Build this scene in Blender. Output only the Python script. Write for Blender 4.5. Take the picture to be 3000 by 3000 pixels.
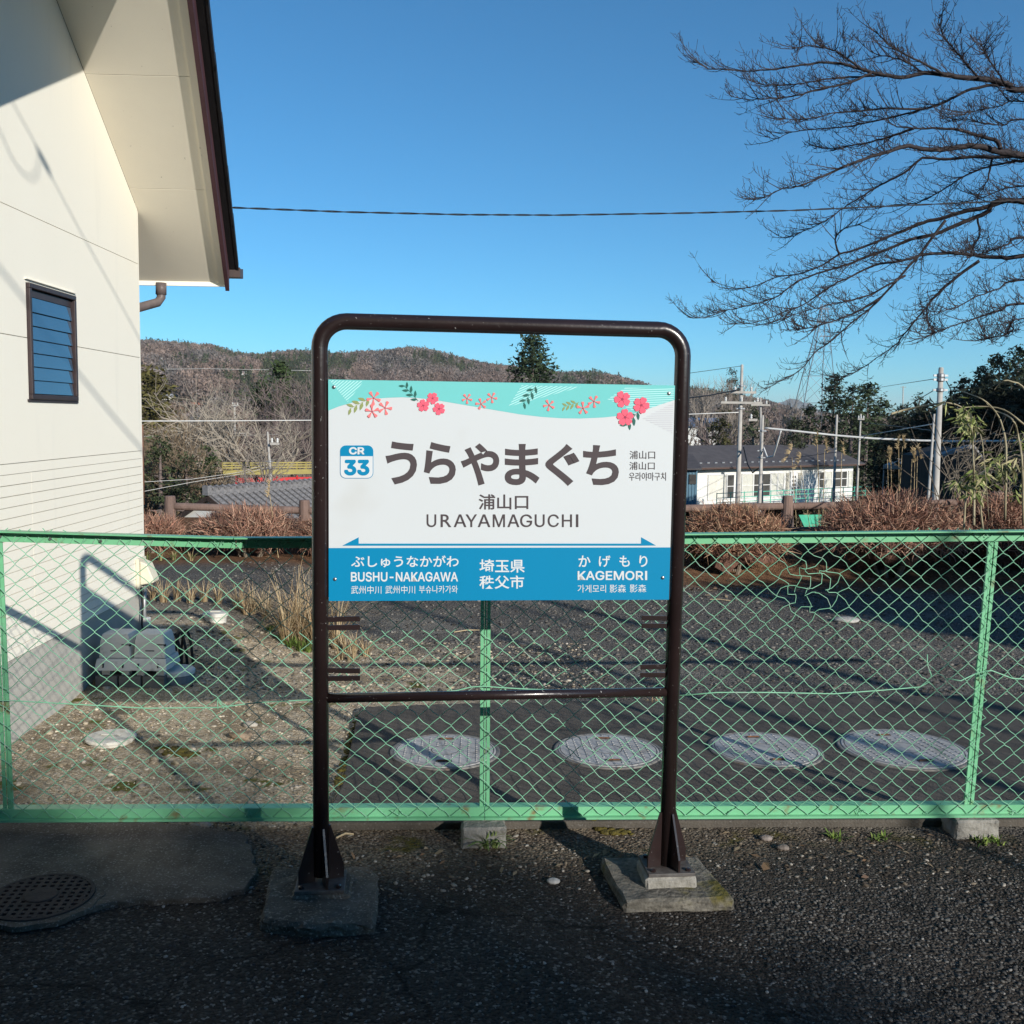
import bpy, bmesh, math, random
import numpy as np
from mathutils import Vector, Matrix

for o in list(bpy.data.objects):
    bpy.data.objects.remove(o, do_unlink=True)
SC = bpy.context.scene
COL = SC.collection
R = math.radians

# ------------------------------------------------------------------ camera
FPX = 3000.0; EYE = 1.55
PITCH = math.atan((1500 - 1223.4) / FPX); ROLL = 0.014
_r = np.array([1, 0, 0.]); _f = np.array([0, math.cos(PITCH), -math.sin(PITCH)]); _u = np.array([0, math.sin(PITCH), math.cos(PITCH)])
CAMP = np.array([0, 0, EYE])
camd = bpy.data.cameras.new('camera'); cam = bpy.data.objects.new('camera', camd); COL.objects.link(cam)
camd.sensor_fit = 'HORIZONTAL'; camd.sensor_width = 36.0; camd.lens = 36.0
camd.clip_start = 0.05; camd.clip_end = 30000
_R = math.cos(ROLL) * _r + math.sin(ROLL) * _u
_U = -math.sin(ROLL) * _r + math.cos(ROLL) * _u
cam.matrix_world = Matrix(((_R[0], _U[0], -_f[0], 0), (_R[1], _U[1], -_f[1], 0), (_R[2], _U[2], -_f[2], EYE), (0, 0, 0, 1)))
SC.camera = cam

# ------------------------------------------------------------------ sky, sun, exposure
SUN_D = Vector((-0.73, 1.0, -0.44)).normalized()          # the way the light travels
SUN_EL = math.asin(-SUN_D.z)
SUN_AZ = math.atan2(-SUN_D.x, -SUN_D.y)                   # clockwise from +Y
W = bpy.data.worlds.new('World'); SC.world = W; W.use_nodes = True
wn = W.node_tree.nodes; wl = W.node_tree.links
wn.clear()
wo = wn.new('ShaderNodeOutputWorld'); wb = wn.new('ShaderNodeBackground'); ws = wn.new('ShaderNodeTexSky')
ws.sky_type = 'NISHITA'; ws.sun_disc = False
ws.sun_elevation = SUN_EL; ws.sun_rotation = SUN_AZ
ws.altitude = 300; ws.air_density = 0.8; ws.dust_density = 0.0; ws.ozone_density = 7.0
wb.inputs['Strength'].default_value = 0.108
wt = wn.new('ShaderNodeMix'); wt.data_type = 'RGBA'; wt.blend_type = 'MULTIPLY'; wt.inputs['Factor'].default_value = 1.0
wt.inputs['B'].default_value = (0.74, 1.24, 1.12, 1)      # the camera's white balance for clear sky
wl.new(ws.outputs[0], wt.inputs['A']); wl.new(wt.outputs['Result'], wb.inputs['Color']); wl.new(wb.outputs[0], wo.inputs['Surface'])
sl = bpy.data.lights.new('sun', 'SUN'); sl.energy = 5.0; sl.angle = R(0.53); sl.color = (1.0, 0.94, 0.845)
so = bpy.data.objects.new('sun', sl); COL.objects.link(so)
so.rotation_euler = SUN_D.to_track_quat('-Z', 'Y').to_euler(); so.location = (20, -30, 30)
SC.view_settings.view_transform = 'Standard'; SC.view_settings.look = 'None'
SC.view_settings.exposure = 0.16; SC.view_settings.gamma = 1.0

# ------------------------------------------------------------------ pixel (3000 px photo) -> place
def ray(x, y):
    dx, dy = x - 1500, y - 1500
    a = dx * math.cos(ROLL) + dy * math.sin(ROLL); b = -dx * math.sin(ROLL) + dy * math.cos(ROLL)
    return _f * FPX + _r * a - _u * b
def G(x, y, z=0.0):
    d = ray(x, y); return CAMP + d * ((z - EYE) / d[2])
def D(x, y, dep):
    d = ray(x, y); return CAMP + d * (dep / d[1])
def PL(x, y, p, n):
    d = ray(x, y); n = np.array(n, float); p = np.array(p, float)
    return CAMP + d * (n @ (p - CAMP)) / (n @ d)

# ------------------------------------------------------------------ materials
def M(name, c1, c2=None, scale=8.0, rough=0.8, bump=0.0, bscale=None, metal=0.0, spec=0.3, coat=0.0,
      c3=None, s3=60.0, t3=(0.55, 0.7), detail=4.0, stretch=None, alpha_noise=False):
    m = bpy.data.materials.new(name); m.use_nodes = True
    n = m.node_tree.nodes; l = m.node_tree.links
    b = n['Principled BSDF']
    b.inputs['Roughness'].default_value = rough; b.inputs['Metallic'].default_value = metal
    b.inputs['Specular IOR Level'].default_value = spec; b.inputs['Coat Weight'].default_value = coat
    tc = n.new('ShaderNodeTexCoord'); vec = tc.outputs['Object']
    if stretch:
        mp = n.new('ShaderNodeMapping'); mp.inputs['Scale'].default_value = stretch
        l.new(vec, mp.inputs[0]); vec = mp.outputs[0]
    if c2 is None: c2 = tuple(v * 0.8 for v in c1)
    nz = n.new('ShaderNodeTexNoise'); nz.inputs['Scale'].default_value = scale; nz.inputs['Detail'].default_value = detail
    nz.inputs['Roughness'].default_value = 0.65
    l.new(vec, nz.inputs['Vector'])
    rp = n.new('ShaderNodeValToRGB'); rp.color_ramp.elements[0].position = 0.35; rp.color_ramp.elements[1].position = 0.68
    rp.color_ramp.elements[0].color = (*c2, 1); rp.color_ramp.elements[1].color = (*c1, 1)
    l.new(nz.outputs['Fac'], rp.inputs['Fac']); colr = rp.outputs['Color']
    if c3 is not None:
        n3 = n.new('ShaderNodeTexNoise'); n3.inputs['Scale'].default_value = s3; n3.inputs['Detail'].default_value = 3
        l.new(vec, n3.inputs['Vector'])
        r3 = n.new('ShaderNodeValToRGB'); r3.color_ramp.elements[0].position = t3[0]; r3.color_ramp.elements[1].position = t3[1]
        l.new(n3.outputs['Fac'], r3.inputs['Fac'])
        mx = n.new('ShaderNodeMix'); mx.data_type = 'RGBA'
        l.new(r3.outputs['Color'], mx.inputs['Factor']); l.new(colr, mx.inputs['A']); mx.inputs['B'].default_value = (*c3, 1)
        colr = mx.outputs['Result']
    l.new(colr, b.inputs['Base Color'])
    if bump:
        bn = n.new('ShaderNodeTexNoise'); bn.inputs['Scale'].default_value = bscale or scale * 6; bn.inputs['Detail'].default_value = 5
        l.new(vec, bn.inputs['Vector'])
        bp = n.new('ShaderNodeBump'); bp.inputs['Strength'].default_value = min(1.0, bump); bp.inputs['Distance'].default_value = 0.01
        l.new(bn.outputs['Fac'], bp.inputs['Height']); l.new(bp.outputs['Normal'], b.inputs['Normal'])
    return m

def MV(name, rough=0.85, trans=0.0, mul=1.0):
    """colour taken per piece from the mesh attribute 'tint' (species / stone colour of each piece)"""
    m = bpy.data.materials.new(name); m.use_nodes = True
    n = m.node_tree.nodes; l = m.node_tree.links; b = n['Principled BSDF']
    a = n.new('ShaderNodeAttribute'); a.attribute_name = 'tint'
    tc = n.new('ShaderNodeTexCoord'); nz = n.new('ShaderNodeTexNoise'); nz.inputs['Scale'].default_value = 30
    l.new(tc.outputs['Object'], nz.inputs['Vector'])
    mr = n.new('ShaderNodeMapRange'); mr.inputs['To Min'].default_value = 0.72; mr.inputs['To Max'].default_value = 1.28
    l.new(nz.outputs['Fac'], mr.inputs['Value'])
    mx = n.new('ShaderNodeMix'); mx.data_type = 'RGBA'; mx.blend_type = 'MULTIPLY'; mx.inputs['Factor'].default_value = 1
    l.new(a.outputs['Color'], mx.inputs['A']); l.new(mr.outputs[0], mx.inputs['B'])
    l.new(mx.outputs['Result'], b.inputs['Base Color'])
    b.inputs['Roughness'].default_value = rough; b.inputs['Specular IOR Level'].default_value = 0.2
    return m

# ------------------------------------------------------------------ mesh builder
class MB:
    def __init__(s): s.v = []; s.f = []; s.t = []; s.smooth = False
    def add(s, vs, fs, tint=None):
        k = len(s.v); s.v.extend([tuple(map(float, p)) for p in vs]); s.f.extend([tuple(i + k for i in f) for f in fs])
        if tint is not None: s.t.extend([tint] * len(fs))
        return s
    def box(s, c, size, rz=0.0, axes=None, tint=None):
        c = np.array(c, float); hx, hy, hz = (v / 2 for v in size)
        if axes is None:
            ax = np.array([math.cos(rz), math.sin(rz), 0]); ay = np.array([-math.sin(rz), math.cos(rz), 0]); az = np.array([0, 0, 1.])
        else: ax, ay, az = (np.array(a, float) for a in axes)
        P = [c + ax * (i * hx) + ay * (j * hy) + az * (k * hz) for k in (-1, 1) for j in (-1, 1) for i in (-1, 1)]
        return s.add(P, [(0, 2, 3, 1), (4, 5, 7, 6), (0, 1, 5, 4), (2, 6, 7, 3), (0, 4, 6, 2), (1, 3, 7, 5)], tint)
    def bar(s, a, b, w, h, up=(0, 0, 1), tint=None):
        a = np.array(a, float); b = np.array(b, float); d = b - a; L = np.linalg.norm(d); d /= L
        side = np.cross(d, np.array(up, float)); side /= np.linalg.norm(side); u2 = np.cross(side, d)
        return s.box((a + b) / 2, (L, w, h), axes=(d, side, u2), tint=tint)
    def tube(s, pts, rad, n=8, caps=True, tint=None):
        P = np.array(pts, float); k = len(P)
        rad = [rad] * k if np.isscalar(rad) else rad
        T = np.empty_like(P); T[1:-1] = P[2:] - P[:-2]; T[0] = P[1] - P[0]; T[-1] = P[-1] - P[-2]
        T /= np.maximum(np.linalg.norm(T, axis=1, keepdims=True), 1e-9)
        ref = np.array([0.31, 0.17, 0.93]) if abs(T[0] @ np.array([0.31, 0.17, 0.93])) < 0.9 else np.array([0.9, -0.3, 0.1])
        A = np.cross(T, ref); A /= np.maximum(np.linalg.norm(A, axis=1, keepdims=True), 1e-9); B = np.cross(T, A)
        vs = []; fs = []
        for i in range(k):
            for j in range(n):
                th = 2 * math.pi * j / n
                vs.append(P[i] + (A[i] * math.cos(th) + B[i] * math.sin(th)) * rad[i])
        for i in range(k - 1):
            for j in range(n):
                j2 = (j + 1) % n
                fs.append((i * n + j, i * n + j2, (i + 1) * n + j2, (i + 1) * n + j))
        if caps and n > 2:
            fs.append(tuple(range(n - 1, -1, -1))); fs.append(tuple((k - 1) * n + j for j in range(n)))
        return s.add(vs, fs, tint)
    def lathe(s, c, prof, n=24, axis=(0, 0, 1), tint=None):
        c = np.array(c, float); az = np.array(axis, float); az /= np.linalg.norm(az)
        ax = np.cross(az, (0.2, 0.9, 0.37)); ax /= np.linalg.norm(ax); ay = np.cross(az, ax)
        vs = []; fs = []
        for r, z in prof:
            for j in range(n):
                th = 2 * math.pi * j / n; vs.append(c + az * z + (ax * math.cos(th) + ay * math.sin(th)) * r)
        for i in range(len(prof) - 1):
            for j in range(n):
                j2 = (j + 1) % n; fs.append((i * n + j, i * n + j2, (i + 1) * n + j2, (i + 1) * n + j))
        fs.append(tuple(range(n - 1, -1, -1))); fs.append(tuple((len(prof) - 1) * n + j for j in range(n)))
        return s.add(vs, fs, tint)
    def prism(s, poly, d, tint=None):
        """closed polygon of 3-D points pushed along the vector d"""
        P = [np.array(p, float) for p in poly]; d = np.array(d, float); n = len(P)
        vs = P + [p + d for p in P]
        fs = [tuple(range(n - 1, -1, -1)), tuple(range(n, 2 * n))] + [(i, (i + 1) % n, n + (i + 1) % n, n + i) for i in range(n)]
        return s.add(vs, fs, tint)

def link(o): COL.objects.link(o); return o
def tag(o, label=None, cat=None, group=None, kind=None):
    if label: o['label'] = label
    if cat: o['category'] = cat
    if group: o['group'] = group
    if kind: o['kind'] = kind
    return o
BASE = {}
def thing(name, base, label, cat, group=None):
    o = bpy.data.objects.new(name, None); link(o); o.location = [float(v) for v in base]; o.empty_display_size = 0.1
    BASE[o] = np.array(base, float)
    return tag(o, label, cat, group)
def obj(name, mb, mat, parent=None, base=None, smooth=None, bevel=0.0, fixn=True):
    b = BASE[parent] if parent is not None else (np.zeros(3) if base is None else np.array(base, float))
    me = bpy.data.meshes.new(name)
    V = (np.array(mb.v) - b)
    me.from_pydata(V.tolist(), [], mb.f); me.update()
    if mb.t and len(mb.t) == len(mb.f):
        at = me.attributes.new('tint', 'FLOAT_COLOR', 'FACE')
        at.data.foreach_set('color', np.array([(*t[:3], 1.0) for t in mb.t], np.float32).ravel())
    if fixn and len(mb.f) < 4000:
        bm = bmesh.new(); bm.from_mesh(me); bmesh.ops.recalc_face_normals(bm, faces=bm.faces); bm.to_mesh(me); bm.free()
    if smooth is None: smooth = mb.smooth
    if smooth: me.polygons.foreach_set('use_smooth', [True] * len(me.polygons))
    me.materials.append(mat)
    o = bpy.data.objects.new(name, me); link(o)
    if parent is not None:
        o.parent = parent; BASE[o] = b
    else:
        o.location = [float(v) for v in b]; BASE[o] = b
    if bevel:
        md = o.modifiers.new('Bevel', 'BEVEL'); md.width = bevel; md.segments = 2; md.limit_method = 'ANGLE'
    return o
def copy_tree(o, parent=None):
    c = o.copy(); link(c)
    if parent is not None: c.parent = parent
    for ch in o.children: copy_tree(ch, c)
    return c
def raw_mesh(name, V, Fc, mat, tint=None, smooth=False):
    """one large mesh from numpy arrays (all faces with the same corner count)"""
    me = bpy.data.meshes.new(name); nf, k = Fc.shape
    me.vertices.add(len(V)); me.vertices.foreach_set('co', np.ascontiguousarray(V, np.float32).ravel())
    me.loops.add(nf * k); me.loops.foreach_set('vertex_index', np.ascontiguousarray(Fc, np.int32).ravel())
    me.polygons.add(nf); me.polygons.foreach_set('loop_start', np.arange(0, nf * k, k, dtype=np.int32))
    if smooth: me.polygons.foreach_set('use_smooth', np.ones(nf, bool))
    me.update(calc_edges=True)
    if tint is not None:
        at = me.attributes.new('tint', 'FLOAT_COLOR', 'FACE')
        c = np.ones((nf, 4), np.float32); c[:, :3] = tint; at.data.foreach_set('color', c.ravel())
    me.materials.append(mat)
    return me
def raw_obj(name, V, Fc, mat, tint=None, parent=None, base=None, smooth=False):
    b = BASE[parent] if parent is not None else (np.zeros(3) if base is None else np.array(base, float))
    o = bpy.data.objects.new(name, raw_mesh(name, V - b, Fc, mat, tint, smooth)); link(o)
    if parent is not None: o.parent = parent
    else: o.location = [float(v) for v in b]
    BASE[o] = b
    return o
def sm(a, b, x):
    t = np.clip((np.asarray(x, float) - a) / (b - a), 0, 1); return t * t * (3 - 2 * t)
def vnoise(x, y, seed=0):
    """smooth value noise, vectorised"""
    x = np.asarray(x, float); y = np.asarray(y, float)
    xi = np.floor(x).astype(np.int64); yi = np.floor(y).astype(np.int64); xf = x - xi; yf = y - yi
    def h(i, j):
        n = (i * 374761393 + j * 668265263 + seed * 1442695041) & 0x7fffffff
        n = ((n ^ (n >> 13)) * 1274126177) & 0x7fffffff
        return ((n ^ (n >> 16)) & 0xffff) / 65535.0
    u = xf * xf * (3 - 2 * xf); v = yf * yf * (3 - 2 * yf)
    return (h(xi, yi) * (1 - u) + h(xi + 1, yi) * u) * (1 - v) + (h(xi, yi + 1) * (1 - u) + h(xi + 1, yi + 1) * u) * v
def fbm(x, y, seed=0, oct=4):
    s = 0; a = 0.5
    for k in range(oct): s = s + a * vnoise(x * 2 ** k, y * 2 ** k, seed + k); a *= 0.5
    return s

# ================================================================== TERRAIN
SKY = np.array([(-900, 1075), (0, 1010), (411, 994), (512, 997), (621, 1006), (683, 1025), (776, 1033), (870, 1025), (963, 1037), (1087, 1025),
    (1196, 1022), (1289, 1033), (1398, 1056), (1491, 1072), (1630, 1092), (1755, 1106), (1863, 1126), (1957, 1149), (2020, 1143), (2096, 1152),
    (2246, 1175), (2290, 1188), (2348, 1203), (2500, 1222), (3400, 1215)], float)
_th = []; _el = []
for x, y in SKY:
    d = ray(x, y); _th.append(math.atan2(d[0], d[1])); _el.append(d[2] / math.hypot(d[0], d[1]))
_th = np.array(_th); _el = np.array(_el)
RIDGE = 1300.0
def TH(x, y):
    """height of the ground"""
    x = np.asarray(x, float); y = np.asarray(y, float)
    r = np.hypot(x, y); th = np.arctan2(x, y)
    z = 0.03 * (fbm(x * 0.35, y * 0.35, 3) - 0.47) * sm(4.0, 7.0, y)
    z = z + 0.17 * sm(5.3, 6.8, y) * sm(-1.2, -2.2, x) * sm(13, 9, y)
    z = z + 0.34 * sm(10.3, 11.0, y) * sm(12.6, 11.4, y)
    front = sm(11.2, 22.0, y)
    z = z - 5.2 * front - 3.2 * sm(22, 75, y) + 0.5 * front * (fbm(x * 0.08, y * 0.08, 5) - 0.47)
    zr = EYE + RIDGE * np.interp(th, _th, _el) - 14.0 + 6.0 * sm(-0.02, 0.08, th) + 8.4
    hill = np.clip(zr, 8, None) * sm(170, RIDGE, r) * (1 - 0.55 * sm(RIDGE, 2400, r))
    hill = hill * (1 + 0.16 * (fbm(th * 22, r * 0.004, 9) - 0.47) * sm(200, 500, r) * sm(RIDGE, 900, r) * 2)
    return z + np.where(y > 0, hill, 0.0)
rad = np.concatenate([[0.0], np.geomspace(0.6, 14, 70), np.geomspace(14.6, 2600, 70), [4000, 7000, 11000]])
NA = 300
ang = np.concatenate([np.linspace(-0.62, 0.62, NA - 80, endpoint=False), np.linspace(0.62, 2 * math.pi - 0.62, 80, endpoint=False)])
rr, aa = np.meshgrid(rad[1:], ang, indexing='ij')
X = rr * np.sin(aa); Y = rr * np.cos(aa); Z = TH(X, Y)
V = np.concatenate([[[0, 0, 0.0]], np.stack([X, Y, Z], -1).reshape(-1, 3)])
nr = len(rad) - 1
I, J = np.meshgrid(np.arange(nr - 1), np.arange(NA), indexing='ij'); J2 = (J + 1) % NA
Fq = np.stack([1 + I * NA + J, 1 + I * NA + J2, 1 + (I + 1) * NA + J2, 1 + (I + 1) * NA + J], -1).reshape(-1, 4)
Fc = np.array([[0, 1 + (j + 1) % NA, 1 + j, 1 + j] for j in range(NA)])[:, [0, 2, 1, 1]]

def ground_material():
    m = bpy.data.materials.new('ground'); m.use_nodes = True
    n = m.node_tree.nodes; l = m.node_tree.links; b = n['Principled BSDF']
    b.inputs['Roughness'].default_value = 0.92; b.inputs['Specular IOR Level'].default_value = 0.15
    geo = n.new('ShaderNodeNewGeometry'); sp = n.new('ShaderNodeSeparateXYZ'); l.new(geo.outputs['Position'], sp.inputs[0])
    P = geo.outputs['Position']
    def noise(s, d=4, r=0.6):
        q = n.new('ShaderNodeTexNoise'); q.inputs['Scale'].default_value = s; q.inputs['Detail'].default_value = d; q.inputs['Roughness'].default_value = r
        l.new(P, q.inputs['Vector']); return q.outputs['Fac']
    def math_(op, a, b2=None, c=None):
        q = n.new('ShaderNodeMath'); q.operation = op
        for i, v in enumerate((a, b2, c)):
            if v is None: continue
            if isinstance(v, (int, float)): q.inputs[i].default_value = v
            else: l.new(v, q.inputs[i])
        return q.outputs[0]
    def step(v, lo, hi, wob=None, amt=0.0):
        if wob is not None: v = math_('ADD', v, math_('MULTIPLY', math_('SUBTRACT', wob, 0.5), amt))
        q = n.new('ShaderNodeMapRange'); q.interpolation_type = 'SMOOTHSTEP'
        q.inputs['From Min'].default_value = lo; q.inputs['From Max'].default_value = hi
        l.new(v, q.inputs['Value']); return q.outputs[0]
    def mix(f, a, c):
        q = n.new('ShaderNodeMix'); q.data_type = 'RGBA'; l.new(f, q.inputs['Factor']) if not isinstance(f, float) else None
        for k, v in (('A', a), ('B', c)):
            if isinstance(v, tuple): q.inputs[k].default_value = (*v, 1)
            else: l.new(v, q.inputs[k])
        return q.outputs['Result']
    def ramp(f, *st):
        q = n.new('ShaderNodeValToRGB'); e = q.color_ramp.elements
        while len(e) < len(st): e.new(0.5)
        for k, (p, c) in enumerate(st): e[k].position = p; e[k].color = (*c, 1)
        l.new(f, q.inputs['Fac']); return q.outputs['Color']
    def stones(s):
        q = n.new('ShaderNodeTexVoronoi'); q.inputs['Scale'].default_value = s; l.new(P, q.inputs['Vector']); return q
    wob = noise(1.3, 3); wob2 = noise(6, 3)
    vf = stones(120); vc = stones(75)
    grey = n.new('ShaderNodeSeparateColor'); l.new(vf.outputs['Color'], grey.inputs[0])
    grey2 = n.new('ShaderNodeSeparateColor'); l.new(vc.outputs['Color'], grey2.inputs[0])
    asphalt = ramp(grey.outputs[0], (0.0, (0.024, 0.0195, 0.016)), (0.55, (0.044, 0.0365, 0.030)), (0.90, (0.068, 0.058, 0.048)), (0.985, (0.22, 0.21, 0.195)))
    asphalt = mix(step(wob, 0.42, 0.62), asphalt, ramp(grey.outputs[0], (0, (0.031, 0.026, 0.022)), (0.8, (0.060, 0.053, 0.046)), (1, (0.17, 0.155, 0.135))))
    tan = ramp(grey2.outputs[0], (0.0, (0.30, 0.24, 0.165)), (0.5, (0.44, 0.365, 0.26)), (1.0, (0.58, 0.50, 0.385)))
    tan = mix(step(noise(2.6), 0.50, 0.62), tan, (0.28, 0.225, 0.155))
    tan = mix(step(noise(4.2, 3), 0.60, 0.68), tan, (0.12, 0.115, 0.03))
    dark = ramp(grey.outputs[1], (0.0, (0.062, 0.057, 0.051)), (0.5, (0.115, 0.106, 0.095)), (0.92, (0.18, 0.168, 0.15)), (1.0, (0.32, 0.30, 0.27)))
    dark = mix(step(noise(0.9), 0.5, 0.66), dark, ramp(grey.outputs[1], (0, (0.105, 0.097, 0.083)), (1, (0.28, 0.26, 0.225))))
    soil = ramp(grey.outputs[2], (0.0, (0.065, 0.049, 0.035)), (0.6, (0.125, 0.097, 0.069)), (1.0, (0.25, 0.21, 0.16)))
    soil = mix(step(noise(3.4, 3), 0.58, 0.68), soil, (0.085, 0.075, 0.018))
    litter = ramp(noise(26, 4), (0.3, (0.09, 0.05, 0.03)), (0.55, (0.21, 0.115, 0.065)), (0.75, (0.30, 0.19, 0.11)))
    field = ramp(noise(0.6, 6), (0.3, (0.075, 0.055, 0.035)), (0.55, (0.14, 0.11, 0.065)), (0.75, (0.10, 0.10, 0.045)))
    x = sp.outputs[0]; y = sp.outputs[1]
    c = mix(step(math_('MULTIPLY_ADD', x, 0.16, math_('MULTIPLY', y, -1.0)), -3.62, -3.30, wob2, 0.28), soil, asphalt)      # platform | soil strip
    behind = mix(step(math_('MULTIPLY_ADD', y, 0.28, x), 1.05, 1.75, wob, 1.3), tan, dark)
    behind = mix(step(y, 6.5, 7.4, wob, 1.2), behind, dark)
    c = mix(step(y, 3.70, 3.86, wob2, 0.2), c, behind)
    c = mix(step(y, 9.1, 9.7, wob, 1.0), c, litter)
    c = mix(step(y, 11.5, 15.0), c, field)
    crk = n.new('ShaderNodeTexVoronoi'); crk.feature = 'DISTANCE_TO_EDGE'; crk.inputs['Scale'].default_value = 0.9
    wv = n.new('ShaderNodeVectorMath'); wv.operation = 'MULTIPLY_ADD'; nzv = n.new('ShaderNodeTexNoise'); nzv.inputs['Scale'].default_value = 5; l.new(P, nzv.inputs['Vector']); l.new(nzv.outputs['Color'], wv.inputs[0]); wv.inputs[1].default_value = (.35, .35, 0); l.new(P, wv.inputs[2]); l.new(wv.outputs[0], crk.inputs['Vector'])
    crack = math_('MULTIPLY', step(crk.outputs['Distance'], 0.012, 0.002), step(y, 3.3, 3.1))
    c = mix(math_('MULTIPLY', crack, 0.7), c, (0.010, 0.009, 0.008))
    l.new(c, b.inputs['Base Color'])
    h1 = math_('MULTIPLY', vf.outputs['Distance'], 0.6); h2 = math_('MULTIPLY', vc.outputs['Distance'], 0.9)
    hh = math_('ADD', math_('ADD', math_('MULTIPLY', h1, -1), math_('MULTIPLY', h2, -0.8)), math_('MULTIPLY', noise(14, 5), 1.6))
    bp = n.new('ShaderNodeBump'); bp.inputs['Strength'].default_value = 0.75; bp.inputs['Distance'].default_value = 0.016
    l.new(hh, bp.inputs['Height']); l.new(bp.outputs['Normal'], b.inputs['Normal'])
    return m
MG = ground_material()
gm = bpy.data.meshes.new('ground')
gm.from_pydata(V.tolist(), [], [tuple(f) for f in Fq.tolist()] + [(0, 1 + j, 1 + (j + 1) % NA) for j in range(NA)])
gm.update(); gm.polygons.foreach_set('use_smooth', [True] * len(gm.polygons)); gm.materials.append(MG)
bm = bmesh.new(); bm.from_mesh(gm); bmesh.ops.recalc_face_normals(bm, faces=bm.faces)
if sum(f.normal.z for f in bm.faces) < 0: bmesh.ops.reverse_faces(bm, faces=bm.faces)
bm.to_mesh(gm); bm.free()
go = link(bpy.data.objects.new('ground', gm)); tag(go, kind='structure')

# ---- the far blue mountain, its own terrain
mb = MB(); mb.smooth = True
prof = [(2150, 1238), (2200, 1214), (2240, 1196), (2264, 1183), (2290, 1174), (2312, 1170), (2338, 1171), (2352, 1178), (2372, 1184), (2395, 1198), (2440, 1212), (2520, 1238)]
vs = []; n = len(prof)
for k, (dd, fr) in enumerate(((7600, 0.0), (7900, 0.55), (8300, 1.0), (9000, 0.4), (9600, 0.0))):
    for i, (x, y) in enumerate(prof):
        q = D(x, y, 8300); lo = -30.0
        p = D(x, 1240, dd); vs.append((p[0], dd, lo + (q[2] - lo) * fr * (1 + 0.05 * math.sin(i * 2.3 + k))))
mb.add(vs, [(k * n + i, k * n + i + 1, (k + 1) * n + i + 1, (k + 1) * n + i) for k in range(4) for i in range(n - 1)])
tag(obj('far_mountain', mb, M('mountain_wood', (0.07, 0.075, 0.06), (0.045, 0.05, 0.045), scale=0.01, rough=1.0)), kind='structure')

def hit(x, y, d0=150.0):
    """where the view ray through a pixel meets the rising ground"""
    d = d0
    while d < 1400:
        p = D(x, y, d)
        if TH(p[0], p[1]) >= p[2]: return p
        d += 4
    return D(x, y, 900)
FAR_HOUSES = [(577, 1200), (718, 1100), (700, 1076), (492, 1170)]
FAR_P = [hit(*q) for q in FAR_HOUSES]
# ---- woods on the hills: small crowns of many faces (nobody could count them)
rng = np.random.default_rng(5)
def crown_cloud(P, H, Wd, col, ntri, cone, seed, size=0.28):
    """P (n,3) feet, H heights, Wd radii, col (n,3), cone (n,) 1 = pointed"""
    g = np.random.default_rng(seed); n = len(P)
    u = g.random((n, ntri)); th = g.random((n, ntri)) * 2 * math.pi
    t = u ** 0.7
    zz = 0.22 + 0.78 * t
    rc = (1 - t) ** 0.85                                    # pointed
    rd = np.sqrt(np.clip(1 - (2 * t - 0.9) ** 2 / 1.25, 0.02, 1))   # round
    rr_ = np.where(cone[:, None] > 0.5, rc, rd) * (0.55 + 0.5 * g.random((n, ntri)))
    C = np.empty((n, ntri, 3))
    C[..., 0] = P[:, None, 0] + rr_ * np.cos(th) * Wd[:, None]; C[..., 1] = P[:, None, 1] + rr_ * np.sin(th) * Wd[:, None]
    C[..., 2] = P[:, None, 2] + zz * H[:, None]
    s = (Wd[:, None, None, None] * size)
    off = g.normal(size=(n, ntri, 3, 3)) * s
    off[..., 2] *= 1.2
    V = (C[:, :, None, :] + off).reshape(-1, 3)
    F = np.arange(len(V)).reshape(-1, 3)
    tint = np.repeat(col, ntri, 0) * (0.75 + 0.5 * g.random((n * ntri, 1)))
    return V, F, tint
n = 15000
th = rng.uniform(-0.50, 0.47, n); r = np.sqrt(rng.uniform(230 ** 2, 1330 ** 2, n)); r[:3500] = rng.uniform(1180, 1310, 3500)
for q in FAR_P:
    tq_, rq_ = math.atan2(q[0], q[1]), math.hypot(q[0], q[1]); bad = (np.abs(th - tq_) < 7.5 / rq_) & (r > rq_ - 75) & (r < rq_ + 8); r = np.where(bad, r + 120, r)
x = r * np.sin(th); y = r * np.cos(th); z = TH(x, y)
pat = fbm(th * 14 + 3, r * 0.0045, 21); pat2 = fbm(th * 30, r * 0.012, 31)
ever = (pat * 0.75 + pat2 * 0.35 > np.where(r > 1080, 0.74, np.where(th < -0.15, 0.555, 0.66))) & (th < 0.2)
ever |= rng.random(n) < 0.02
brown = np.array([0.165, 0.135, 0.122]); grey = np.array([0.145, 0.130, 0.122]); red = np.array([0.190, 0.142, 0.120]); green = np.array([0.046, 0.064, 0.036]); gr2 = np.array([0.072, 0.082, 0.044])
mixv = vnoise(th * 40, r * 0.01, 77)[:, None]
dec = np.where(mixv > 0.62, red, np.where(mixv > 0.33, brown, grey))
gre = np.where(rng.random((n, 1)) > 0.6, gr2, green)
col = np.where(ever[:, None], gre, dec) * rng.uniform(0.60, 1.35, (n, 1)) * (0.8 + 0.45 * vnoise(th * 90, r * 0.03, 5))[:, None]
Hh = np.where(ever, rng.uniform(8, 13, n), rng.uniform(6, 9.5, n)); Ww = np.where(ever, rng.uniform(2.2, 3.4, n), rng.uniform(3.2, 5.0, n))
Vw, Fw, Tw = crown_cloud(np.stack([x, y, z - 1], -1), Hh, Ww, col, 52, (ever & (rng.random(n) < 0.8)).astype(float), 8, 0.15)
MW = MV('wood_crowns', 1.0)
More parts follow.
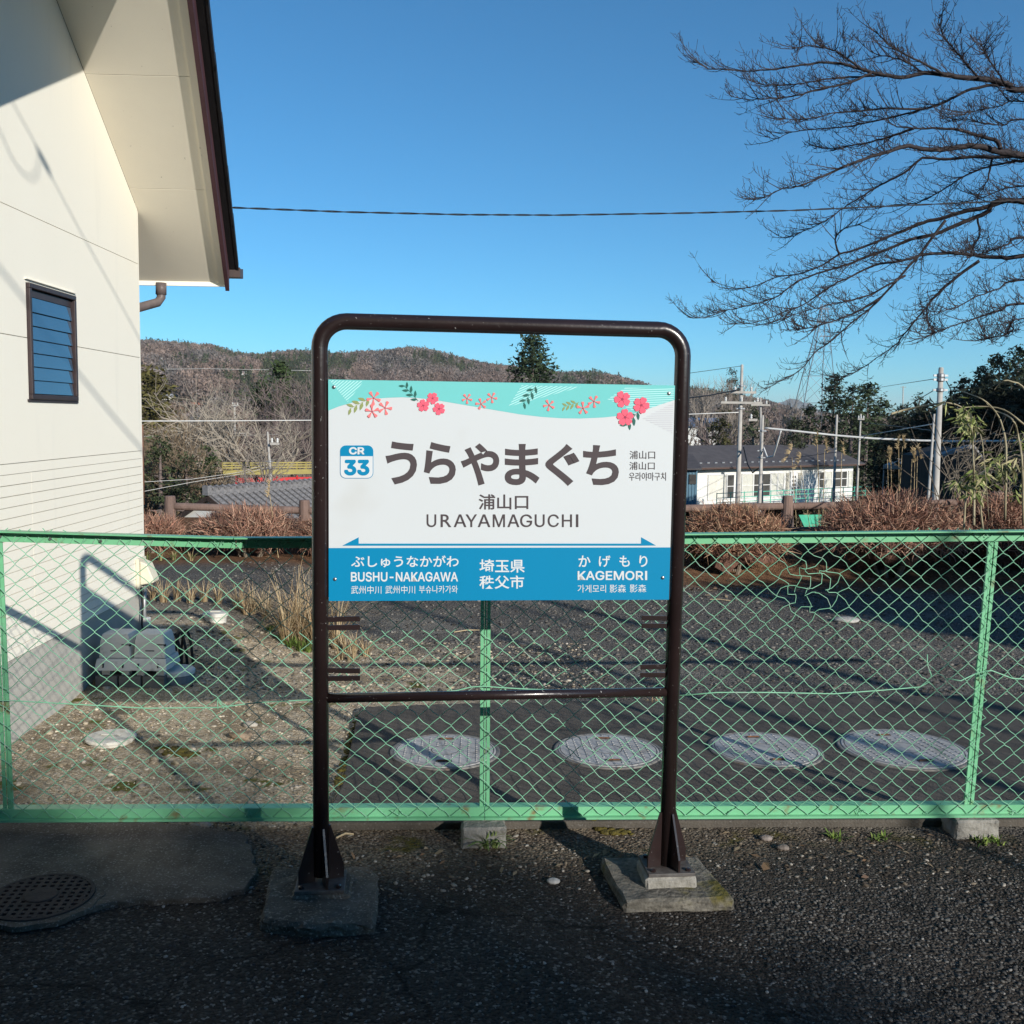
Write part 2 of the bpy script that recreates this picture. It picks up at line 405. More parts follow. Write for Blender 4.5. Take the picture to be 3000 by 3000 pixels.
tag(raw_obj('hillside_wood', Vw, Fw, MW, Tw), 'mixed brown and dark green woodland covering the long hill', 'woodland', kind='stuff')

# ================================================================== PAVED PIECES
MC = M('weathered_concrete', (0.26, 0.255, 0.235), (0.15, 0.145, 0.13), scale=9, rough=0.95, bump=0.6, bscale=90, c3=(0.10, 0.095, 0.085), s3=70, t3=(0.5, 0.72))
MCD = M('dark_slab_concrete', (0.112, 0.100, 0.086), (0.068, 0.061, 0.053), scale=5, rough=0.95, bump=0.5, bscale=120, c3=(0.15, 0.145, 0.135), s3=110, t3=(0.6, 0.74))
MCP = M('worn_pad_concrete', (0.135, 0.115, 0.093), (0.068, 0.058, 0.047), scale=6, rough=0.95, bump=0.7, bscale=80, c3=(0.24, 0.23, 0.215), s3=130, t3=(0.56, 0.72))
# concrete slab that carries the manhole covers
mb = MB()
pts = [G(1055, 2085), G(1350, 2075), G(1700, 2068), G(2150, 2062), G(2700, 2052), G(3150, 2045), (4.6, 5.4, 0), (4.6, 3.95, 0), (1.0, 3.80, 0), (-0.70, 3.71, 0)]
lf = [G(1000, 2320), G(1012, 2260), G(1030, 2190), G(1042, 2130)]
poly = [(p[0], p[1], -0.05) for p in pts + lf]
mb.prism(poly, (0, 0, 0.078))
slab = tag(obj('concrete_slab', mb, MCD, bevel=0.008), kind='structure')
# broken concrete pad in the left foreground
mb = MB()
px = [(-400, 2420), (150, 2418), (420, 2421), (560, 2432), (640, 2438), (700, 2452), (735, 2490), (748, 2540), (742, 2585), (715, 2618), (655, 2640), (560, 2648), (430, 2652), (300, 2662), (220, 2690), (110, 2712), (-500, 2740)]
q_ = [np.array(G(a, c)[:2]) for a, c in px]; rp_ = random.Random(31); poly = []
for i_ in range(len(q_)):                                  # a broken, crumbling edge
    a_, c_ = q_[i_], q_[(i_ + 1) % len(q_)]; m_ = max(1, int(np.linalg.norm(c_ - a_) / .03)) if 0 < i_ < len(q_) - 2 else 1
    for k_ in range(m_): e_ = a_ + (c_ - a_) * k_ / m_; poly.append((e_[0] + rp_.uniform(-.011, .011), e_[1] + rp_.uniform(-.011, .011), -0.05))
mb.prism(poly, (0, 0, 0.068))
tag(obj('concrete_pad', mb, MCP, bevel=0.004), kind='structure')

# ---- loose stones: real pieces, one object for each patch of ground
def ico():
    b = bmesh.new(); bmesh.ops.create_icosphere(b, subdivisions=1, radius=1.0)
    v = np.array([q.co[:] for q in b.verts]); f = np.array([[q.index for q in t.verts] for t in b.faces]); b.free(); return v, f
IV, IF = ico()
def stones(name, xy, size, cols, seed, label, base_z=0.0, flat=0.6):
    g = np.random.default_rng(seed); n = len(xy)
    s = size * (0.55 + 1.1 * g.random(n) ** 2.2)
    q = IV[None] * (1 + np.clip(0.30 * g.normal(size=(n, len(IV), 1)), -.6, .6)) * np.stack([s * g.uniform(0.8, 1.4, n), s * g.uniform(0.8, 1.3, n), s * flat * g.uniform(0.6, 1.2, n)], -1)[:, None]
    a = g.random(n) * 6.283; ca, sa = np.cos(a)[:, None], np.sin(a)[:, None]
    qx = q[..., 0] * ca - q[..., 1] * sa; qy = q[..., 0] * sa + q[..., 1] * ca
    z = TH(xy[:, 0], xy[:, 1]) + base_z
    V = np.stack([qx + xy[:, :1], qy + xy[:, 1:], q[..., 2] + z[:, None] + (s * flat * 0.25)[:, None]], -1).reshape(-1, 3)
    F = (IF[None] + (np.arange(n) * len(IV))[:, None, None]).reshape(-1, 3)
    c = np.array(cols)[g.integers(0, len(cols), n)] * g.uniform(0.65, 1.25, (n, 1))
    return tag(raw_obj(name, V, F, MS, np.repeat(c, len(IF), 0)), label, 'gravel', kind='stuff')
MS = MV('loose_stone', 0.9)
g = np.random.default_rng(3)
def scat(n, x0, x1, y0, y1, keep=None):
    q = np.stack([g.uniform(x0, x1, n), g.uniform(y0, y1, n)], -1)
    return q if keep is None else q[keep(q[:, 0], q[:, 1])]
tanc = [(0.40, 0.34, 0.25), (0.30, 0.25, 0.18), (0.50, 0.45, 0.36), (0.22, 0.18, 0.135), (0.40, 0.36, 0.31)]
darkc = [(0.10, 0.093, 0.084), (0.135, 0.126, 0.114), (0.07, 0.065, 0.06), (0.19, 0.18, 0.163)]
left = lambda x, y: (x < -0.80 + (y - 3.7) * 0.02) & (x > -2.33 - 0.0348 * (y - 5.1) + 0.03)
stones('pale_gravel', scat(3800, -2.4, -0.75, 3.72, 5.9, left), 0.0058, tanc, 1, 'pale tan gravel strewn beside the cream wall')
stones('coarse_pale_gravel', scat(130, -2.4, -0.78, 3.72, 5.9, left), 0.015, tanc, 11, 'coarser pale stones strewn beside the cream wall')
stones('yard_gravel', scat(9000, -2.6, 4.6, 5.6, 9.6, lambda x, y: (x > -0.9) | (y > 6.75)), 0.010, darkc, 2, 'dark gravel covering the yard behind the green fence')
stones('mixed_gravel', scat(2600, -2.3, 0.6, 5.6, 7.0, lambda x, y: (x > -2.33 - 0.0348 * (y - 5.1) + 0.03)), 0.009, tanc + darkc, 12, 'mixed tan and grey gravel round the dry grass')
stones('soil_chips', scat(2600, -1.3, 2.9, 3.16, 3.78, lambda x, y: y > 3.28 + 0.10 * np.sin(x * 3) + 0.1 * x * 0.6), 0.0055, [(0.10, 0.08, 0.06), (0.15, 0.125, 0.095), (0.05, 0.042, 0.035), (0.075, 0.06, 0.045), (0.27, 0.25, 0.22)], 4, 'brown soil crumbs and chips under the green fence')
stones('platform_chips', scat(5200, -2.4, 2.9, 1.9, 3.5), 0.0034, [(0.06, 0.06, 0.06), (0.035, 0.035, 0.036), (0.09, 0.088, 0.085), (0.075, 0.073, 0.07), (0.28, 0.27, 0.255)], 6, 'loose chips lying on the dark platform asphalt', flat=0.7)
stones('asphalt_grit', scat(9000, 0.75, 2.9, 2.3, 3.5, lambda x, y: y < 3.05 + 0.2 * x), 0.0048, [(0.045, 0.045, 0.045), (0.07, 0.069, 0.067), (0.11, 0.107, 0.10)], 7, 'broken black asphalt grit right of the sign')
# a few larger stones that can be told apart
bigs = [((705, 2163), 0.045, (0.33, 0.25, 0.18), 'tan fist-sized stone lying on the gravel by the slab corner'),
        ((735, 2128), 0.030, (0.46, 0.43, 0.38), 'white chipped stone beside the slab corner'),
        ((1620, 2586), 0.018, (0.50, 0.49, 0.47), 'white flat chip on the asphalt between the sign feet'),
        ((890, 2731), 0.016, (0.42, 0.42, 0.42), 'small square white chip before the left footing'),
        ((2293, 2488), 0.020, (0.20, 0.17, 0.15), 'dark brown pebble on the soil right of the sign'),
        ((2245, 2460), 0.020, (0.28, 0.24, 0.22), 'pinkish pebble on the soil right of the sign'),
        ((600, 2424), 0.022, (0.30, 0.28, 0.26), 'grey broken stone in front of the left fence rail'),
        ((570, 2428), 0.020, (0.20, 0.19, 0.18), 'dark broken stone in front of the left fence rail'),
        ((2482, 1820), 0.085, (0.50, 0.49, 0.46), 'pale flat stone at the edge of the yard shadow')]
for k, ((a, c), s, colr, lab) in enumerate(bigs):
    p = G(a, c); q = np.random.default_rng(40 + k)
    b = bmesh.new(); bmesh.ops.create_icosphere(b, subdivisions=2, radius=1.0)
    vv = np.array([w.co[:] for w in b.verts]); ff = [tuple(w.index for w in t.verts) for t in b.faces]; b.free()
    f2 = 0.28 if s > 0.06 else 0.55
    vv = vv * (1 + 0.12 * np.sin(vv @ q.normal(size=(3, 1)) * 2.5)) * np.array([1.25, 0.85, f2]) * s
    zt = float(TH(p[0], p[1]))
    mb = MB().add(vv + np.array([p[0], p[1], zt + s * f2 * 0.6]), ff)
    tag(obj('stone', mb, M('stone_%d' % k, colr, tuple(v * 0.6 for v in colr), scale=40, bump=0.5, bscale=90), base=(p[0], p[1], zt), smooth=True), lab, 'stone')

# ================================================================== STATION HOUSE (left)
WD = np.array([-0.0348, 1.0, 0]); WD /= np.linalg.norm(WD); WN = np.array([WD[1], -WD[0], 0])      # along the wall, out of the wall
WP = np.array([-2.354, 5.1, 0])
def wp(y, z, out=0.0):                                     # a point on the wall face, y = world y of it
    t = (y - WP[1]) / WD[1]; p = WP + WD * t + WN * out; return np.array([p[0], p[1], z])
def zs(y): return 3.622 - 0.674 * (y - 5.395)             # underside of the far roof slope
YR = 4.80                                                  # ridge
def mir(y): return 2 * YR - y
YF = 6.585; YN = 2 * YR - YF                               # the two corners
def over(y): return 0.672 - 0.145 * (y - 5.39)
MCREAM = M('cream_siding', (0.90, 0.865, 0.755), (0.885, 0.85, 0.74), scale=1.3, rough=0.72, bump=0.10, bscale=240, spec=0.2, c3=(0.78, 0.755, 0.665), s3=9.0, t3=(0.62, 1.0), stretch=(1, 1, .10))
MSOF = M('cream_soffit', (0.88, 0.82, 0.69), (0.84, 0.78, 0.66), scale=2.5, rough=0.85, c3=(0.40, 0.35, 0.27), s3=34, t3=(0.72, 0.80))
MFND = M('foundation_render', (0.50, 0.49, 0.44), (0.42, 0.41, 0.37), scale=3, rough=0.95, bump=0.2, bscale=150)
MBARGE = M('maroon_bargeboard', (0.10, 0.045, 0.055), (0.075, 0.035, 0.042), scale=6, rough=0.55)
MROOF = M('black_roof_sheet', (0.022, 0.021, 0.023), (0.015, 0.015, 0.016), scale=9, rough=0.6, bump=0.2)
MBRZ = M('bronze_window_frame', (0.055, 0.040, 0.042), (0.04, 0.03, 0.032), scale=10, rough=0.4)
MSTEEL = M('galvanised_grey', (0.42, 0.43, 0.44), (0.30, 0.31, 0.32), scale=14, rough=0.5, metal=0.6)
MBLK = M('black_rubber', (0.018, 0.018, 0.018), (0.028, 0.027, 0.026), scale=20, rough=0.6)
house = thing('station_house', (wp(YR, 0)[0] - 1.5, YR, 0), 'cream sided station house with dark roof edge and a small louvred window', 'building')
TK = 0.022
def panel(name, yz, mat, parent, out=TK, depth=TK, bevel=0.0025):
    mb = MB(); mb.prism([wp(a, c, out - depth) for a, c in yz], WN * depth); return obj(name, mb, mat, parent, bevel=bevel)
# structural body behind the cladding (five-sided gable box)
mb = MB()
gab = [(YN + .01, -0.05), (YF - .01, -0.05), (YF - .01, zs(YF) - .02), (YR, zs(YR) - .02), (YN + .01, zs(YF) - .02)]
mb.prism([wp(a, c, -0.004) for a, c in gab], -WN * 4.2)
core = obj('wall', mb, M('wall_core', (0.55, 0.52, 0.44), scale=4), house)
# window hole: the core gets a dark room behind the louvres
mb = MB(); wy0, wy1, wz0, wz1 = 4.945, 5.515, 1.606, 2.159
# foundation
mb = MB(); mb.prism([wp(a, c, -0.002) for a, c in ((YN, -0.06), (YF + 0.004, -0.06), (YF + 0.004, 0.388), (YN, 0.388))], WN * 0.014)
obj('foundation', mb, MFND, house)
mb = MB(); mb.prism([wp(a, c, -0.2) for a, c in ((YN, -0.06), (YF + 0.004, -0.06), (YF + 0.004, 0.388), (YN, 0.388))], WN * 0.196)
# smooth upper panels with the joints the photograph shows
gp = 0.0018
for yz in ([(YN, 2.483 + gp), (YF, 2.483 + gp), (YF, zs(YF)), (YR, zs(YR)), (YN, zs(YF))],
           [(YN, 1.897 + gp), (wy0 - .004, 1.897 + gp), (wy0 - .004, 2.483 - gp), (YN, 2.483 - gp)],
           [(wy0 - .004, wz1), (wy1 + .004, wz1), (wy1 + .004, 2.483 - gp), (wy0 - .004, 2.483 - gp)],
           [(wy1 + .004, 1.897 + gp), (YF, 1.897 + gp), (YF, 2.483 - gp), (wy1 + .004, 2.483 - gp)],
           [(YN, 1.305 + gp), (wy0 - .004, 1.305 + gp), (wy0 - .004, 1.897 - gp), (YN, 1.897 - gp)],
           [(wy0 - .004, 1.305 + gp), (wy1 + .004, 1.305 + gp), (wy1 + .004, wz0), (wy0 - .004, wz0)],
           [(wy1 + .004, 1.305 + gp), (YF, 1.305 + gp), (YF, 1.897 - gp), (wy1 + .004, 1.897 - gp)]):
    panel('wall_panel', yz, MCREAM, house, bevel=0.0)
panel('wall_panel', [(YN, 1.2565), (YF, 1.2565), (YF, 1.305 - .0015), (YN, 1.305 - .0015)], MCREAM, house, out=TK - .001, depth=TK - .001, bevel=0.0)
# narrow boards below, butted at one upright joint
bh = (1.254 - 0.392) / 17
for k in range(17):
    z1 = 1.254 - k * bh; z0 = z1 - bh + 0.0032
    for a, c in ((YN, 4.945), (4.9475, YF)):
        panel('siding_board', [(a, z0), (c, z0), (c, z1), (a, z1)], MCREAM, house, out=TK - 0.001, depth=TK - 0.002, bevel=0.0)
# corner trim and back wall
mb = MB(); mb.box(wp(YF + 0.012, 1.635, -0.032), (0.10, 0.020, 2.45), rz=math.atan2(WN[1], WN[0])); obj('corner_trim', mb, MCREAM, house)
# ---- roof
slope_f = np.array([WD[0], WD[1], -0.674]); YE = 7.135
def rp(y, o, dz=0.0):                                      # a point on the underside of the roof, near slope by reflection
    yy = y if y >= YR else mir(y)
    p = wp(y, zs(yy) + dz, TK + 0.002) + WN * o; p[2] = zs(yy) + dz; return p
joints = [YR, 5.76, 6.44, YE]
for sgn in (1, -1):
    q = (lambda y: y) if sgn == 1 else mir
    for a, c in zip(joints[:-1], joints[1:]):
        e = 0.004 if c != YE else 0
        mb = MB(); A = [rp(q(a), 0), rp(q(a), over(a) - 0.055), rp(q(c - e), over(c - e) - 0.055), rp(q(c - e), 0)]
        if c == YE: A = [rp(q(a), 0), rp(q(a), over(a) - .055), rp(q(c), over(c) - .055), rp(q(c), -0.35), rp(q(YF + .01), -0.35), rp(q(YF + .01), 0)]
        mb.prism(A, (0, 0, 0.012)); obj('soffit_panel', mb, MSOF, house)
    def strip(name, o0, o1, z0, z1, mat, y1=YE):
        mb = MB()
        for a, c in ((YR, y1),):
            P = [rp(q(a), over(a) + o0, z0), rp(q(c), over(c) + o0, z0), rp(q(c), over(c) + o0, z1), rp(q(a), over(a) + o0, z1)]
            dv = WN * (o1 - o0); mb.prism(P, dv)
        return obj(name, mb, mat, house)
    strip('inner_fascia', -0.055, -0.012, -0.018, 0.075, MSOF)
    strip('bargeboard', -0.011, 0.016, -0.048, 0.10, MBARGE, YE + 0.015)
    mb = MB()                                              # the roof covering, projecting past the bargeboard
    P = [rp(q(YR), over(YR) + .062, .105), rp(q(YE + .05), over(YE) + .055, .105), rp(q(YE + .05), -4.6, .105), rp(q(YR), -4.6, .105)]
    mb.prism(P, (0, 0, 0.055)); rf = obj('roof', mb, MROOF, house)
    for k in range(7):                                     # stepped sheet edges along the verge
        a = YR + (YE - YR) * k / 7; c = a + 0.36
        mb = MB(); mb.prism([rp(q(a), over(a) + .064, .10), rp(q(c), over(c) + .064, .10), rp(q(c), over(c) + .064, .150), rp(q(a), over(a) + .064, .176)], WN * 0.016)
        BASE[rf] = BASE[house]; e_ = obj('verge_sheet', mb, MROOF, rf)
    # end board under the eave
    mb = MB(); mb.prism([rp(q(YE), -0.35, -0.03), rp(q(YE), over(YE) - .013, -0.03), rp(q(YE), over(YE) - .013, .07), rp(q(YE), -0.35, .07)], WD * 0.02 * sgn)
    obj('eave_board', mb, MCREAM, house)
    # eave gutter running across, its end showing past the bargeboard
    gy = YE + 0.085
    mb = MB(); A = rp(q(YE), over(YE) + 0.085, 0.0) + WD * 0.07 * sgn; A[2] = zs(YE) + 0.045; Bq = A - WN * 4.5
    mb.bar(A, Bq, 0.09, 0.012); mb.bar(A + np.array([0, .04 * sgn, .03]), Bq + np.array([0, .04 * sgn, .03]), 0.010, 0.06); mb.bar(A + np.array([0, -.04 * sgn, .03]), Bq + np.array([0, -.04 * sgn, .03]), 0.010, 0.06)
    mb.box(A + np.array([-.004, 0, .026]), (0.010, 0.088, 0.056), rz=math.atan2(WN[1], WN[0]))
    obj('gutter', mb, M('brown_gutter', (0.09, 0.065, 0.062), (0.065, 0.05, 0.05), scale=10, rough=0.45), house)
MPIPE = M('brown_downpipe', (0.16, 0.13, 0.125), (0.11, 0.09, 0.088), scale=12, rough=0.45)
A = D(472, 833, 7.10); Bp = D(472, 872, 7.10); Cc = D(462, 886, 7.08); Dd = D(404, 902, 6.95); Ee = D(340, 920, 6.8)
mb = MB(); mb.tube([A, Bp, Cc, Dd, Ee], 0.030, 12); mb.tube([A + (0, 0, .01), Bp + (0, 0, .02)], 0.036, 12); mb.smooth = True
obj('downpipe', mb, MPIPE, house)
mb = MB(); mb.tube([wp(6.66, 0.95, -0.01), wp(6.66, 1.47, -0.01)], 0.020, 10); mb.tube([wp(6.66, 0.18, -.055), wp(6.66, 0.94, -.03)], 0.012, 8); mb.smooth = True
obj('downpipe', mb, M('rusty_pipe', (0.28, 0.13, 0.07), (0.10, 0.06, 0.05), scale=18, rough=0.6), house)
# ---- louvred window
mb = MB()
fo = 0.040
for a, c in (((wy0, wz0), (wy1, wz0 + .024)), ((wy0, wz1 - .024), (wy1, wz1)), ((wy0, wz0 + .024), (wy0 + .024, wz1 - .024)), ((wy1 - .024, wz0 + .024), (wy1, wz1 - .024))):
    mb.prism([wp(a[0], a[1], 0.0), wp(c[0], a[1], 0.0), wp(c[0], c[1], 0.0), wp(a[0], c[1], 0.0)], WN * fo)
win = obj('window', mb, MBRZ, house, bevel=0.003)
mb = MB(); mb.prism([wp(wy0 - .02, wz1 + .014, TK), wp(wy1 + .02, wz1 + .014, TK), wp(wy1 + .02, wz1 + .018, TK), wp(wy0 - .02, wz1 + .018, TK)], WN * 0.012)
obj('drip_cap', mb, MCREAM, win)
mb = MB(); mb.prism([wp(wy0 - .02, wz0 - .012, TK), wp(wy1 + .02, wz0 - .012, TK), wp(wy1 + .02, wz0, TK), wp(wy0 - .02, wz0, TK)], WN * 0.008)
obj('sill', mb, MBRZ, win)
MGL = M('louvre_glass', (0.035, 0.095, 0.17), (0.028, 0.08, 0.145), scale=2.2, rough=0.07, spec=1.0, coat=0.8)  # blue base colour stands in for reflected sky
mb = MB(); mb.prism([wp(wy0 + .03, wz1 - .062, .004), wp(wy1 - .03, wz1 - .062, .004), wp(wy1 - .03, wz1 - .030, .004), wp(wy0 + .03, wz1 - .030, .004)], WN * 0.018); obj('head_rail', mb, MBRZ, win)
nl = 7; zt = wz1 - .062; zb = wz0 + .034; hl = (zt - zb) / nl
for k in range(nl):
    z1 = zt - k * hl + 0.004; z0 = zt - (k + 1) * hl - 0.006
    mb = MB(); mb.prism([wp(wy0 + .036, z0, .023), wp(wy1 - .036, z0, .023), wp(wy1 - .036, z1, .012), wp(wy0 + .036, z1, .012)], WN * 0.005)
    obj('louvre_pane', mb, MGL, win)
for yy in (wy0 + .033, wy1 - .033):
    mb = MB(); mb.prism([wp(yy - .003, zb, .002), wp(yy + .003, zb, .002), wp(yy + .003, zt, .002), wp(yy - .003, zt, .002)], WN * 0.022); obj('louvre_rail', mb, MBRZ, win)
# ---- electric box at the far corner with its pipe
box = thing('outlet_cover', wp(6.52, 0.46, TK), 'cream weatherproof outlet cover on the lower corner of the house wall', 'outlet cover')
MCB = M('cream_plastic', (0.70, 0.66, 0.52), (0.62, 0.58, 0.46), scale=9, rough=0.5)
mb = MB(); mb.prism([wp(6.42, 0.435, TK), wp(6.57, 0.435, TK), wp(6.57, 0.625, TK), wp(6.42, 0.625, TK)], WN * 0.020); obj('back_plate', mb, MCB, box, bevel=0.004)
mb = MB()
pr = [(0.02, 0.610), (0.065, 0.590), (0.105, 0.490), (0.105, 0.470), (0.02, 0.455)]
mb.prism([wp(6.435, z, TK + o) for o, z in pr], wp(6.555, 0, 0) - wp(6.435, 0, 0)); obj('hood', mb, MCB, box, bevel=0.008)
cd = thing('cable_conduit', wp(6.5, 0.1, 0), 'grey conduit and cables running down from the cream outlet cover', 'conduit')
mb = MB(); mb.tube([wp(6.50, 0.45, .05), wp(6.50, 0.30, .045), wp(6.50, 0.12, .045)], 0.013, 8); mb.smooth = True; obj('conduit', mb, MSTEEL, cd)
mb = MB(); mb.tube([wp(6.45, 0.45, .04), wp(6.46, 0.32, .05), wp(6.45, 0.2, .045), wp(6.43, 0.12, .06)], 0.006, 6); obj('cable', mb, MBLK, cd)
mb = MB(); mb.box(wp(6.50, 0.205, .06), (0.035, 0.05, 0.06)); obj('joint_box', mb, M('white_plastic', (0.72, 0.72, 0.70), rough=0.5), cd, bevel=0.004)
# ---- overhead service cables above the platform, out of view: their shadows lie on the cream wall
def onwall_px(x, y): return PL(x, y, wp(5, 0, TK), WN)
sv = np.array(SUN_D)
def upsun(p, t): return p - sv * t
def z2(a, c): return (a * .5177, c * .5177)
cab = thing('service_cable', upsun(onwall_px(*z2(290, 1000)), 5.0), 'black service cable hanging over the platform in front of the house', 'cable')
pts = [upsun(onwall_px(*z2(*q)), 5.2) for q in ((-500, -420), (60, 560), (215, 840), (290, 1000), (480, 1355), (640, 1640), (790, 1920), (1000, 2300))]
mb = MB(); mb.tube(pts, 0.0042, 6); obj('wire', mb, MBLK, cab)
mb = MB(); mb.tube([upsun(onwall_px(*z2(*q)), 5.2) for q in ((212, 850), (225, 870), (275, 965), (285, 985))], [.010, .019, .019, .008], 8); obj('sleeve', mb, MBLK, cab)
mb = MB(); mb.tube([upsun(onwall_px(*z2(*q)), 5.2) for q in ((-80, 600), (0, 740), (60, 880), (110, 960), (150, 1000), (185, 1008), (210, 980), (222, 900))], 0.0042, 6); obj('drip_loop', mb, MBLK, cab)
mb = MB()
mb.tube([upsun(onwall_px(x, y), 7.5) for x, y in ((-260, 480), (0, 787), (75, 880), (140, 985), (224, 1086), (320, 1205), (417, 1318), (560, 1480))], 0.008, 6)
tag(obj('overhead_cable', mb, MBLK, base=upsun(onwall_px(140, 985), 7.5)), 'thick black overhead cable high above the platform', 'cable')

# ================================================================== STATION NAME SIGN
SO = np.array([-0.595, 3.155, 0.0]); SE = np.array([1.135, 0.115, 0.0]); SE /= np.linalg.norm(SE); SN = np.array([SE[1], -SE[0], 0.0])
def sp(s, z, n=0.0): p = SO + SE * s + SN * n; return np.array([p[0], p[1], z])
BF = 0.0125                                                # front face of the board
def s_px(x, y):                                            # photo pixel -> (s, z) on the board face
    q = PL(x, y, SO + SN * BF, SN); return (q - SO) @ SE, q[2]
def bz(a, c): return s_px(900 + a * .62112, 880 + c * .62112)
MBRN = M('brown_gloss_paint', (0.024, 0.0145, 0.0145), (0.017, 0.011, 0.011), scale=7, rough=0.28, coat=0.35, spec=0.5, bump=0.05, bscale=60, c3=(0.30, 0.29, 0.28), s3=120, t3=(0.705, 0.735))
sign = thing('station_name_sign', SO + SE * 0.565, 'station name sign, white and blue board in a dark brown tube frame', 'sign')
TR = 0.0252; TT = 1.835
pth = [sp(0.001, 0.085)]
for k in range(9):
    a = math.pi / 2 * k / 8; pth.append(sp(0.001 + 0.082 - 0.082 * math.cos(a), TT - 0.082 + 0.082 * math.sin(a)))
TW = 1.134
for k in range(9):
    a = math.pi / 2 * k / 8; pth.append(sp(TW - 0.082 + 0.082 * math.sin(a), TT - 0.003 - 0.082 + 0.082 * math.cos(a)))
pth.append(sp(TW - 0.006, 0.085))
mb = MB(); mb.tube(pth, TR, 24); mb.smooth = True; obj('frame_tube', mb, MBRN, sign)
mb = MB(); mb.tube([sp(0.02, 0.662), sp(TW - .02, 0.667)], 0.0155, 16); mb.smooth = True; obj('crossbar', mb, MBRN, sign)
for s0, s1 in ((0.02, 0.124), (1.022, 1.112)):
    for z in (0.914, 0.888, 0.752, 0.726):
        mb = MB(); mb.bar(sp(s0, z, .004), sp(s1, z + random.Random(z * 9 + s0).uniform(-.003, .003), .004), 0.004, 0.0165); obj('bracket', mb, MBRN, sign, bevel=0.001)
for s0, zb_, rot in ((0.001, 0.062, 0.10), (TW - .006, 0.082, 0.10)):
    c = sp(s0, zb_)
    for k in range(4):
        a = rot + .34 + k * math.pi / 2; d = np.array([math.cos(a), math.sin(a), 0]); t = np.array([-d[1], d[0], 0]) * 0.0035
        P = [c + d * .02, c + d * .074, c + d * .074 + (0, 0, .045), c + d * .030 + (0, 0, .185), c + d * .020 + (0, 0, .185)]
        mb = MB(); mb.prism([p - t for p in P], t * 2); obj('gusset', mb, MBRN, sign)
    mb = MB(); mb.box(c + (0, 0, -0.001), (0.155, 0.150, 0.012), rz=rot); obj('base_plate', mb, M('worn_base_plate', (0.13, 0.125, 0.12), (0.05, 0.04, 0.038), scale=18, rough=0.6), sign, bevel=0.002)
    for sx in (-1, 1):
        for sy in (-1, 1):
            mb = MB(); q = c + np.array([sx * .058 * math.cos(rot) - sy * .056 * math.sin(rot), sx * .058 * math.sin(rot) + sy * .056 * math.cos(rot), .004]); mb.lathe(q, [(.009, 0), (.009, .008), (.004, .010)], 6); obj('anchor_bolt', mb, MBRN, sign)
# ---- the board
MWH = M('sign_white', (0.585, 0.63, 0.66), (0.582, 0.626, 0.655), scale=1.5, rough=0.35, spec=0.4, c3=(0.50, 0.51, 0.49), s3=3.2, t3=(0.60, 0.95))
b0, b1, zt_, zb_ = 0.028, 1.108, 1.658, 0.974
mb = MB(); mb.prism([sp(b0, zb_, -.0075), sp(b1, zb_, -.0075), sp(b1, zt_, -.0075), sp(b0, zt_, -.0075)], SN * 0.020)
board = obj('board', mb, MWH, sign, bevel=0.001)
BASE[board] = BASE[sign]
for s_ in (b0 - .004, b1 + .004):
    mb = MB(); mb.bar(sp(s_, zb_ + .01, -.004), sp(s_, zt_ - .01, -.004), 0.012, 0.007, up=SE); obj('edge_trim', mb, M('board_edge_%d' % (s_ > .5), (0.30, 0.26, 0.21), (0.17, 0.12, 0.09), scale=30, rough=0.6), board)
LAY = [0.0004]
MP = {}
def ink(name, c):
    if name not in MP: MP[name] = M('ink_' + name, c, tuple(v * 0.97 for v in c), scale=3, rough=0.55, spec=0.15)
    return MP[name]
CYAN = ink('blue', (0.0, 0.215, 0.42)); TEAL = ink('teal', (0.165, 0.56, 0.56)); GREY = ink('dark_grey', (0.075, 0.062, 0.068)); WHT = ink('white', (0.62, 0.66, 0.69))
PALE = ink('pale_teal', (0.40, 0.74, 0.75)); PINK = ink('pink', (0.80, 0.13, 0.20)); PINK2 = ink('coral', (0.80, 0.21, 0.22)); PDK = ink('flower_heart', (0.33, 0.05, 0.10)); LFD = ink('dark_leaf', (0.03, 0.13, 0.11)); LFO = ink('olive_leaf', (0.27, 0.32, 0.13)); LIL = ink('pale_grey', (0.55, 0.57, 0.62))
def flat(name, polys, mat, lay, parent=board):
    """flat print: polygons of (s, z) as one thin sheet"""
    mb = MB()
    for P in polys: mb.add([sp(s, z, BF + lay * 0.00045) for s, z in P], [tuple(range(len(P)))])
    return obj(name, mb, mat, parent)
def px_poly(pp): return [bz(*q) for q in pp]
DG = bpy.context.evaluated_depsgraph_get
try:                                                       # Blender's own bundled interface face, nearest to the sign's sans-serif
    LATIN = bpy.data.fonts.load(bpy.utils.system_resource('DATAFILES', path='fonts') + '/Inter.woff2')
except Exception:
    LATIN = None
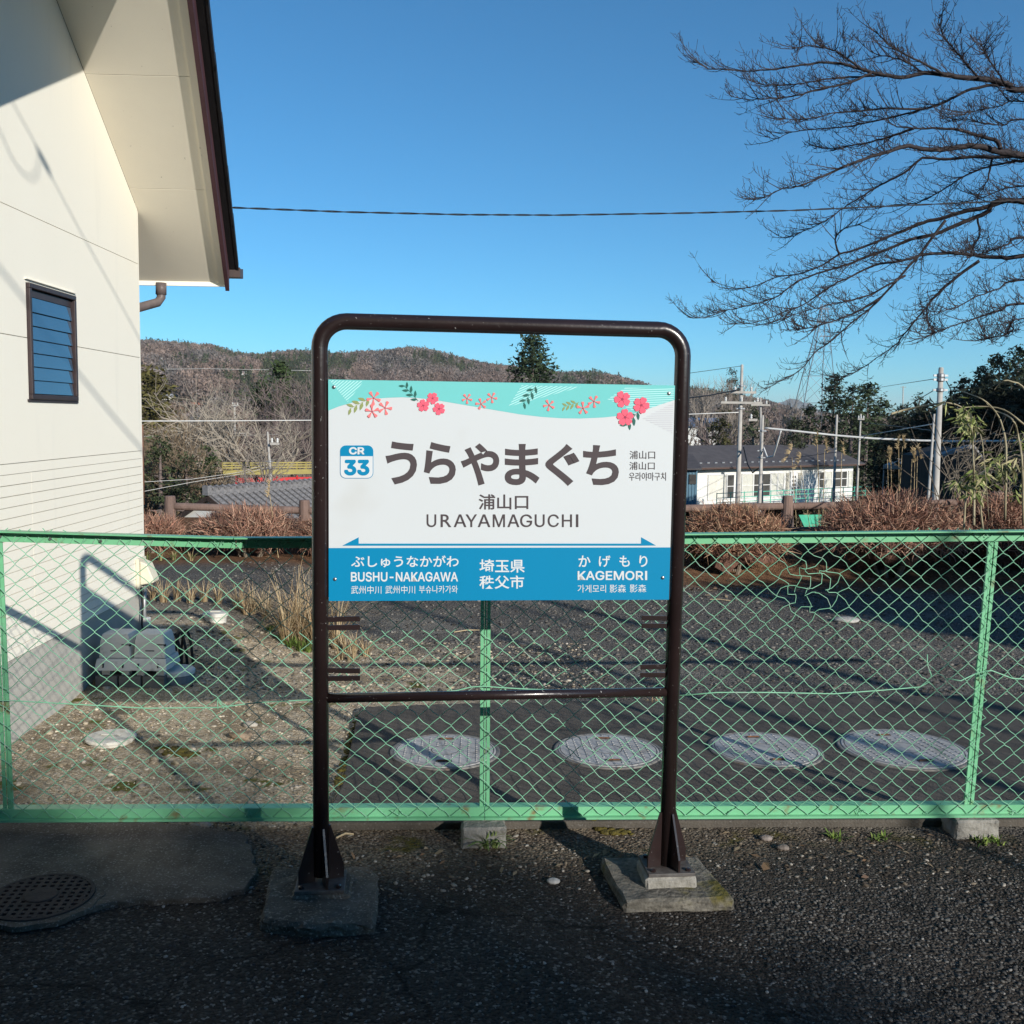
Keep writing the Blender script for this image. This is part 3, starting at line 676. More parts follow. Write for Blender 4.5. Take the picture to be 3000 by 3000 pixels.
def lettering(body, box, mat, lay=3, weight=0.0, sx=1.0, name='lettering'):
    """writing set with Blender's own font, fitted to the box (zoom pixels) it has in the photograph"""
    cu = bpy.data.curves.new('t', 'FONT'); cu.body = body
    if LATIN and body != 'R' and all(ord(ch_) < 128 for ch_ in body): cu.font = LATIN
    latin = all(ord(ch_) < 128 for ch_ in body); cu.offset = 0.0 if latin else weight; cu.resolution_u = 5; cu.fill_mode = 'FRONT' if hasattr(cu, 'fill_mode') else cu.fill_mode
    ob = bpy.data.objects.new('t', cu); COL.objects.link(ob); bpy.context.view_layer.update()
    me = bpy.data.meshes.new_from_object(ob.evaluated_get(DG()))
    co = np.array([v.co[:2] for v in me.vertices]); fs = [tuple(p.vertices) for p in me.polygons]
    bpy.data.objects.remove(ob); bpy.data.curves.remove(cu); bpy.data.meshes.remove(me)
    bold = [(0.0, 0.0)]
    if latin and weight > 0: bold += [(weight * math.cos(k * math.pi / 5), weight * math.sin(k * math.pi / 5)) for k in range(10)]
    lo, hi = co.min(0) - (weight if latin else 0), co.max(0) + (weight if latin else 0)
    x0, x1, y0, y1 = box; mb = MB()
    A, Bq, Cq, Dq = (np.array(bz(*q)) for q in ((x0, y1), (x1, y1), (x1, y0), (x0, y0)))
    for kk, sh in enumerate(bold):
        u = (co + np.array(sh) - lo) / (hi - lo)
        q = A[None] * ((1 - u[:, :1]) * (1 - u[:, 1:])) + Bq * (u[:, :1] * (1 - u[:, 1:])) + Cq * (u[:, :1] * u[:, 1:]) + Dq * ((1 - u[:, :1]) * u[:, 1:])
        mb.add([sp(s_, z_, BF + lay * 0.00045 + kk * 0.00003) for s_, z_ in q], fs)
    return obj(name, mb, mat, board, fixn=False)
# blue band, teal top, stripes
flat('blue_band', [[(b0, zb_), (b1, zb_), (b1, bz(1700, 1165)[1]), (b0, bz(105, 1168)[1])]], CYAN, 1)
cur = [(1735, 470), (1640, 500), (1560, 530), (1500, 541), (1400, 552), (1290, 557), (1200, 556), (1100, 549), (1000, 537), (900, 520), (800, 503), (700, 486), (600, 469), (520, 460), (450, 457), (380, 459), (300, 466), (220, 480), (150, 500), (100, 520)]
flat('teal_band', [[(b0, zt_), (b0, bz(100, 520)[1])] + px_poly(cur[::-1][1:-1]) + [(b1, bz(1735, 470)[1]), (b1, zt_)]], TEAL, 1)
def hatch(tri, ang, step, w):
    """stripes clipped to a convex polygon given in zoom pixels"""
    P = np.array(tri, float); out = []; d = np.array([math.cos(ang), math.sin(ang)]); nn = np.array([-d[1], d[0]])
    pr = P @ nn
    def cut(lo, hi):
        Q = [tuple(p) for p in P]
        for s_, lim in ((1, lo), (-1, -hi)):
            N = []
            for i in range(len(Q)):
                a, c = np.array(Q[i]), np.array(Q[(i + 1) % len(Q)]); fa, fc = s_ * (a @ nn) - lim, s_ * (c @ nn) - lim
                if fa >= 0: N.append(tuple(a))
                if fa * fc < 0: N.append(tuple(a + (c - a) * fa / (fa - fc)))
            Q = N
            if len(Q) < 3: return None
        return Q
    k = pr.min()
    while k < pr.max():
        q = cut(k, k + w)
        if q: out.append(px_poly(q))
        k += step
    return out
flat('pale_stripes', hatch([(104, 376), (266, 381), (190, 480)], -0.05 + math.pi / 2 * 0 - 0.65, 11, 5), PALE, 2)
flat('pale_stripes', hatch([(1012, 400), (1292, 408), (948, 502)], -0.42, 10, 4.5), PALE, 2)
flat('pale_stripes', hatch([(1500, 412), (1731, 414), (1727, 470), (1560, 530), (1415, 466)], -0.03, 10, 5), PALE, 2)
flat('grey_stripes', hatch([(1582, 556), (1728, 482), (1722, 626)], -0.01, 10, 4), LIL, 2)
# arrow
flat('arrow', [px_poly([(243, 1147), (1575, 1147), (1575, 1157), (243, 1157)]), px_poly([(165, 1157), (243, 1117), (243, 1157)]), px_poly([(1575, 1117), (1645, 1156), (1575, 1157)])], CYAN, 2)
# number badge
def rrect(x0, x1, y0, y1, r, parts='all', n=6):
    P = []
    for cx, cy, a0 in ((x1 - r, y0 + r, -90), (x1 - r, y1 - r, 0), (x0 + r, y1 - r, 90), (x0 + r, y0 + r, 180)):
        for k in range(n + 1):
            a = R(a0 + 90 * k / n); P.append((cx + r * math.cos(a), cy + r * math.sin(a)))
    return P
flat('number_badge', [px_poly(rrect(155, 312, 684, 840, 27))], CYAN, 2)
inner = [q for q in rrect(157.6, 309.4, 700, 837.4, 25) if q[1] > 735]
flat('number_badge', [px_poly([(309.4, 735)] + [q for q in inner] + [(157.6, 735)])], WHT, 3)
lettering('CR', (197, 270, 692, 727), WHT, 4, 0.032); lettering('33', (174, 294, 751, 826), CYAN, 4, 0.040)
# names
for ch, bx in (('う', (370, 518, 665, 868)), ('ら', (551, 701, 668, 865)), ('や', (725, 906, 674, 873)), ('ま', (932, 1096, 677, 871)), ('ぐ', (1124, 1284, 677, 875)), ('ち', (1302, 1470, 682, 871))):
    lettering(ch, bx, GREY, 3, 0.030)
lettering('浦山口', (809, 1043, 914, 986), GREY, 3, 0.012)
for ch, x0, x1 in (('U', 564, 609), ('R', 630, 680), ('A', 692, 751), ('Y', 748, 801), ('A', 805, 864), ('M', 876, 933), ('A', 945, 1001), ('G', 1005, 1061), ('U', 1074, 1120), ('C', 1135, 1187), ('H', 1202, 1249), ('|', 1268, 1279)):
    lettering(ch, (x0, x1, 1009, 1069), GREY, 3, 0.004 if ch != '|' else 0.0)
lettering('浦山口', (1521, 1641, 709, 748), GREY, 3, 0.0); lettering('浦山口', (1520, 1639, 761, 799), GREY, 3, 0.0); lettering('우라야마구치', (1518, 1692, 811, 850), GREY, 3, 0.0)
lettering('ぶしゅうなかがわ', (207, 714, 1203, 1259), WHT, 3, 0.014); lettering('BUSHU-NAKAGAWA', (206, 711, 1281, 1326), WHT, 3, 0.017)
lettering('武州中川', (207, 350, 1346, 1384), WHT, 3, 0.002); lettering('武州中川', (368, 509, 1345, 1383), WHT, 3, 0.002); lettering('부슈나카가와', (527, 710, 1344, 1381), WHT, 3, 0.002)
lettering('埼玉県', (812, 1026, 1221, 1284), WHT, 3, 0.014); lettering('秩父市', (812, 1023, 1297, 1360), WHT, 3, 0.014)
for ch, bx in (('か', (1279, 1336, 1203, 1257)), ('げ', (1375, 1430, 1203, 1257)), ('も', (1472, 1521, 1204, 1256)), ('り', (1566, 1604, 1203, 1257))): lettering(ch, bx, WHT, 3, 0.014)
lettering('KAGEMOR', (1275, 1585, 1276, 1319), WHT, 3, 0.016); lettering('|', (1593, 1603, 1276, 1319), WHT, 3, 0.0)
lettering('가게모리', (1275, 1409, 1341, 1378), WHT, 3, 0.002); lettering('影森', (1426, 1503, 1340, 1378), WHT, 3, 0.002); lettering('影森', (1521, 1599, 1339, 1377), WHT, 3, 0.002)
# printed blossoms and sprigs
def zA(a, c): return ((940 + a * .28986 - 900) / .62112, (1090 + c * .28986 - 880) / .62112)
def zB(a, c): return ((1450 + a * .28986 - 900) / .62112, (1090 + c * .28986 - 880) / .62112)
def blossom(cx, cy, r, kind, rot, lay):
    r = r * .28986 / .62112; P = []
    for k in range(5):
        a = rot + k * 2 * math.pi / 5; c, s = math.cos(a), math.sin(a); q = []
        if kind == 'pin': out = [(0.06, -0.03), (0.45, -0.10), (0.86, -0.24), (1.02, -0.12), (0.97, 0.0), (1.0, 0.14), (0.84, 0.22), (0.45, 0.10), (0.06, 0.03)]
        else: out = [(0.05, -0.10), (0.35, -0.30), (0.70, -0.42), (0.95, -0.26), (0.93, -0.02), (1.0, 0.20), (0.75, 0.40), (0.38, 0.30), (0.05, 0.10)]
        for u, v in out: q.append((cx + r * (u * c - v * s), cy + r * (u * s + v * c)))
        P.append(px_poly(q))
    o = flat('printed_blossom', P, PINK2 if kind == 'pin' else PINK, lay)
    n = 8; hr = r * (0.10 if kind == 'pin' else 0.15)
    flat('blossom_heart', [px_poly([(cx + hr * math.cos(6.283 * k / n), cy + hr * math.sin(6.283 * k / n)) for k in range(n)])], PDK, lay + 1)
def sprig(a, c, n, L, mat, lay, bend=0.1):
    a = np.array(a); c = np.array(c); d = c - a; Ln = np.hypot(*d); d = d / Ln; nn = np.array([-d[1], d[0]]); P = []
    P.append(px_poly([a - nn * .8, c - nn * .8, c + nn * .8, a + nn * .8]))
    for k in range(n):
        t = (k + 0.5) / n; b = a + d * Ln * t; sg = 1 if k % 2 else -1
        dirn = d * 0.72 + nn * sg * 0.70; pn = np.array([-dirn[1], dirn[0]]); ll = L * (1.0 - 0.3 * abs(t - 0.4))
        P.append(px_poly([b, b + dirn * ll * .4 + pn * ll * .20, b + dirn * ll * .75 + pn * ll * .13, b + dirn * ll, b + dirn * ll * .75 - pn * ll * .13, b + dirn * ll * .4 - pn * ll * .20]))
    flat('printed_sprig', P, mat, lay)
sprig(zA(500, 265), zA(290, 372), 7, 42, LFO, 3); sprig(zA(985, 292), zA(838, 132), 7, 36, LFD, 3); sprig(zB(418, 134), zB(285, 322), 7, 38, LFD, 3)
sprig(zB(850, 305), zB(695, 352), 7, 30, LFO, 3); sprig(zB(1455, 392), zB(1325, 545), 6, 42, LFD, 3)
for f, a, c, r, k, rot in ((zA, 535, 262, 74, 'pin', .4), (zA, 520, 397, 72, 'pin', .9), (zA, 650, 362, 72, 'pin', .1), (zA, 1478, 268, 54, 'pin', .3), (zA, 1620, 322, 58, 'pin', .7), (zA, 1728, 258, 56, 'pin', .2),
                       (zB, 547, 335, 60, 'pin', .5), (zB, 890, 365, 66, 'pin', .9), (zB, 1000, 297, 64, 'pin', .2), (zA, 1130, 265, 62, 'ch', .2), (zA, 1035, 338, 64, 'ch', .8), (zA, 1195, 372, 64, 'ch', .5),
                       (zB, 1287, 275, 86, 'ch', .6), (zB, 1478, 335, 86, 'ch', .1), (zB, 1315, 458, 88, 'ch', .9)):
    blossom(*f(a, c), r, k, rot, 5 if (a, c) not in ((1478, 335), (520, 397)) else 7)
MSCR = M('screw_head', (0.55, 0.55, 0.56), (0.42, 0.42, 0.43), scale=60, rough=0.3, metal=0.9)
for a, c in ((126, 409), (1706, 439), (131, 1315), (1677, 1308)):
    s, z = bz(a, c); mb = MB(); mb.lathe(sp(s, z, BF), [(0.0062, 0), (0.0058, .002), (0.003, .0036)], 14, axis=SN); mb.smooth = True; obj('screw', mb, MSCR, board)
# ---- footings of the sign
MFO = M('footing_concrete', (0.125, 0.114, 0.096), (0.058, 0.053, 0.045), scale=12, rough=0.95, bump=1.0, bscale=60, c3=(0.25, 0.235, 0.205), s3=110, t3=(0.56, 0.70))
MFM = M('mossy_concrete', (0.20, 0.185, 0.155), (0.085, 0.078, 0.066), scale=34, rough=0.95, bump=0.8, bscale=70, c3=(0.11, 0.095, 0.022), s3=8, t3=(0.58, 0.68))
def rough_block(poly, z0, z1, seed, amp=0.006):
    b = bmesh.new(); v = [b.verts.new((p[0], p[1], z0)) for p in poly]; f = b.faces.new(v)
    r_ = bmesh.ops.extrude_face_region(b, geom=[f]); bmesh.ops.translate(b, verts=[q for q in r_['geom'] if isinstance(q, bmesh.types.BMVert)], vec=(0, 0, z1 - z0))
    bmesh.ops.recalc_face_normals(b, faces=b.faces)
    bmesh.ops.bevel(b, geom=list(b.edges), offset=min(0.008, (z1 - z0) * .3), segments=1, affect='EDGES')
    bmesh.ops.subdivide_edges(b, edges=[e for e in b.edges if e.calc_length() > 0.05], cuts=5, use_grid_fill=True)
    rn = random.Random(seed)
    for q in b.verts:
        k = amp if q.co.z > z0 + .004 else 0
        q.co += Vector((rn.uniform(-k, k), rn.uniform(-k, k), rn.uniform(-k, k * .3)))
    bmesh.ops.triangulate(b, faces=b.faces)
    mb = MB().add([q.co[:] for q in b.verts], [tuple(w.index for w in t.verts) for t in (b.verts.index_update() or b.faces)]); b.free(); return mb
lf = [G(762, 2692, .04), G(900, 2712, .04), G(1100, 2700, .04), G(1106, 2560, .04), G(1085, 2538, .04), G(800, 2540, .04)]
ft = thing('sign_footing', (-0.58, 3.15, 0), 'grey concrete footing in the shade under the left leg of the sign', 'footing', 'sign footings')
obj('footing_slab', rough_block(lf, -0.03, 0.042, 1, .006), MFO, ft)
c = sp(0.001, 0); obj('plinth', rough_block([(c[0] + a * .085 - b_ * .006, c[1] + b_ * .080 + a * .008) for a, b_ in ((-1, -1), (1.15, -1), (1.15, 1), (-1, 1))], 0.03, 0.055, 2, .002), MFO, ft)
rf_ = [G(1828, 2636, .042), G(2153, 2630, .042), G(2043, 2507, .042), G(1760, 2510, .042)]
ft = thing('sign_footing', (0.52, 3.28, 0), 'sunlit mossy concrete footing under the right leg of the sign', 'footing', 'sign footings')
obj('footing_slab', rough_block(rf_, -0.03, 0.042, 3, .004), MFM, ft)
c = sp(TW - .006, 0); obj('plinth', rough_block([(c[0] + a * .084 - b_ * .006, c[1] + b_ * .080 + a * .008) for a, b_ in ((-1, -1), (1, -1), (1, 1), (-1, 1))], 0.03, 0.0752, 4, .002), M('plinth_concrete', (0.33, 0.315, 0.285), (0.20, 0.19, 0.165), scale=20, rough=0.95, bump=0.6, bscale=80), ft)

# ================================================================== GREEN CHAIN-LINK FENCE
FE = np.array([1.0, 0.055, 0]); FE /= np.linalg.norm(FE); FN = np.array([FE[1], -FE[0], 0.0]); FO = np.array([0, 3.665, 0.0])
def fpx(x, y, out=0.0): q = PL(x, y, FO + FN * out, FN); return (q - FO) @ FE, q[2]
def fp(u, z, n=0.0): p = FO + FE * u + FN * n; return np.array([p[0], p[1], z])
MGR = M('green_rail_paint', (0.185, 0.50, 0.285), (0.145, 0.42, 0.225), scale=5, rough=0.42, spec=0.4, c3=(0.19, 0.17, 0.085), s3=17, t3=(0.60, 0.74), coat=0.1)
MGW = M('green_wire', (0.245, 0.54, 0.365), (0.16, 0.41, 0.26), scale=9, rough=0.45, spec=0.4, c3=(0.30, 0.40, 0.34), s3=20, t3=(0.58, 0.7))
fence = thing('chain_link_fence', FO + (0, 0, 0.08), 'low green chain-link fence with angle-iron rails behind the sign', 'fence')
UL, UR = -2.245, 4.3
um = fpx(1420, 2300)[0]
t0 = fpx(0, 1552); t1 = fpx(916, 1578); t2 = fpx(2005, 1560); t3 = fpx(3000, 1551)
def lin(a, b, u): return a[1] + (b[1] - a[1]) * (u - a[0]) / (b[0] - a[0])
def ztop(u):
    zl = lin(t0, t1, u); zr2 = lin(t2, t3, u)
    u1 = t1[0]
    zc = t1[1] + (t2[1] - t1[1]) * (u - u1) / (t2[0] - u1)
    return np.where(u < u1, zl, np.where(u < t2[0], zc, zr2))
c0 = fpx(0, 2403); c1 = fpx(3000, 2388)
def zbot(u): return c0[1] + (c1[1] - c0[1]) * (u - c0[0]) / (c1[0] - c0[0])
segs = [(UL, -1.845), (-1.845, fpx(690, 1580)[0]), (fpx(690, 1580)[0], um), (um, 1.82), (1.82, UR)]
segs = [(UL, fpx(690, 1580)[0]), (fpx(690, 1580)[0] + .004, um), (um + .003, UR)]
for a, c in segs:
    za, zc = float(ztop(a)), float(ztop(c))
    if c == UR: za, zc = lin(t2, t3, a), lin(t2, t3, c)
    mb = MB(); mb.bar(fp(a, za - .0025, .022), fp(c, zc - .0025, .022), 0.045, 0.005)
    mb.bar(fp(a, za - .0235, 0), fp(c, zc - .0235, 0), 0.005, 0.037); obj('top_rail', mb, MGR, fence)
for a, c in ((UL, um), (um + .002, UR)):
    mb = MB(); za, zc = float(zbot(a)), float(zbot(c))
    mb.bar(fp(a, za + .0245, 0), fp(c, zc + .0245, 0), 0.005, 0.033); mb.bar(fp(a, za + .004, .010), fp(c, zc + .004, .010), 0.026, 0.008); mb.bar(fp(a, za + .0385, -.0235), fp(c, zc + .0385, -.0235), 0.040, 0.005)
    obj('bottom_rail', mb, MGR, fence)
# posts: two flanges with a dark slot, as T-iron
posts = [(fpx(22, 2360)[0], fpx(22, 2360)[0] - .01), (fpx(1420, 2340)[0], fpx(1424, 1600)[0]), (fpx(2842, 2343)[0], fpx(2914, 1590)[0])]
for ub, ut in posts:
    mb = MB(); A = fp(ub, float(zbot(ub)) + .038, -.008); Bq = fp(ut, float(ztop(ut)) - .012, -.008)
    sd = FE * .012
    mb.bar(A - sd, Bq - sd, 0.012, 0.005, up=FN); mb.bar(A + sd, Bq + sd, 0.012, 0.005, up=FN); mb.bar(A - FN * .018, Bq - FN * .018, 0.006, 0.034, up=FN)
    obj('post', mb, MGR, fence)
# ---- woven wire: zig-zag wires linked to their neighbours, slack and a little torn
CW = 0.0385; CH = 0.0345; WR = 0.00155
rw = random.Random(4)
TRU, TRZ = fpx(2375, 1720)
def slack(u, z):
    du = 0.024 * (fbm(u * 2.1 + 7, z * 2.5, 51) - .47) + 0.012 * (fbm(u * 7, z * 7, 61) - .47)
    dz = 0.042 * (fbm(u * 1.6, z * 2.1 + 5, 52) - .47) + 0.012 * (fbm(u * 7 + 4, z * 9, 62) - .47)
    dn = 0.020 * (fbm(u * 1.2 + 3, z * 1.7, 53) - .42)
    w = np.exp(-((u - TRU) ** 2 / .012 + (z - TRZ) ** 2 / .010)); du = du + w * 0.030 * np.sin(z * 80); dz = dz + w * 0.020 * np.sin(u * 90)
    return du, dz, dn
def weave(u0, u1, zlo, zhi, name):
    """all wires of one fence bay"""
    VV = []; FF = []; base = 0; n = int((u1 - u0) / CW)
    for k in range(n):
        uc = u0 + k * CW; P = []
        zl, zh = float(zlo(uc)), float(zhi(uc)); j = 0; z = zl
        while z < zh:
            sgn = 1 if (j + k) % 2 else -1
            # the hook where two wires interlock
            P += [(uc + sgn * (CW / 2 - .0035), z - .0045, .0), (uc + sgn * (CW / 2 + .0014), z, .0022 * sgn), (uc + sgn * (CW / 2 - .0035), z + .0045, .0)]
            bw = rw.uniform(-.0035, .0035); P.append((uc + bw * .8, z + CH / 2 + bw, .0))
            z += CH; j += 1
        P = np.array(P)
        tear = np.hypot((P[:, 0] - TRU) / .05, (P[:, 1] - TRZ) / .07) < 1
        du, dz, dn = slack(P[:, 0], P[:, 1]); edge = np.minimum(P[:, 1] - zl, zh - P[:, 1]); e = np.clip(edge / .12, 0, 1)
        Q = np.stack([P[:, 0] + du, P[:, 1] + dz * e, 0.0075 + P[:, 2] + dn * e], -1)
        W3 = FO[None] + FE[None] * Q[:, :1] + FN[None] * Q[:, 2:]; W3[:, 2] = Q[:, 1]
        spans = [W3]
        if tear.any() and rw.random() < 0.7:
            i = int(np.argmax(tear)) + rw.randint(0, 2); spans = [W3[:i], W3[i + 2:]]
        for w in spans:
            m_ = len(w)
            if m_ < 3: continue
            T = np.gradient(w, axis=0); T /= np.linalg.norm(T, axis=1, keepdims=True); A = np.cross(T, FN); A /= np.linalg.norm(A, axis=1, keepdims=True); Bn = np.cross(T, A)
            ring = np.stack([w + (A * math.cos(t) + Bn * math.sin(t)) * WR for t in (0.4, 1.657, 2.914, 4.17, 5.43)], 1)
            i, j2 = np.meshgrid(np.arange(m_ - 1), np.arange(5), indexing='ij'); j3 = (j2 + 1) % 5
            FF.append(base + np.stack([i * 5 + j2, i * 5 + j3, (i + 1) * 5 + j3, (i + 1) * 5 + j2], -1).reshape(-1, 4)); VV.append(ring.reshape(-1, 3)); base += m_ * 5
    o = raw_obj(name, np.concatenate(VV), np.concatenate(FF), MGW, parent=fence, smooth=True); o['kind'] = 'stuff'; return o
top_in = lambda u: ztop(u) - .004
weave(UL + .02, -0.735, lambda u: zbot(u) + .004, lambda u: top_in(u) - .004, 'wire_mesh')
weave(-0.735, um, lambda u: zbot(u) + .006, lambda u: top_in(u) - .020, 'wire_mesh')
weave(um, 1.80, lambda u: zbot(u) + .006, lambda u: np.where(u > .5, lin(t2, t3, u), ztop(u)) - .008, 'wire_mesh')
weave(1.80, 4.2, lambda u: zbot(u) + .006, lambda u: lin(t2, t3, u) - .008, 'wire_mesh')
# tension wires and ties
def on_f(L, out=.011): return [fp(*fpx(x, y), out) for x, y in L]
for L in ([(-300, 2045), (40, 2050), (250, 2062), (430, 2072), (640, 2070), (760, 2055), (900, 2048), (1000, 2046)],
          [(1000, 2046), (1130, 2038), (1250, 2030), (1340, 2020), (1380, 2010), (1420, 2008), (1470, 2012), (1540, 2016), (1700, 2022), (1900, 2032)],
          [(1980, 2036), (2100, 2026), (2250, 2026), (2440, 2030), (2600, 2018), (2690, 2010), (2718, 1995), (2724, 1975), (2712, 1945), (2712, 1915)],
          [(2770, 1985), (2810, 1992), (2860, 1968), (2900, 1962), (2960, 1985), (3040, 1990), (3400, 1985)]):
    mb = MB(); mb.tube(on_f(L, .0125), 0.0024, 6); mb.smooth = True; obj('tension_wire', mb, MGW, fence)
rt = random.Random(8)
for x, y in ((650, 2060), (735, 2380), (1160, 2375), (2135, 2380), (2715, 2376), (2885, 1966), (2880, 1562), (2880, 1975), (640, 1585), (730, 1592), (2520, 2378), (2960, 2378)):
    u, z = fpx(x, y); L = [fp(u + rt.uniform(-.022, .022), z + rt.uniform(-.02, .02), .008 + rt.uniform(0, .01)) for _ in range(6)]
    mb = MB(); mb.tube(L, 0.0016, 5); obj('tie_wire', mb, MGW, fence)
for x in (4, 150, 297):
    u, z = fpx(x, 1570 + x * .05); mb = MB(); mb.lathe(fp(u, z, .004), [(.006, 0), (.006, .006), (.003, .009)], 6, axis=FN); obj('bolt', mb, MSCR, fence)
# loose wire ends standing over the rail
mb = MB()
for k in range(46):
    u = UL + .05 + k * CW * 2 * .52 + rt.uniform(-.004, .004)
    if u > -0.75: break
    z = float(ztop(u)) - .018; mb.tube([fp(u, z - .02, .008), fp(u + .012, z, .009), fp(u + .026, z + .016, .010)], 0.0015, 4)
    mb.tube([fp(u + .03, z + .006, .009), fp(u + .075, z + .004, .010)], 0.0014, 4)
tag(obj('wire_ends', mb, MGW, fence), kind='stuff')
# ---- concrete blocks the fence stands on
MBLO = M('block_concrete', (0.33, 0.32, 0.29), (0.20, 0.19, 0.17), scale=16, rough=0.95, bump=0.7, bscale=80, c3=(0.12, 0.11, 0.06), s3=16, t3=(0.6, 0.74))
for (xa, ya, xb, yb), lab in (((1350, 2486, 1484, 2484), 'square concrete block under the fence post between the sign legs'), ((2797, 2459, 2929, 2457), 'sunlit concrete block under the fence at the right edge')):
    A = G(xa, ya); Bq = G(xb, yb); d = (Bq - A); d /= np.linalg.norm(d); nn = np.array([-d[1], d[0], 0]); dep = 0.16
    P = [A, Bq, Bq + nn * dep - d * .01, A + nn * dep + d * .01]
    zt2 = float(zbot((A[0] + Bq[0]) / 2)) - 0.002
    mbk = rough_block([(p[0], p[1]) for p in P], -0.04, zt2, 7, .003)
    tag(obj('concrete_block', mbk, MBLO, base=(*((A + Bq) / 2)[:2], 0)), lab, 'block', 'fence blocks')

# ================================================================== COVERS
MLID = M('pale_cover_plastic', (0.47, 0.48, 0.50), (0.39, 0.40, 0.42), scale=9, rough=0.6, c3=(0.30, 0.30, 0.31), s3=40, t3=(0.6, 0.75), bump=0.1)
MRUST = M('rusty_steel', (0.26, 0.11, 0.05), (0.10, 0.05, 0.03), scale=40, rough=0.85)
MGROOVE = M('groove_dark', (0.10, 0.10, 0.10), (0.07, 0.07, 0.07), scale=30, rough=0.95)  # even dark tone for grooves, key slots and the frame gap
MRIM = M('cover_frame', (0.24, 0.235, 0.225), (0.13, 0.125, 0.115), scale=12, rough=0.7, c3=(0.16, 0.09, 0.05), s3=16, t3=(0.6, 0.75))
def cover(cx, cy, w, rot, label):
    c = G(cx, cy, 0.036); r = w
    t = thing('manhole_cover', (c[0], c[1], 0.028), label, 'manhole cover', 'pale covers in the slab')
    kk = (cx * .37) % 1.0; MLID = M('cover_%d' % cx, (0.45 + .06 * kk, 0.455 + .055 * kk, 0.46 + .05 * kk), (0.34, 0.335, 0.325), scale=3.5 + 3 * kk, rough=0.65, c3=(0.20, 0.18, 0.155), s3=7 + 6 * kk, t3=(0.58 - .04 * kk, 0.82), bump=0.15)
    z0 = 0.028
    mb = MB(); mb.lathe((c[0], c[1], z0), [(r, 0), (r, .006), (r - .004, .008), (r - .012, .008), (r - .014, .0062), (r - .018, .0062)], 56); obj('rim', mb, MRIM, t)
    mb = MB(); mb.lathe((c[0], c[1], z0 + .0035), [(r - .019, 0), (r - .019, .0045), (r - .022, .006)], 56); lid = obj('lid', mb, MLID, t); BASE[lid] = BASE[t]
    zt3 = z0 + .0096
    for q in range(2):                                     # raised rings
        rr_ = (r * .88, r * .24)[q]; mb = MB(); n = 48
        for k in range(n):
            a, e = 6.2832 * k / n, 6.2832 * (k + 1) / n
            mb.add([(c[0] + rq * math.cos(t_), c[1] + rq * math.sin(t_), zt3 + .0004) for rq, t_ in ((rr_, a), (rr_ + .004, a), (rr_ + .004, e), (rr_, e))], [(0, 1, 2, 3)])
        obj('ring_groove', mb, MGROOVE, lid)
    mb = MB()
    for k in range(56):
        a, e = 6.2832 * k / 56, 6.2832 * (k + 1) / 56; mb.add([(c[0] + rq * math.cos(t_), c[1] + rq * math.sin(t_), .0288) for rq, t_ in ((r + .0005, a), (r + .009 + .003 * math.sin(k * .9), a), (r + .009 + .003 * math.sin((k + 1) * .9), e), (r + .0005, e))], [(0, 1, 2, 3)])
    obj('frame_gap', mb, MGROOVE, t)
    ca, sa = math.cos(rot), math.sin(rot)
    mb = MB(); st = 0.036
    for i in range(-8, 9):
        for j in range(-8, 9):
            x, y = i * st, j * st * .8 + (i % 2) * st * .4
            d = math.hypot(x, y)
            if d > r * .84 or d < r * .28: continue
            if abs(x) < .05 and abs(abs(y) - r * .62) < .03: continue
            mb.box((c[0] + x * ca - y * sa, c[1] + x * sa + y * ca, zt3 + .0008), (0.006, 0.020, .0036), rz=rot)
    tr = obj('tread', mb, MLID, lid); tr['kind'] = 'stuff'
    for sg in (-1, 1):
        x, y = 0, sg * r * .62
        mb = MB(); mb.box((c[0] + x * ca - y * sa, c[1] + x * sa + y * ca, zt3 + .001), (0.070, 0.022, .005), rz=rot); obj('key_slot', mb, MGROOVE, lid)
        mb = MB(); mb.box((c[0] + x * ca - y * sa, c[1] + x * sa + y * ca, zt3 + .004), (0.055, 0.010, .006), rz=rot); obj('lift_bar', mb, MRUST, lid, bevel=.002)
cover(1304, 2198, .250, .03, 'pale round manhole cover behind the fence post, leftmost of four'); cover(1782, 2196, .250, .06, 'pale round manhole cover left of the right sign leg, second of four')
cover(2242, 2193, .262, .12, 'pale round manhole cover just right of the right sign leg'); cover(2647, 2191, .300, .15, 'largest pale manhole cover, crossed by a shadow, at far right')
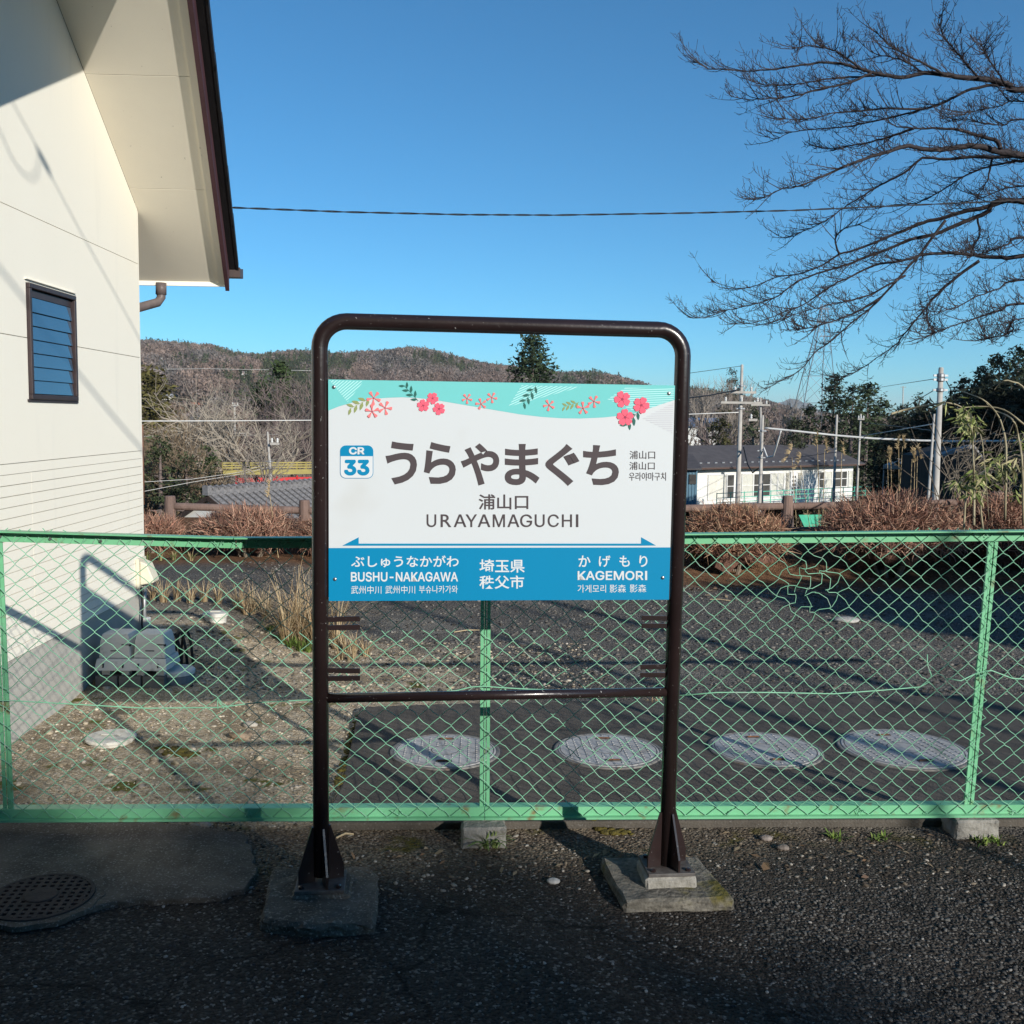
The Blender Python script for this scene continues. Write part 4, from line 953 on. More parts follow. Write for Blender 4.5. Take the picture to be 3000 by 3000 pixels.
# iron grating in the left foreground
c = G(120, 2628, .02); RG = 0.160
gt = thing('iron_grating', (c[0], c[1], 0.018), 'round rusty iron drain grating set in the concrete at lower left', 'grating')
MIR = M('dark_rusty_iron', (0.062, 0.045, 0.040), (0.035, 0.028, 0.026), scale=30, rough=0.8, bump=0.3, bscale=90)
b = bmesh.new()
mb = MB(); mb.lathe((c[0], c[1], .015), [(RG, 0), (RG, .010), (RG - .012, .011), (RG - .014, .004)], 40); obj('rim', mb, MIR, gt)
mb = MB(); mb.lathe((c[0], c[1], .0145), [(RG - .014, 0), (RG - .014, .002)], 40); obj('pit', mb, M('pit_black', (0.006, 0.006, 0.006), scale=9), gt)  # flat black disc stands in for the dark of an open pit
pit = 0.0265
for k in range(-7, 8):
    x = k * pit; hl = math.sqrt(max(0, (RG - .014) ** 2 - x * x)); an = 0.10
    ca, sa = math.cos(an), math.sin(an)
    for sw in (0, 1):
        A = np.array([x, -hl, 0]) if sw == 0 else np.array([-hl, x, 0]); Bq = np.array([x, hl, 0]) if sw == 0 else np.array([hl, x, 0])
        rt_ = lambda p: np.array([c[0] + p[0] * ca - p[1] * sa, c[1] + p[0] * sa + p[1] * ca, .0215 if sw == 0 else .0212])
        if hl > .02: mb = MB(); mb.bar(rt_(A), rt_(Bq), 0.0125, 0.008); obj('bar', mb, MIR, gt)
mb = MB(); mb.lathe((c[0], c[1], .018), [(.05, 0), (.05, .010), (.046, .0115)], 24); obj('boss', mb, MIR, gt)
mb = MB(); n = 40
for k in range(n):
    a, e = 6.2832 * k / n, 6.2832 * (k + 1) / n; ro = RG + .03 + .006 * math.sin(k * 1.7); ro2 = RG + .03 + .006 * math.sin((k + 1) * 1.7)
    P = [(c[0] + (RG + .001) * math.cos(a), c[1] + (RG + .001) * math.sin(a), .004), (c[0] + ro * math.cos(a), c[1] + ro * math.sin(a), .004), (c[0] + ro2 * math.cos(e), c[1] + ro2 * math.sin(e), .004), (c[0] + (RG + .001) * math.cos(e), c[1] + (RG + .001) * math.sin(e), .004)]
    mb.prism(P, (0, 0, .0165))
obj('collar', mb, MCP, gt)

# ================================================================== BLOWERS AND CAPS BY THE WALL
def zb7(a, c): return (200 + a * .20704, 1750 + c * .20704)
MBL = M('grey_blower_plastic', (0.74, 0.74, 0.70), (0.66, 0.66, 0.63), scale=7, rough=0.55, c3=(0.36, 0.35, 0.33), s3=22, t3=(0.6, 0.8))
BD = 5.62
def blower(xa, xb, lab):
    """hood on a stepped skirt on four feet"""
    L0 = D(*zb7(xa, 860), BD); R0 = D(*zb7(xb, 860), BD); zt4 = D(*zb7(xa, 565), BD)[2]; zm = L0[2]
    zk = D(*zb7(xa, 1020), BD)[2]; w = R0[0] - L0[0]; cx = (L0[0] + R0[0]) / 2; dp = w * .98
    t = thing('air_blower', (cx, BD + dp / 2, 0.09), lab, 'air pump', 'grey air blowers by the wall')
    b = bmesh.new()
    prof = [(w * .5, zm), (w * .485, zm + .01), (w * .462, zt4 - .03), (w * .44, zt4 - .008), (w * .40, zt4 + .018)]
    mb = MB(); n = 4; rings = []
    for hw, z in prof:
        k = hw / (w * .5); rings.append([(cx - hw, BD + dp / 2 - dp / 2 * k, z), (cx + hw, BD + dp / 2 - dp / 2 * k, z), (cx + hw, BD + dp / 2 + dp / 2 * k, z), (cx - hw, BD + dp / 2 + dp / 2 * k, z)])
    vs = [p for r_ in rings for p in r_]; fs = [(i * 4 + j, i * 4 + (j + 1) % 4, (i + 1) * 4 + (j + 1) % 4, (i + 1) * 4 + j) for i in range(len(rings) - 1) for j in range(4)] + [(3, 2, 1, 0), tuple((len(rings) - 1) * 4 + j for j in range(4))]
    mb.add(vs, fs); hood = obj('hood', mb, MBL, t, bevel=.008, smooth=False); BASE[hood] = BASE[t]
    ws_ = w * 1.16
    mb = MB(); mb.add([(cx - ws_ / 2, BD - .035, zk), (cx + ws_ / 2, BD - .035, zk), (cx + ws_ / 2, BD + dp + .03, zk), (cx - ws_ / 2, BD + dp + .03, zk), (cx - w * .53, BD - .012, zm - .002), (cx + w * .53, BD - .012, zm - .002), (cx + w * .53, BD + dp + .012, zm - .002), (cx - w * .53, BD + dp + .012, zm - .002)],
                     [(0, 3, 2, 1), (4, 5, 6, 7), (0, 1, 5, 4), (1, 2, 6, 5), (2, 3, 7, 6), (3, 0, 4, 7)])
    obj('skirt', mb, MBL, t, bevel=.006)
    for dx in (-.3, .3):
        mb = MB(); mb.box((cx + dx * w, BD - .027, (zk + zm) / 2 - .004), (0.006, .010, .022)); obj('vent_slot', mb, MBLK, t)
        for dy in (0.03, dp - .03):
            mb = MB(); mb.box((cx + dx * w, BD + dy, zk - .020), (0.045, .045, .042)); obj('foot', mb, MBL, t, bevel=.004)
    a = D(*zb7((xa + xb) / 2, 760), BD); mb = MB(); mb.box((a[0], BD + .006, a[2]), (0.05, .006, .006)); obj('nameplate', mb, M('plate_dark', (0.10, 0.10, 0.11), scale=9), hood)
    mb = MB(); mb.box((cx + w * .34, BD + .012, zt4 - .045), (0.05, .012, .012)); obj('grip', mb, MBLK, hood)
    return zk - .041, cx, w, dp
zk, cx1, w1, dp1 = blower(425, 888, 'grey plastic air blower close to the cream wall, left of two')
_, cx2, w2, dp2 = blower(918, 1382, 'grey plastic air blower with printed front, right of two')
st = thing('blower_stand', ((cx1 + cx2) / 2, BD + .1, 0), 'dark concrete stand carrying the two grey air blowers', 'stand')
MDK = M('stand_concrete', (0.20, 0.20, 0.19), (0.12, 0.12, 0.115), scale=12, rough=0.95)
x0 = cx1 - w1 * .60; wid = (cx2 + w2 * .5 - x0) / 3
for k in range(3):
    mb = MB(); mb.box((x0 + wid * (k + .5), BD + .10, (zk + float(TH(cx1, BD))) / 2 - .001), (wid - .008, 0.24, zk - float(TH(cx1, BD)) + .02)); obj('stand_block', mb, MDK, st, bevel=.006)
zt4_ = D(*zb7(1000, 500), BD + .3)[2]
hs = thing('black_hoses', (cx2 + .12, BD + .35, .1), 'looped black hoses behind the right air blower', 'hose')
for k in range(3):
    P = [(cx2 + .03 + k * .028 + .06 * a / 3, BD + .24 + .02 * k, zt4_ - .09 + (.10 + .008 * k) * math.sin(a)) for a in np.linspace(0.1, 3.0, 10)]
    P = [(P[0][0], P[0][1], .08)] + P + [(P[-1][0] + .01, P[-1][1], .08)]
    mb = MB(); mb.tube(P, .008, 8); mb.smooth = True; obj('hose', mb, MBLK, hs)
MCAP = M('white_cap_plastic', (0.66, 0.65, 0.60), (0.55, 0.53, 0.47), scale=9, rough=0.6, c3=(0.40, 0.34, 0.25), s3=14, t3=(0.6, 0.8))
for (a, c, r, h), lab in (((632, 1868, .085, .055), 'white round pipe cap on the gravel before the dry grass'), ((325, 2155, .115, .030), 'dirty white round inspection cap on the gravel near the left fence post')):
    p = G(a, c, 0.03); z0 = float(TH(p[0], p[1])); t = thing('pipe_cap', (p[0], p[1], z0), lab, 'pipe cap')
    mb = MB(); mb.lathe((p[0], p[1], z0 - .03), [(r * .84, 0), (r * .86, h * .7 + .03)], 28); obj('collar', mb, MCAP, t)
    mb = MB(); mb.lathe((p[0], p[1], z0 + h * .7 - .004), [(r, 0), (r, h * .28), (r - .006, h * .42), (r * .7, h * .46)], 28); obj('lid', mb, MCAP, t)
    mb = MB(); mb.box((p[0], p[1], z0 + h * 1.18), (r * .8, .012, h * .10)); obj('key_bar', mb, MCAP, t)
p = D(*zb7(1530, 1040), 5.75); z0 = float(TH(p[0], p[1]))
t = thing('pump_drum', (p[0], p[1], z0), 'grey round drum half hidden in the shade beside the blowers', 'drum')
mb = MB(); mb.lathe((p[0], p[1], z0 - .02), [(.10, 0), (.10, p[2] - z0), (.097, p[2] - z0 + .01)], 24); obj('body', mb, M('drum_grey', (0.20, 0.23, 0.26), (0.15, 0.17, 0.2), scale=8, rough=.6), t)
mb = MB(); mb.lathe((p[0], p[1], p[2] - .012), [(.104, 0), (.104, .020), (.094, .028)], 24); obj('lid', mb, MBL, t)

# ================================================================== PLANTS NEAR THE FENCE
def blades(name, roots, n_each, L, spread, cols, seed, mat, parent=None, base=None, arch=1.0, width=0.0035, segs=5):
    g = np.random.default_rng(seed); VV = []; FF = []; TT_ = []; k0 = 0
    for (x, y, z) in roots:
        for _ in range(n_each):
            a = g.random() * 6.283; l_ = L * g.uniform(0.45, 1.15); sp_ = spread * g.uniform(.2, 1.0)
            d = np.array([math.cos(a), math.sin(a), 0]); side = np.array([-d[1], d[0], 0]); o = np.array([x, y, z]) + d * g.uniform(0, .03)
            t = np.linspace(0, 1, segs + 1)
            P = o[None] + d[None] * (sp_ * l_ * (t ** 1.6))[:, None]; P[:, 2] += l_ * (t * (1 - .12 * sp_) - arch * .55 * sp_ * t ** 2.6)
            w = width * (1 - t * .85) * g.uniform(.7, 1.3)
            V = np.concatenate([P - side * w[:, None], P + side * w[:, None]]); m_ = segs + 1
            F = np.array([[i, i + 1, m_ + i + 1, m_ + i] for i in range(segs)])
            VV.append(V); FF.append(F + k0); k0 += len(V)
            c = np.array(cols[g.integers(len(cols))]) * g.uniform(.7, 1.2); TT_.append(np.repeat(c[None], segs, 0))
    return raw_obj(name, np.concatenate(VV), np.concatenate(FF), mat, np.concatenate(TT_), parent=parent, base=base)
MPL = MV('dry_plant', 0.8)
straw = [(0.48, 0.37, 0.22), (0.40, 0.29, 0.17), (0.55, 0.45, 0.29), (0.30, 0.21, 0.12)]
green = [(0.12, 0.20, 0.04), (0.18, 0.24, 0.06), (0.10, 0.15, 0.04)]
rg = random.Random(12)
def grass_clump(name, px_list, n, L, sp_, cols, label, seed, **kw):
    P = [G(*q) for q in px_list]; c = sum(P) / len(P); c[2] = float(TH(c[0], c[1]))
    o = blades(name, [(p[0], p[1], float(TH(p[0], p[1]))) for p in P], n, L, sp_, cols, seed, MPL, base=c, **kw)
    return tag(o, label, 'grass')
grass_clump('dry_grass_clump', [(860, 1880), (880, 1895), (905, 1890), (890, 1870), (840, 1900), (920, 1905), (950, 1895), (985, 1898)], 60, 0.62, 1.05, straw, 'tall clump of dry straw grass behind the left sign leg', 1)
grass_clump('dry_grass_tuft', [(700, 1840), (740, 1845), (780, 1850), (760, 1835), (820, 1860), (720, 1850)], 55, 0.27, 0.9, straw, 'low dry grass tuft behind the white pipe cap', 2)
grass_clump('dry_grass_tuft', [(480, 1830), (520, 1825), (560, 1832), (600, 1826), (640, 1832), (450, 1822)], 50, 0.20, 0.8, straw, 'low dry grass edging behind the black hoses', 3)
grass_clump('dry_grass_tuft', [(1010, 1905), (1040, 1910), (1070, 1920), (1000, 1930), (1030, 1935)], 34, 0.18, 1.0, straw, 'low straw grass just right of the left sign leg', 4)
grass_clump('green_weed', [(850, 1905), (880, 1912), (905, 1910), (830, 1895), (790, 1880), (870, 1900)], 34, 0.12, 1.0, green, 'green grass at the foot of the dry clump', 5, width=.004)
grass_clump('rosette_weed', [(1437, 2478), (1425, 2482), (1450, 2480)], 22, 0.085, 1.1, [(0.17, 0.24, 0.07), (0.22, 0.28, 0.10), (0.12, 0.18, 0.05)], 'small green rosette weed before the concrete block', 6, width=.0075, segs=4)
grass_clump('small_weed', [(2860, 2460), (2895, 2466), (2925, 2470), (2880, 2470)], 14, 0.04, 1.2, green, 'small green weeds before the right concrete block', 7, width=.004)
grass_clump('small_weed', [(2440, 2455), (2460, 2460), (2570, 2462), (2590, 2455)], 14, 0.035, 1.2, green, 'tiny green weeds on the soil right of the sign', 8, width=.004)
grass_clump('dry_grass_tuft', [(1930, 2070), (1945, 2066), (1915, 2068)], 24, 0.07, 1.0, straw, 'tiny straw tuft at the slab edge near the right sign leg', 9)
grass_clump('green_sedge', [(2160, 1668), (2200, 1662), (2050, 1664), (2030, 1670), (2260, 1662), (2120, 1672)], 46, 0.30, 0.8, [(0.20, 0.26, 0.07), (0.14, 0.18, 0.05), (0.35, 0.30, 0.14)], 'green and yellow sedge under the right hedge', 10, width=.007)
grass_clump('green_sedge', [(470, 1690), (510, 1688), (560, 1690), (430, 1692)], 30, 0.13, 0.9, [(0.14, 0.18, 0.06), (0.30, 0.24, 0.13)], 'short green sedge under the left hedge', 11, width=.006)
# moss seam along the slab and moss patches
MMO = M('yellow_moss', (0.16, 0.13, 0.025), (0.07, 0.06, 0.018), scale=40, rough=1.0, bump=0.9, bscale=160)
def moss(px_list, r, label, n=60, seed=0):
    q = random.Random(seed); mb = MB()
    P = [G(*p) for p in px_list]
    for _ in range(n):
        k = q.randrange(len(P) - 1) if len(P) > 1 else 0; t = q.random(); p = P[k] * (1 - t) + P[min(k + 1, len(P) - 1)] * t
        s = r * q.uniform(.3, 1); v = IV * np.array([s, s, s * .35]) * (1 + .2 * np.random.default_rng(q.randrange(9999)).normal(size=(len(IV), 1)))
        zz = float(TH(p[0], p[1])) + (0.028 if p[0] > -.72 and 3.8 < p[1] < 5.4 else .002)
        mb.add(v + np.array([p[0] + q.uniform(-r, r), p[1] + q.uniform(-r, r), zz]), [tuple(f) for f in IF])
    tag(obj('moss', mb, MMO, smooth=True, fixn=False), label, 'moss', kind='stuff')
moss([(1055, 2090), (1030, 2170), (1012, 2230), (995, 2320)], .018, 'yellow moss seam along the left slab edge', 110, 1)
moss([(520, 2200), (560, 2215), (470, 2190)], .03, 'moss patch on the pale gravel', 50, 2)
moss([(1540, 2412), (1640, 2412), (1760, 2415)], .022, 'yellow moss on the soil under the fence rail', 70, 3)
moss([(1760, 2435), (1850, 2440)], .02, 'brown moss beside the right sign leg', 40, 4)
# fallen sticks, leaves
for (a, c), (e, f), lab in (((2080, 1756), (2140, 1760), 'thin straw stalk lying in the yard right of the sign'), ((1330, 1852), (1405, 1846), 'pale dry stalk lying in the yard behind the sign'), ((985, 2455), (1036, 2444), 'thin twig on the soil right of the left sign leg')):
    A = G(a, c, .01); Bq = G(e, f, .01); mb = MB(); mb.tube([A, (A + Bq) / 2 + (0, 0.01, .006), Bq], .004, 5); tag(obj('dry_stalk', mb, M('straw_stalk', (0.5, 0.4, 0.25), scale=30), base=A), lab, 'twig')
p = G(2243, 2545, .005); mb = MB(); mb.add([p + np.array(v) for v in ((-.012, -.02, .002), (.010, -.018, .008), (.014, .012, .016), (0, .03, .010), (-.013, .01, .004))], [(0, 1, 2, 3, 4)]); tag(obj('fallen_leaf', mb, M('leaf_brown', (0.36, 0.22, 0.12), scale=60), base=p), 'dry brown leaf on the asphalt edge right of the sign', 'leaf')

# ================================================================== HEDGE OF BARE AZALEAS, LOG FENCE
MTW = MV('azalea_twig', 0.85)
def bush(px_c, wpx, top, dep, label, seed, n=2600, cols=((0.42, 0.215, 0.15), (0.34, 0.185, 0.135), (0.50, 0.31, 0.22), (0.24, 0.135, 0.105), (0.36, 0.25, 0.18)), base_z=None):
    g = np.random.default_rng(seed); c = D(px_c, 1500, dep); rx = wpx / 2 / 3000 * dep; zt5 = D(px_c, top, dep)[2]; gz = float(TH(c[0], dep)) if base_z is None else base_z
    ry = min(rx * .8, .75); Hh_ = zt5 - gz
    n = int(n * 1.9)
    t = thing('azalea_bush', (c[0], dep, gz), label, 'bush', 'reddish bare azalea hedge')
    # twigs: thin three-segment blades growing out of the crown
    u = g.random(n); th = g.random(n) * 6.283; ph = np.arccos(1 - g.random(n) * 1.25); rr_ = .45 + .5 * g.random(n)
    dirs = np.stack([np.sin(ph) * np.cos(th), np.sin(ph) * np.sin(th), np.cos(ph)], -1)
    lump = 1 + .22 * (fbm(th * 1.6 + seed, ph * 2, seed) - .47) * 2
    cz = gz + Hh_ * .46
    P0 = np.stack([c[0] + dirs[:, 0] * rx * rr_ * lump, dep + dirs[:, 1] * ry * rr_ * lump, cz + dirs[:, 2] * Hh_ * .52 * rr_ * lump], -1)
    dd = dirs * .6 + g.normal(size=(n, 3)) * .75 + np.array([0, 0, .25]); dd /= np.linalg.norm(dd, axis=1, keepdims=True)
    ln = g.uniform(.05, .15, n)[:, None]; bend = g.normal(size=(n, 3)) * .25
    P1 = P0 + dd * ln * .5; P2 = P1 + (dd + bend) * ln * .5
    sd = np.cross(dd, g.normal(size=(n, 3))); sd /= np.linalg.norm(sd, axis=1, keepdims=True); w = g.uniform(.0022, .005, n)[:, None]
    V = np.stack([P0 - sd * w, P0 + sd * w, P1 - sd * w * .8, P1 + sd * w * .8, P2 - sd * w * .3, P2 + sd * w * .3], 1).reshape(-1, 3)
    F = (np.array([[0, 1, 3, 2], [2, 3, 5, 4]])[None] + (np.arange(n) * 6)[:, None, None]).reshape(-1, 4)
    cc = np.array(cols)[g.integers(0, len(cols), n)] * g.uniform(.6, 1.3, (n, 1))
    o = raw_obj('crown', V, F, MTW, np.repeat(cc, 2, 0), parent=t); o['kind'] = 'stuff'
    mb = MB()
    for k in range(9):
        a = g.random() * 6.283; mb.tube([(c[0] + .08 * math.cos(a), dep + .08 * math.sin(a), gz - .03), (c[0] + rx * .3 * math.cos(a), dep + ry * .3 * math.sin(a), gz + Hh_ * .3), (c[0] + rx * .6 * math.cos(a), dep + ry * .6 * math.sin(a), gz + Hh_ * .62)], [.022, .015, .006], 6)
    obj('stems', mb, M('azalea_stem_%d' % seed, (0.26, 0.22, 0.17), (0.15, 0.12, 0.09), scale=20, rough=.9), t)
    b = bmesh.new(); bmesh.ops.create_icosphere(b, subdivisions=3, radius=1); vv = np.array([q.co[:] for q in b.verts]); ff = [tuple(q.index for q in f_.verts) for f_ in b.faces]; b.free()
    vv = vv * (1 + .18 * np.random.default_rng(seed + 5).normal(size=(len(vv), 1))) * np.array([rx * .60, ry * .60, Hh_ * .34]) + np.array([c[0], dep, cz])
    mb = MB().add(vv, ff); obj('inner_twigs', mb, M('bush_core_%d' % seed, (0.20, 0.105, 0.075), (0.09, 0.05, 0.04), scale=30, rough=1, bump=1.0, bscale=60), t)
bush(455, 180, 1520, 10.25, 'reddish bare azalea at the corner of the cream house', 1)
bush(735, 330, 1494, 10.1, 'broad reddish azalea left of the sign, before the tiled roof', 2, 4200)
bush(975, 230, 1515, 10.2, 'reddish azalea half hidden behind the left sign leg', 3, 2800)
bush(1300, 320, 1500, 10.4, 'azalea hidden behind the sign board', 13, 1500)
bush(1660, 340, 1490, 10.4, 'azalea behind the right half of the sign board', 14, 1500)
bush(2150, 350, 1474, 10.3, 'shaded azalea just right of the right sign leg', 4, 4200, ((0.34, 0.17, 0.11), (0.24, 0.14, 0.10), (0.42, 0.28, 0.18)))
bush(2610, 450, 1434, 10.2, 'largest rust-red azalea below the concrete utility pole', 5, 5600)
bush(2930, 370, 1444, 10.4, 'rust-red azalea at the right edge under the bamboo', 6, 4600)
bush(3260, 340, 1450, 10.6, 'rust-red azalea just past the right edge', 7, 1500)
MLOG = M('imitation_log', (0.25, 0.175, 0.15), (0.17, 0.115, 0.095), scale=10, rough=0.9, bump=0.6, bscale=40, stretch=(1, 1, .25))
lfence = thing('log_rail_fence', D(1500, 1600, 11.0) * np.array([1, 1, 0]), 'brown log-style post and rail fence behind the azalea hedge', 'fence')
LFD_ = 11.0
pxs = [(498, 1452), (892, 1464), (1480, 1470), (2308, 1452), (2920, 1440)]
for x, y in pxs:
    p = D(x, y, LFD_); gz = float(TH(p[0], p[1]))
    mb = MB(); mb.lathe((p[0], p[1], gz - .1), [(.060, 0), (.062, p[2] - gz), (.056, p[2] - gz + .088), (.048, p[2] - gz + .098)], 14); obj('post', mb, MLOG, lfence)
for (a, c) in zip(pxs[:-1], pxs[1:]):
    for dz in (-.115, -.38):
        A = D(*a, LFD_) + np.array([.055, 0, dz]); Bq = D(*c, LFD_) + np.array([-.055, 0, dz]); mb = MB(); mb.tube([A, Bq], .040, 12); obj('rail', mb, MLOG, lfence)

# ================================================================== BUILDINGS BEYOND
MWALL = M('white_house_wall', (0.74, 0.74, 0.70), (0.68, 0.68, 0.65), scale=.8, rough=.8)
MDR = M('dark_shingle', (0.095, 0.088, 0.092), (0.068, 0.063, 0.068), scale=1.6, rough=.85, bump=.3)
MDW = M('window_glass_dark', (0.10, 0.095, 0.085), (0.05, 0.05, 0.05), scale=1, rough=.2, spec=.6)
MWF = M('white_frame', (0.76, 0.76, 0.74), scale=3, rough=.6)
MCUR = M('pale_curtain', (0.62, 0.62, 0.55), (0.5, 0.5, 0.45), scale=4, rough=.9)
MGRN = M('mint_railing', (0.10, 0.47, 0.34), (0.08, 0.40, 0.29), scale=5, rough=.6)
HA = D(2030, 1374, 80); HB = D(2500, 1361, 92); HA[2] = HB[2] = -2.25
he = HB - HA; HL = np.linalg.norm(he); he /= HL; hn = np.array([he[1], -he[0], 0])
if hn[1] > 0: hn = -hn
def hp(s, z, o=0.0): q = HA + he * s + hn * o; return np.array([q[0], q[1], z])
def h_s(x): # pixel column -> distance along the wall
    d = ray(x, 1400); t = np.cross(HA[:2] - 0, d[:2]) ; A_ = np.array([[d[0], -he[0]], [d[1], -he[1]]]); k = np.linalg.solve(A_, HA[:2]); return k[1]
hz = -5.0
wh = thing('white_bungalow', hp(HL / 2, hz), 'long white bungalow with dark roof and glass doors, right of the sign', 'house')
mb = MB(); mb.prism([hp(-6, hz - .5), hp(HL, hz - .5), hp(HL, hz - .5, -7), hp(-6, hz - .5, -7)], (0, 0, -2.25 - hz + .5)); obj('wall', mb, MWALL, wh)
for k in range(8):
    mb = MB(); mb.prism([hp(-6, hz + .2 + k * .3), hp(HL, hz + .2 + k * .3), hp(HL, hz + .225 + k * .3), hp(-6, hz + .225 + k * .3)], hn * .02); obj('siding_course', mb, MWALL, wh)
mb = MB(); rz0 = -2.22; A = [hp(-6.6, rz0, .8), hp(HL + .6, rz0, .8), hp(HL + .2, rz0 + 1.55, -3.4), hp(-6.6, rz0 + 1.55, -3.4)]; mb.prism(A, (0, 0, .14))
A = [hp(-6.6, rz0, -7.6), hp(HL + .6, rz0, -7.6), hp(HL + .2, rz0 + 1.54, -3.41), hp(-6.6, rz0 + 1.54, -3.41)]; mb.prism(A, (0, 0, .14)); rf2 = obj('roof', mb, MDR, wh); BASE[rf2] = BASE[wh]
mb = MB(); mb.bar(hp(-6.6, rz0 + .02, .86), hp(HL + .6, rz0 + .02, .86), .12, .12); obj('gutter', mb, M('brown_gutter_b', (0.10, 0.06, 0.05), scale=5), rf2)
for k in range(24):
    s = -1 + k * .86
    if s > HL: break
    mb = MB(); mb.box(hp(s, rz0 + .42, .10), (.28, .10, .10), rz=math.atan2(he[1], he[0])); obj('snow_guard', mb, MSTEEL, rf2)
def opening(x0, x1, z0, z1, kind):
    s0, s1 = h_s(x0), h_s(x1)
    mb = MB(); mb.prism([hp(s0, z0, .005), hp(s1, z0, .005), hp(s1, z1, .005), hp(s0, z1, .005)], hn * .03); w_ = obj('window' if kind != 'shutter' else 'shutter', mb, MDW if kind == 'dark' else (MCUR if kind == 'curtain' else M('shutter_cream', (0.72, 0.70, 0.62), scale=2)), wh); BASE[w_] = BASE[wh]
    mb = MB(); f_ = .07
    for a, c, d, e in ((s0, s1, z1 - f_, z1), (s0, s1, z0, z0 + f_), (s0, s0 + f_, z0 + f_, z1 - f_), (s1 - f_, s1, z0 + f_, z1 - f_)):
        mb.prism([hp(a, d, .036), hp(c, d, .036), hp(c, e, .036), hp(a, e, .036)], hn * .05)
    if kind != 'shutter': mb.prism([hp(s0 + f_, (z0 + z1) / 2, .036), hp(s1 - f_, (z0 + z1) / 2, .036), hp(s1 - f_, (z0 + z1) / 2 + .06, .036), hp(s0 + f_, (z0 + z1) / 2 + .06, .036)], hn * .04)
    obj('frame', mb, MWF, w_)
zl, zh = -4.75, -2.75
opening(2073, 2126, zl, zh, 'shutter'); opening(2128, 2150, zl, zh, 'dark'); opening(2172, 2206, zl, zh, 'curtain'); opening(2206, 2256, zl, zh, 'dark'); opening(2257, 2276, zl, zh, 'curtain'); opening(2277, 2296, zl, zh, 'curtain')
opening(2398, 2414, -4.2, zh, 'dark'); opening(2415, 2436, -4.2, zh, 'curtain'); opening(2440, 2462, -4.2, zh, 'dark'); opening(2463, 2480, -4.2, zh, 'dark'); opening(2484, 2496, -4.2, zh, 'curtain')
s0, s1 = h_s(2314), h_s(2335)
mb = MB(); mb.prism([hp(s0, -4.85, .01), hp(s1, -4.85, .01), hp(s1, -2.72, .01), hp(s0, -2.72, .01)], hn * .06); dr = obj('door', mb, MWF, wh); BASE[dr] = BASE[wh]
for i in range(2):
    for j in range(5):
        a = s0 + (s1 - s0) * (.27 + .30 * i); z = -3.25 - j * .33; mb = MB(); mb.prism([hp(a, z, .072), hp(a + (s1 - s0) * .17, z, .072), hp(a + (s1 - s0) * .17, z + .2, .072), hp(a, z + .2, .072)], hn * .01); obj('door_pane', mb, MDW, dr)
for xx in (2307, 2342):
    a = h_s(xx); mb = MB()
    for k in range(6): mb.prism([hp(a - .18, -4.8 + k * .34, .01), hp(a + .18, -4.8 + k * .34, .01), hp(a + .18, -4.5 + k * .34, .01), hp(a - .18, -4.5 + k * .34, .01)], hn * .05)
    obj('stone_trim', mb, M('stone_trim', (0.55, 0.52, 0.43), (0.38, 0.36, 0.30), scale=3), dr)
# mint railing before the bungalow
rl = thing('mint_railing', hp(HL / 2, hz, 4), 'mint green metal railing in front of the white bungalow', 'railing')
for k in range(15):
    s = -1 + k * (HL + 1) / 14; mb = MB(); mb.bar(hp(s, hz - .3, 3.5), hp(s, hz + 1.15, 3.5), .06, .06, up=(1, 0, 0)); obj('post', mb, MGRN, rl)
for z in (1.1, .75, .40): mb = MB(); mb.bar(hp(-1, hz + z, 3.56), hp(HL, hz + z, 3.56), .05, .05); obj('rail', mb, MGRN, rl)
gp_ = D(2400, 1518, 60); 
# green canopied lean-to seen below the log rail
gr = thing('green_roofed_shed', D(2370, 1540, 40), 'low shed with bright green roof seen under the log rail', 'shed')
A = D(2340, 1512, 40); Bq = D(2408, 1511, 42); mb = MB(); mb.prism([A, Bq, Bq + (0, -1.2, -.55), A + (0, -1.2, -.55)], (0, 0, .05)); obj('roof', mb, M('green_roof', (0.10, 0.55, 0.33), scale=2, rough=.5), gr)
mb = MB(); mb.prism([A + (0.05, -1.0, -.56), Bq + (-.05, -1.0, -.56), Bq + (-.05, -1.0, -.75), A + (.05, -1.0, -.75)], (0, -.1, 0)); obj('fascia', mb, MWALL, gr)
mb = MB(); mb.prism([A + (0.05, -.2, -.6), Bq + (-.05, -.2, -.6), Bq + (-.05, -.2, -6), A + (.05, -.2, -6)], (0, .1, 0)); obj('wall', mb, M('shed_wall_dark', (0.05, 0.045, 0.04), scale=3), gr)
# blue shed at the left end
bs = thing('blue_shed', D(2030, 1460, 74), 'blue-grey corrugated shed at the left end of the white bungalow', 'shed')
A = D(1960, 1378, 74); Bq = D(2044, 1376, 74); mb = MB(); mb.prism([A, Bq, Bq + (0, 0, -2.9), A + (0, 0, -2.9)], (0, 3, 0)); obj('wall', mb, M('blue_sheet', (0.10, 0.20, 0.27), (0.08, 0.16, 0.22), scale=2, rough=.6), bs)
for k in range(9):
    q = A + (Bq - A) * ((k + .5) / 9); mb = MB(); mb.bar(q + (0, -.02, 0), q + (0, -.02, -2.9), .06, .04, up=(0, 1, 0)); obj('rib', mb, M('blue_rib', (0.12, 0.23, 0.31), scale=2), bs)
mb = MB(); mb.prism([A + (-.2, -.5, .02), Bq + (.2, -.5, .02), Bq + (.2, 3.3, .9), A + (-.2, 3.3, .9)], (0, 0, .1)); obj('roof', mb, MDR, bs)
mb = MB(); q = D(2029, 1404, 74) + (0, -.06, 0); mb.box(q, (.5, .06, .7)); obj('window', mb, MDW, bs)
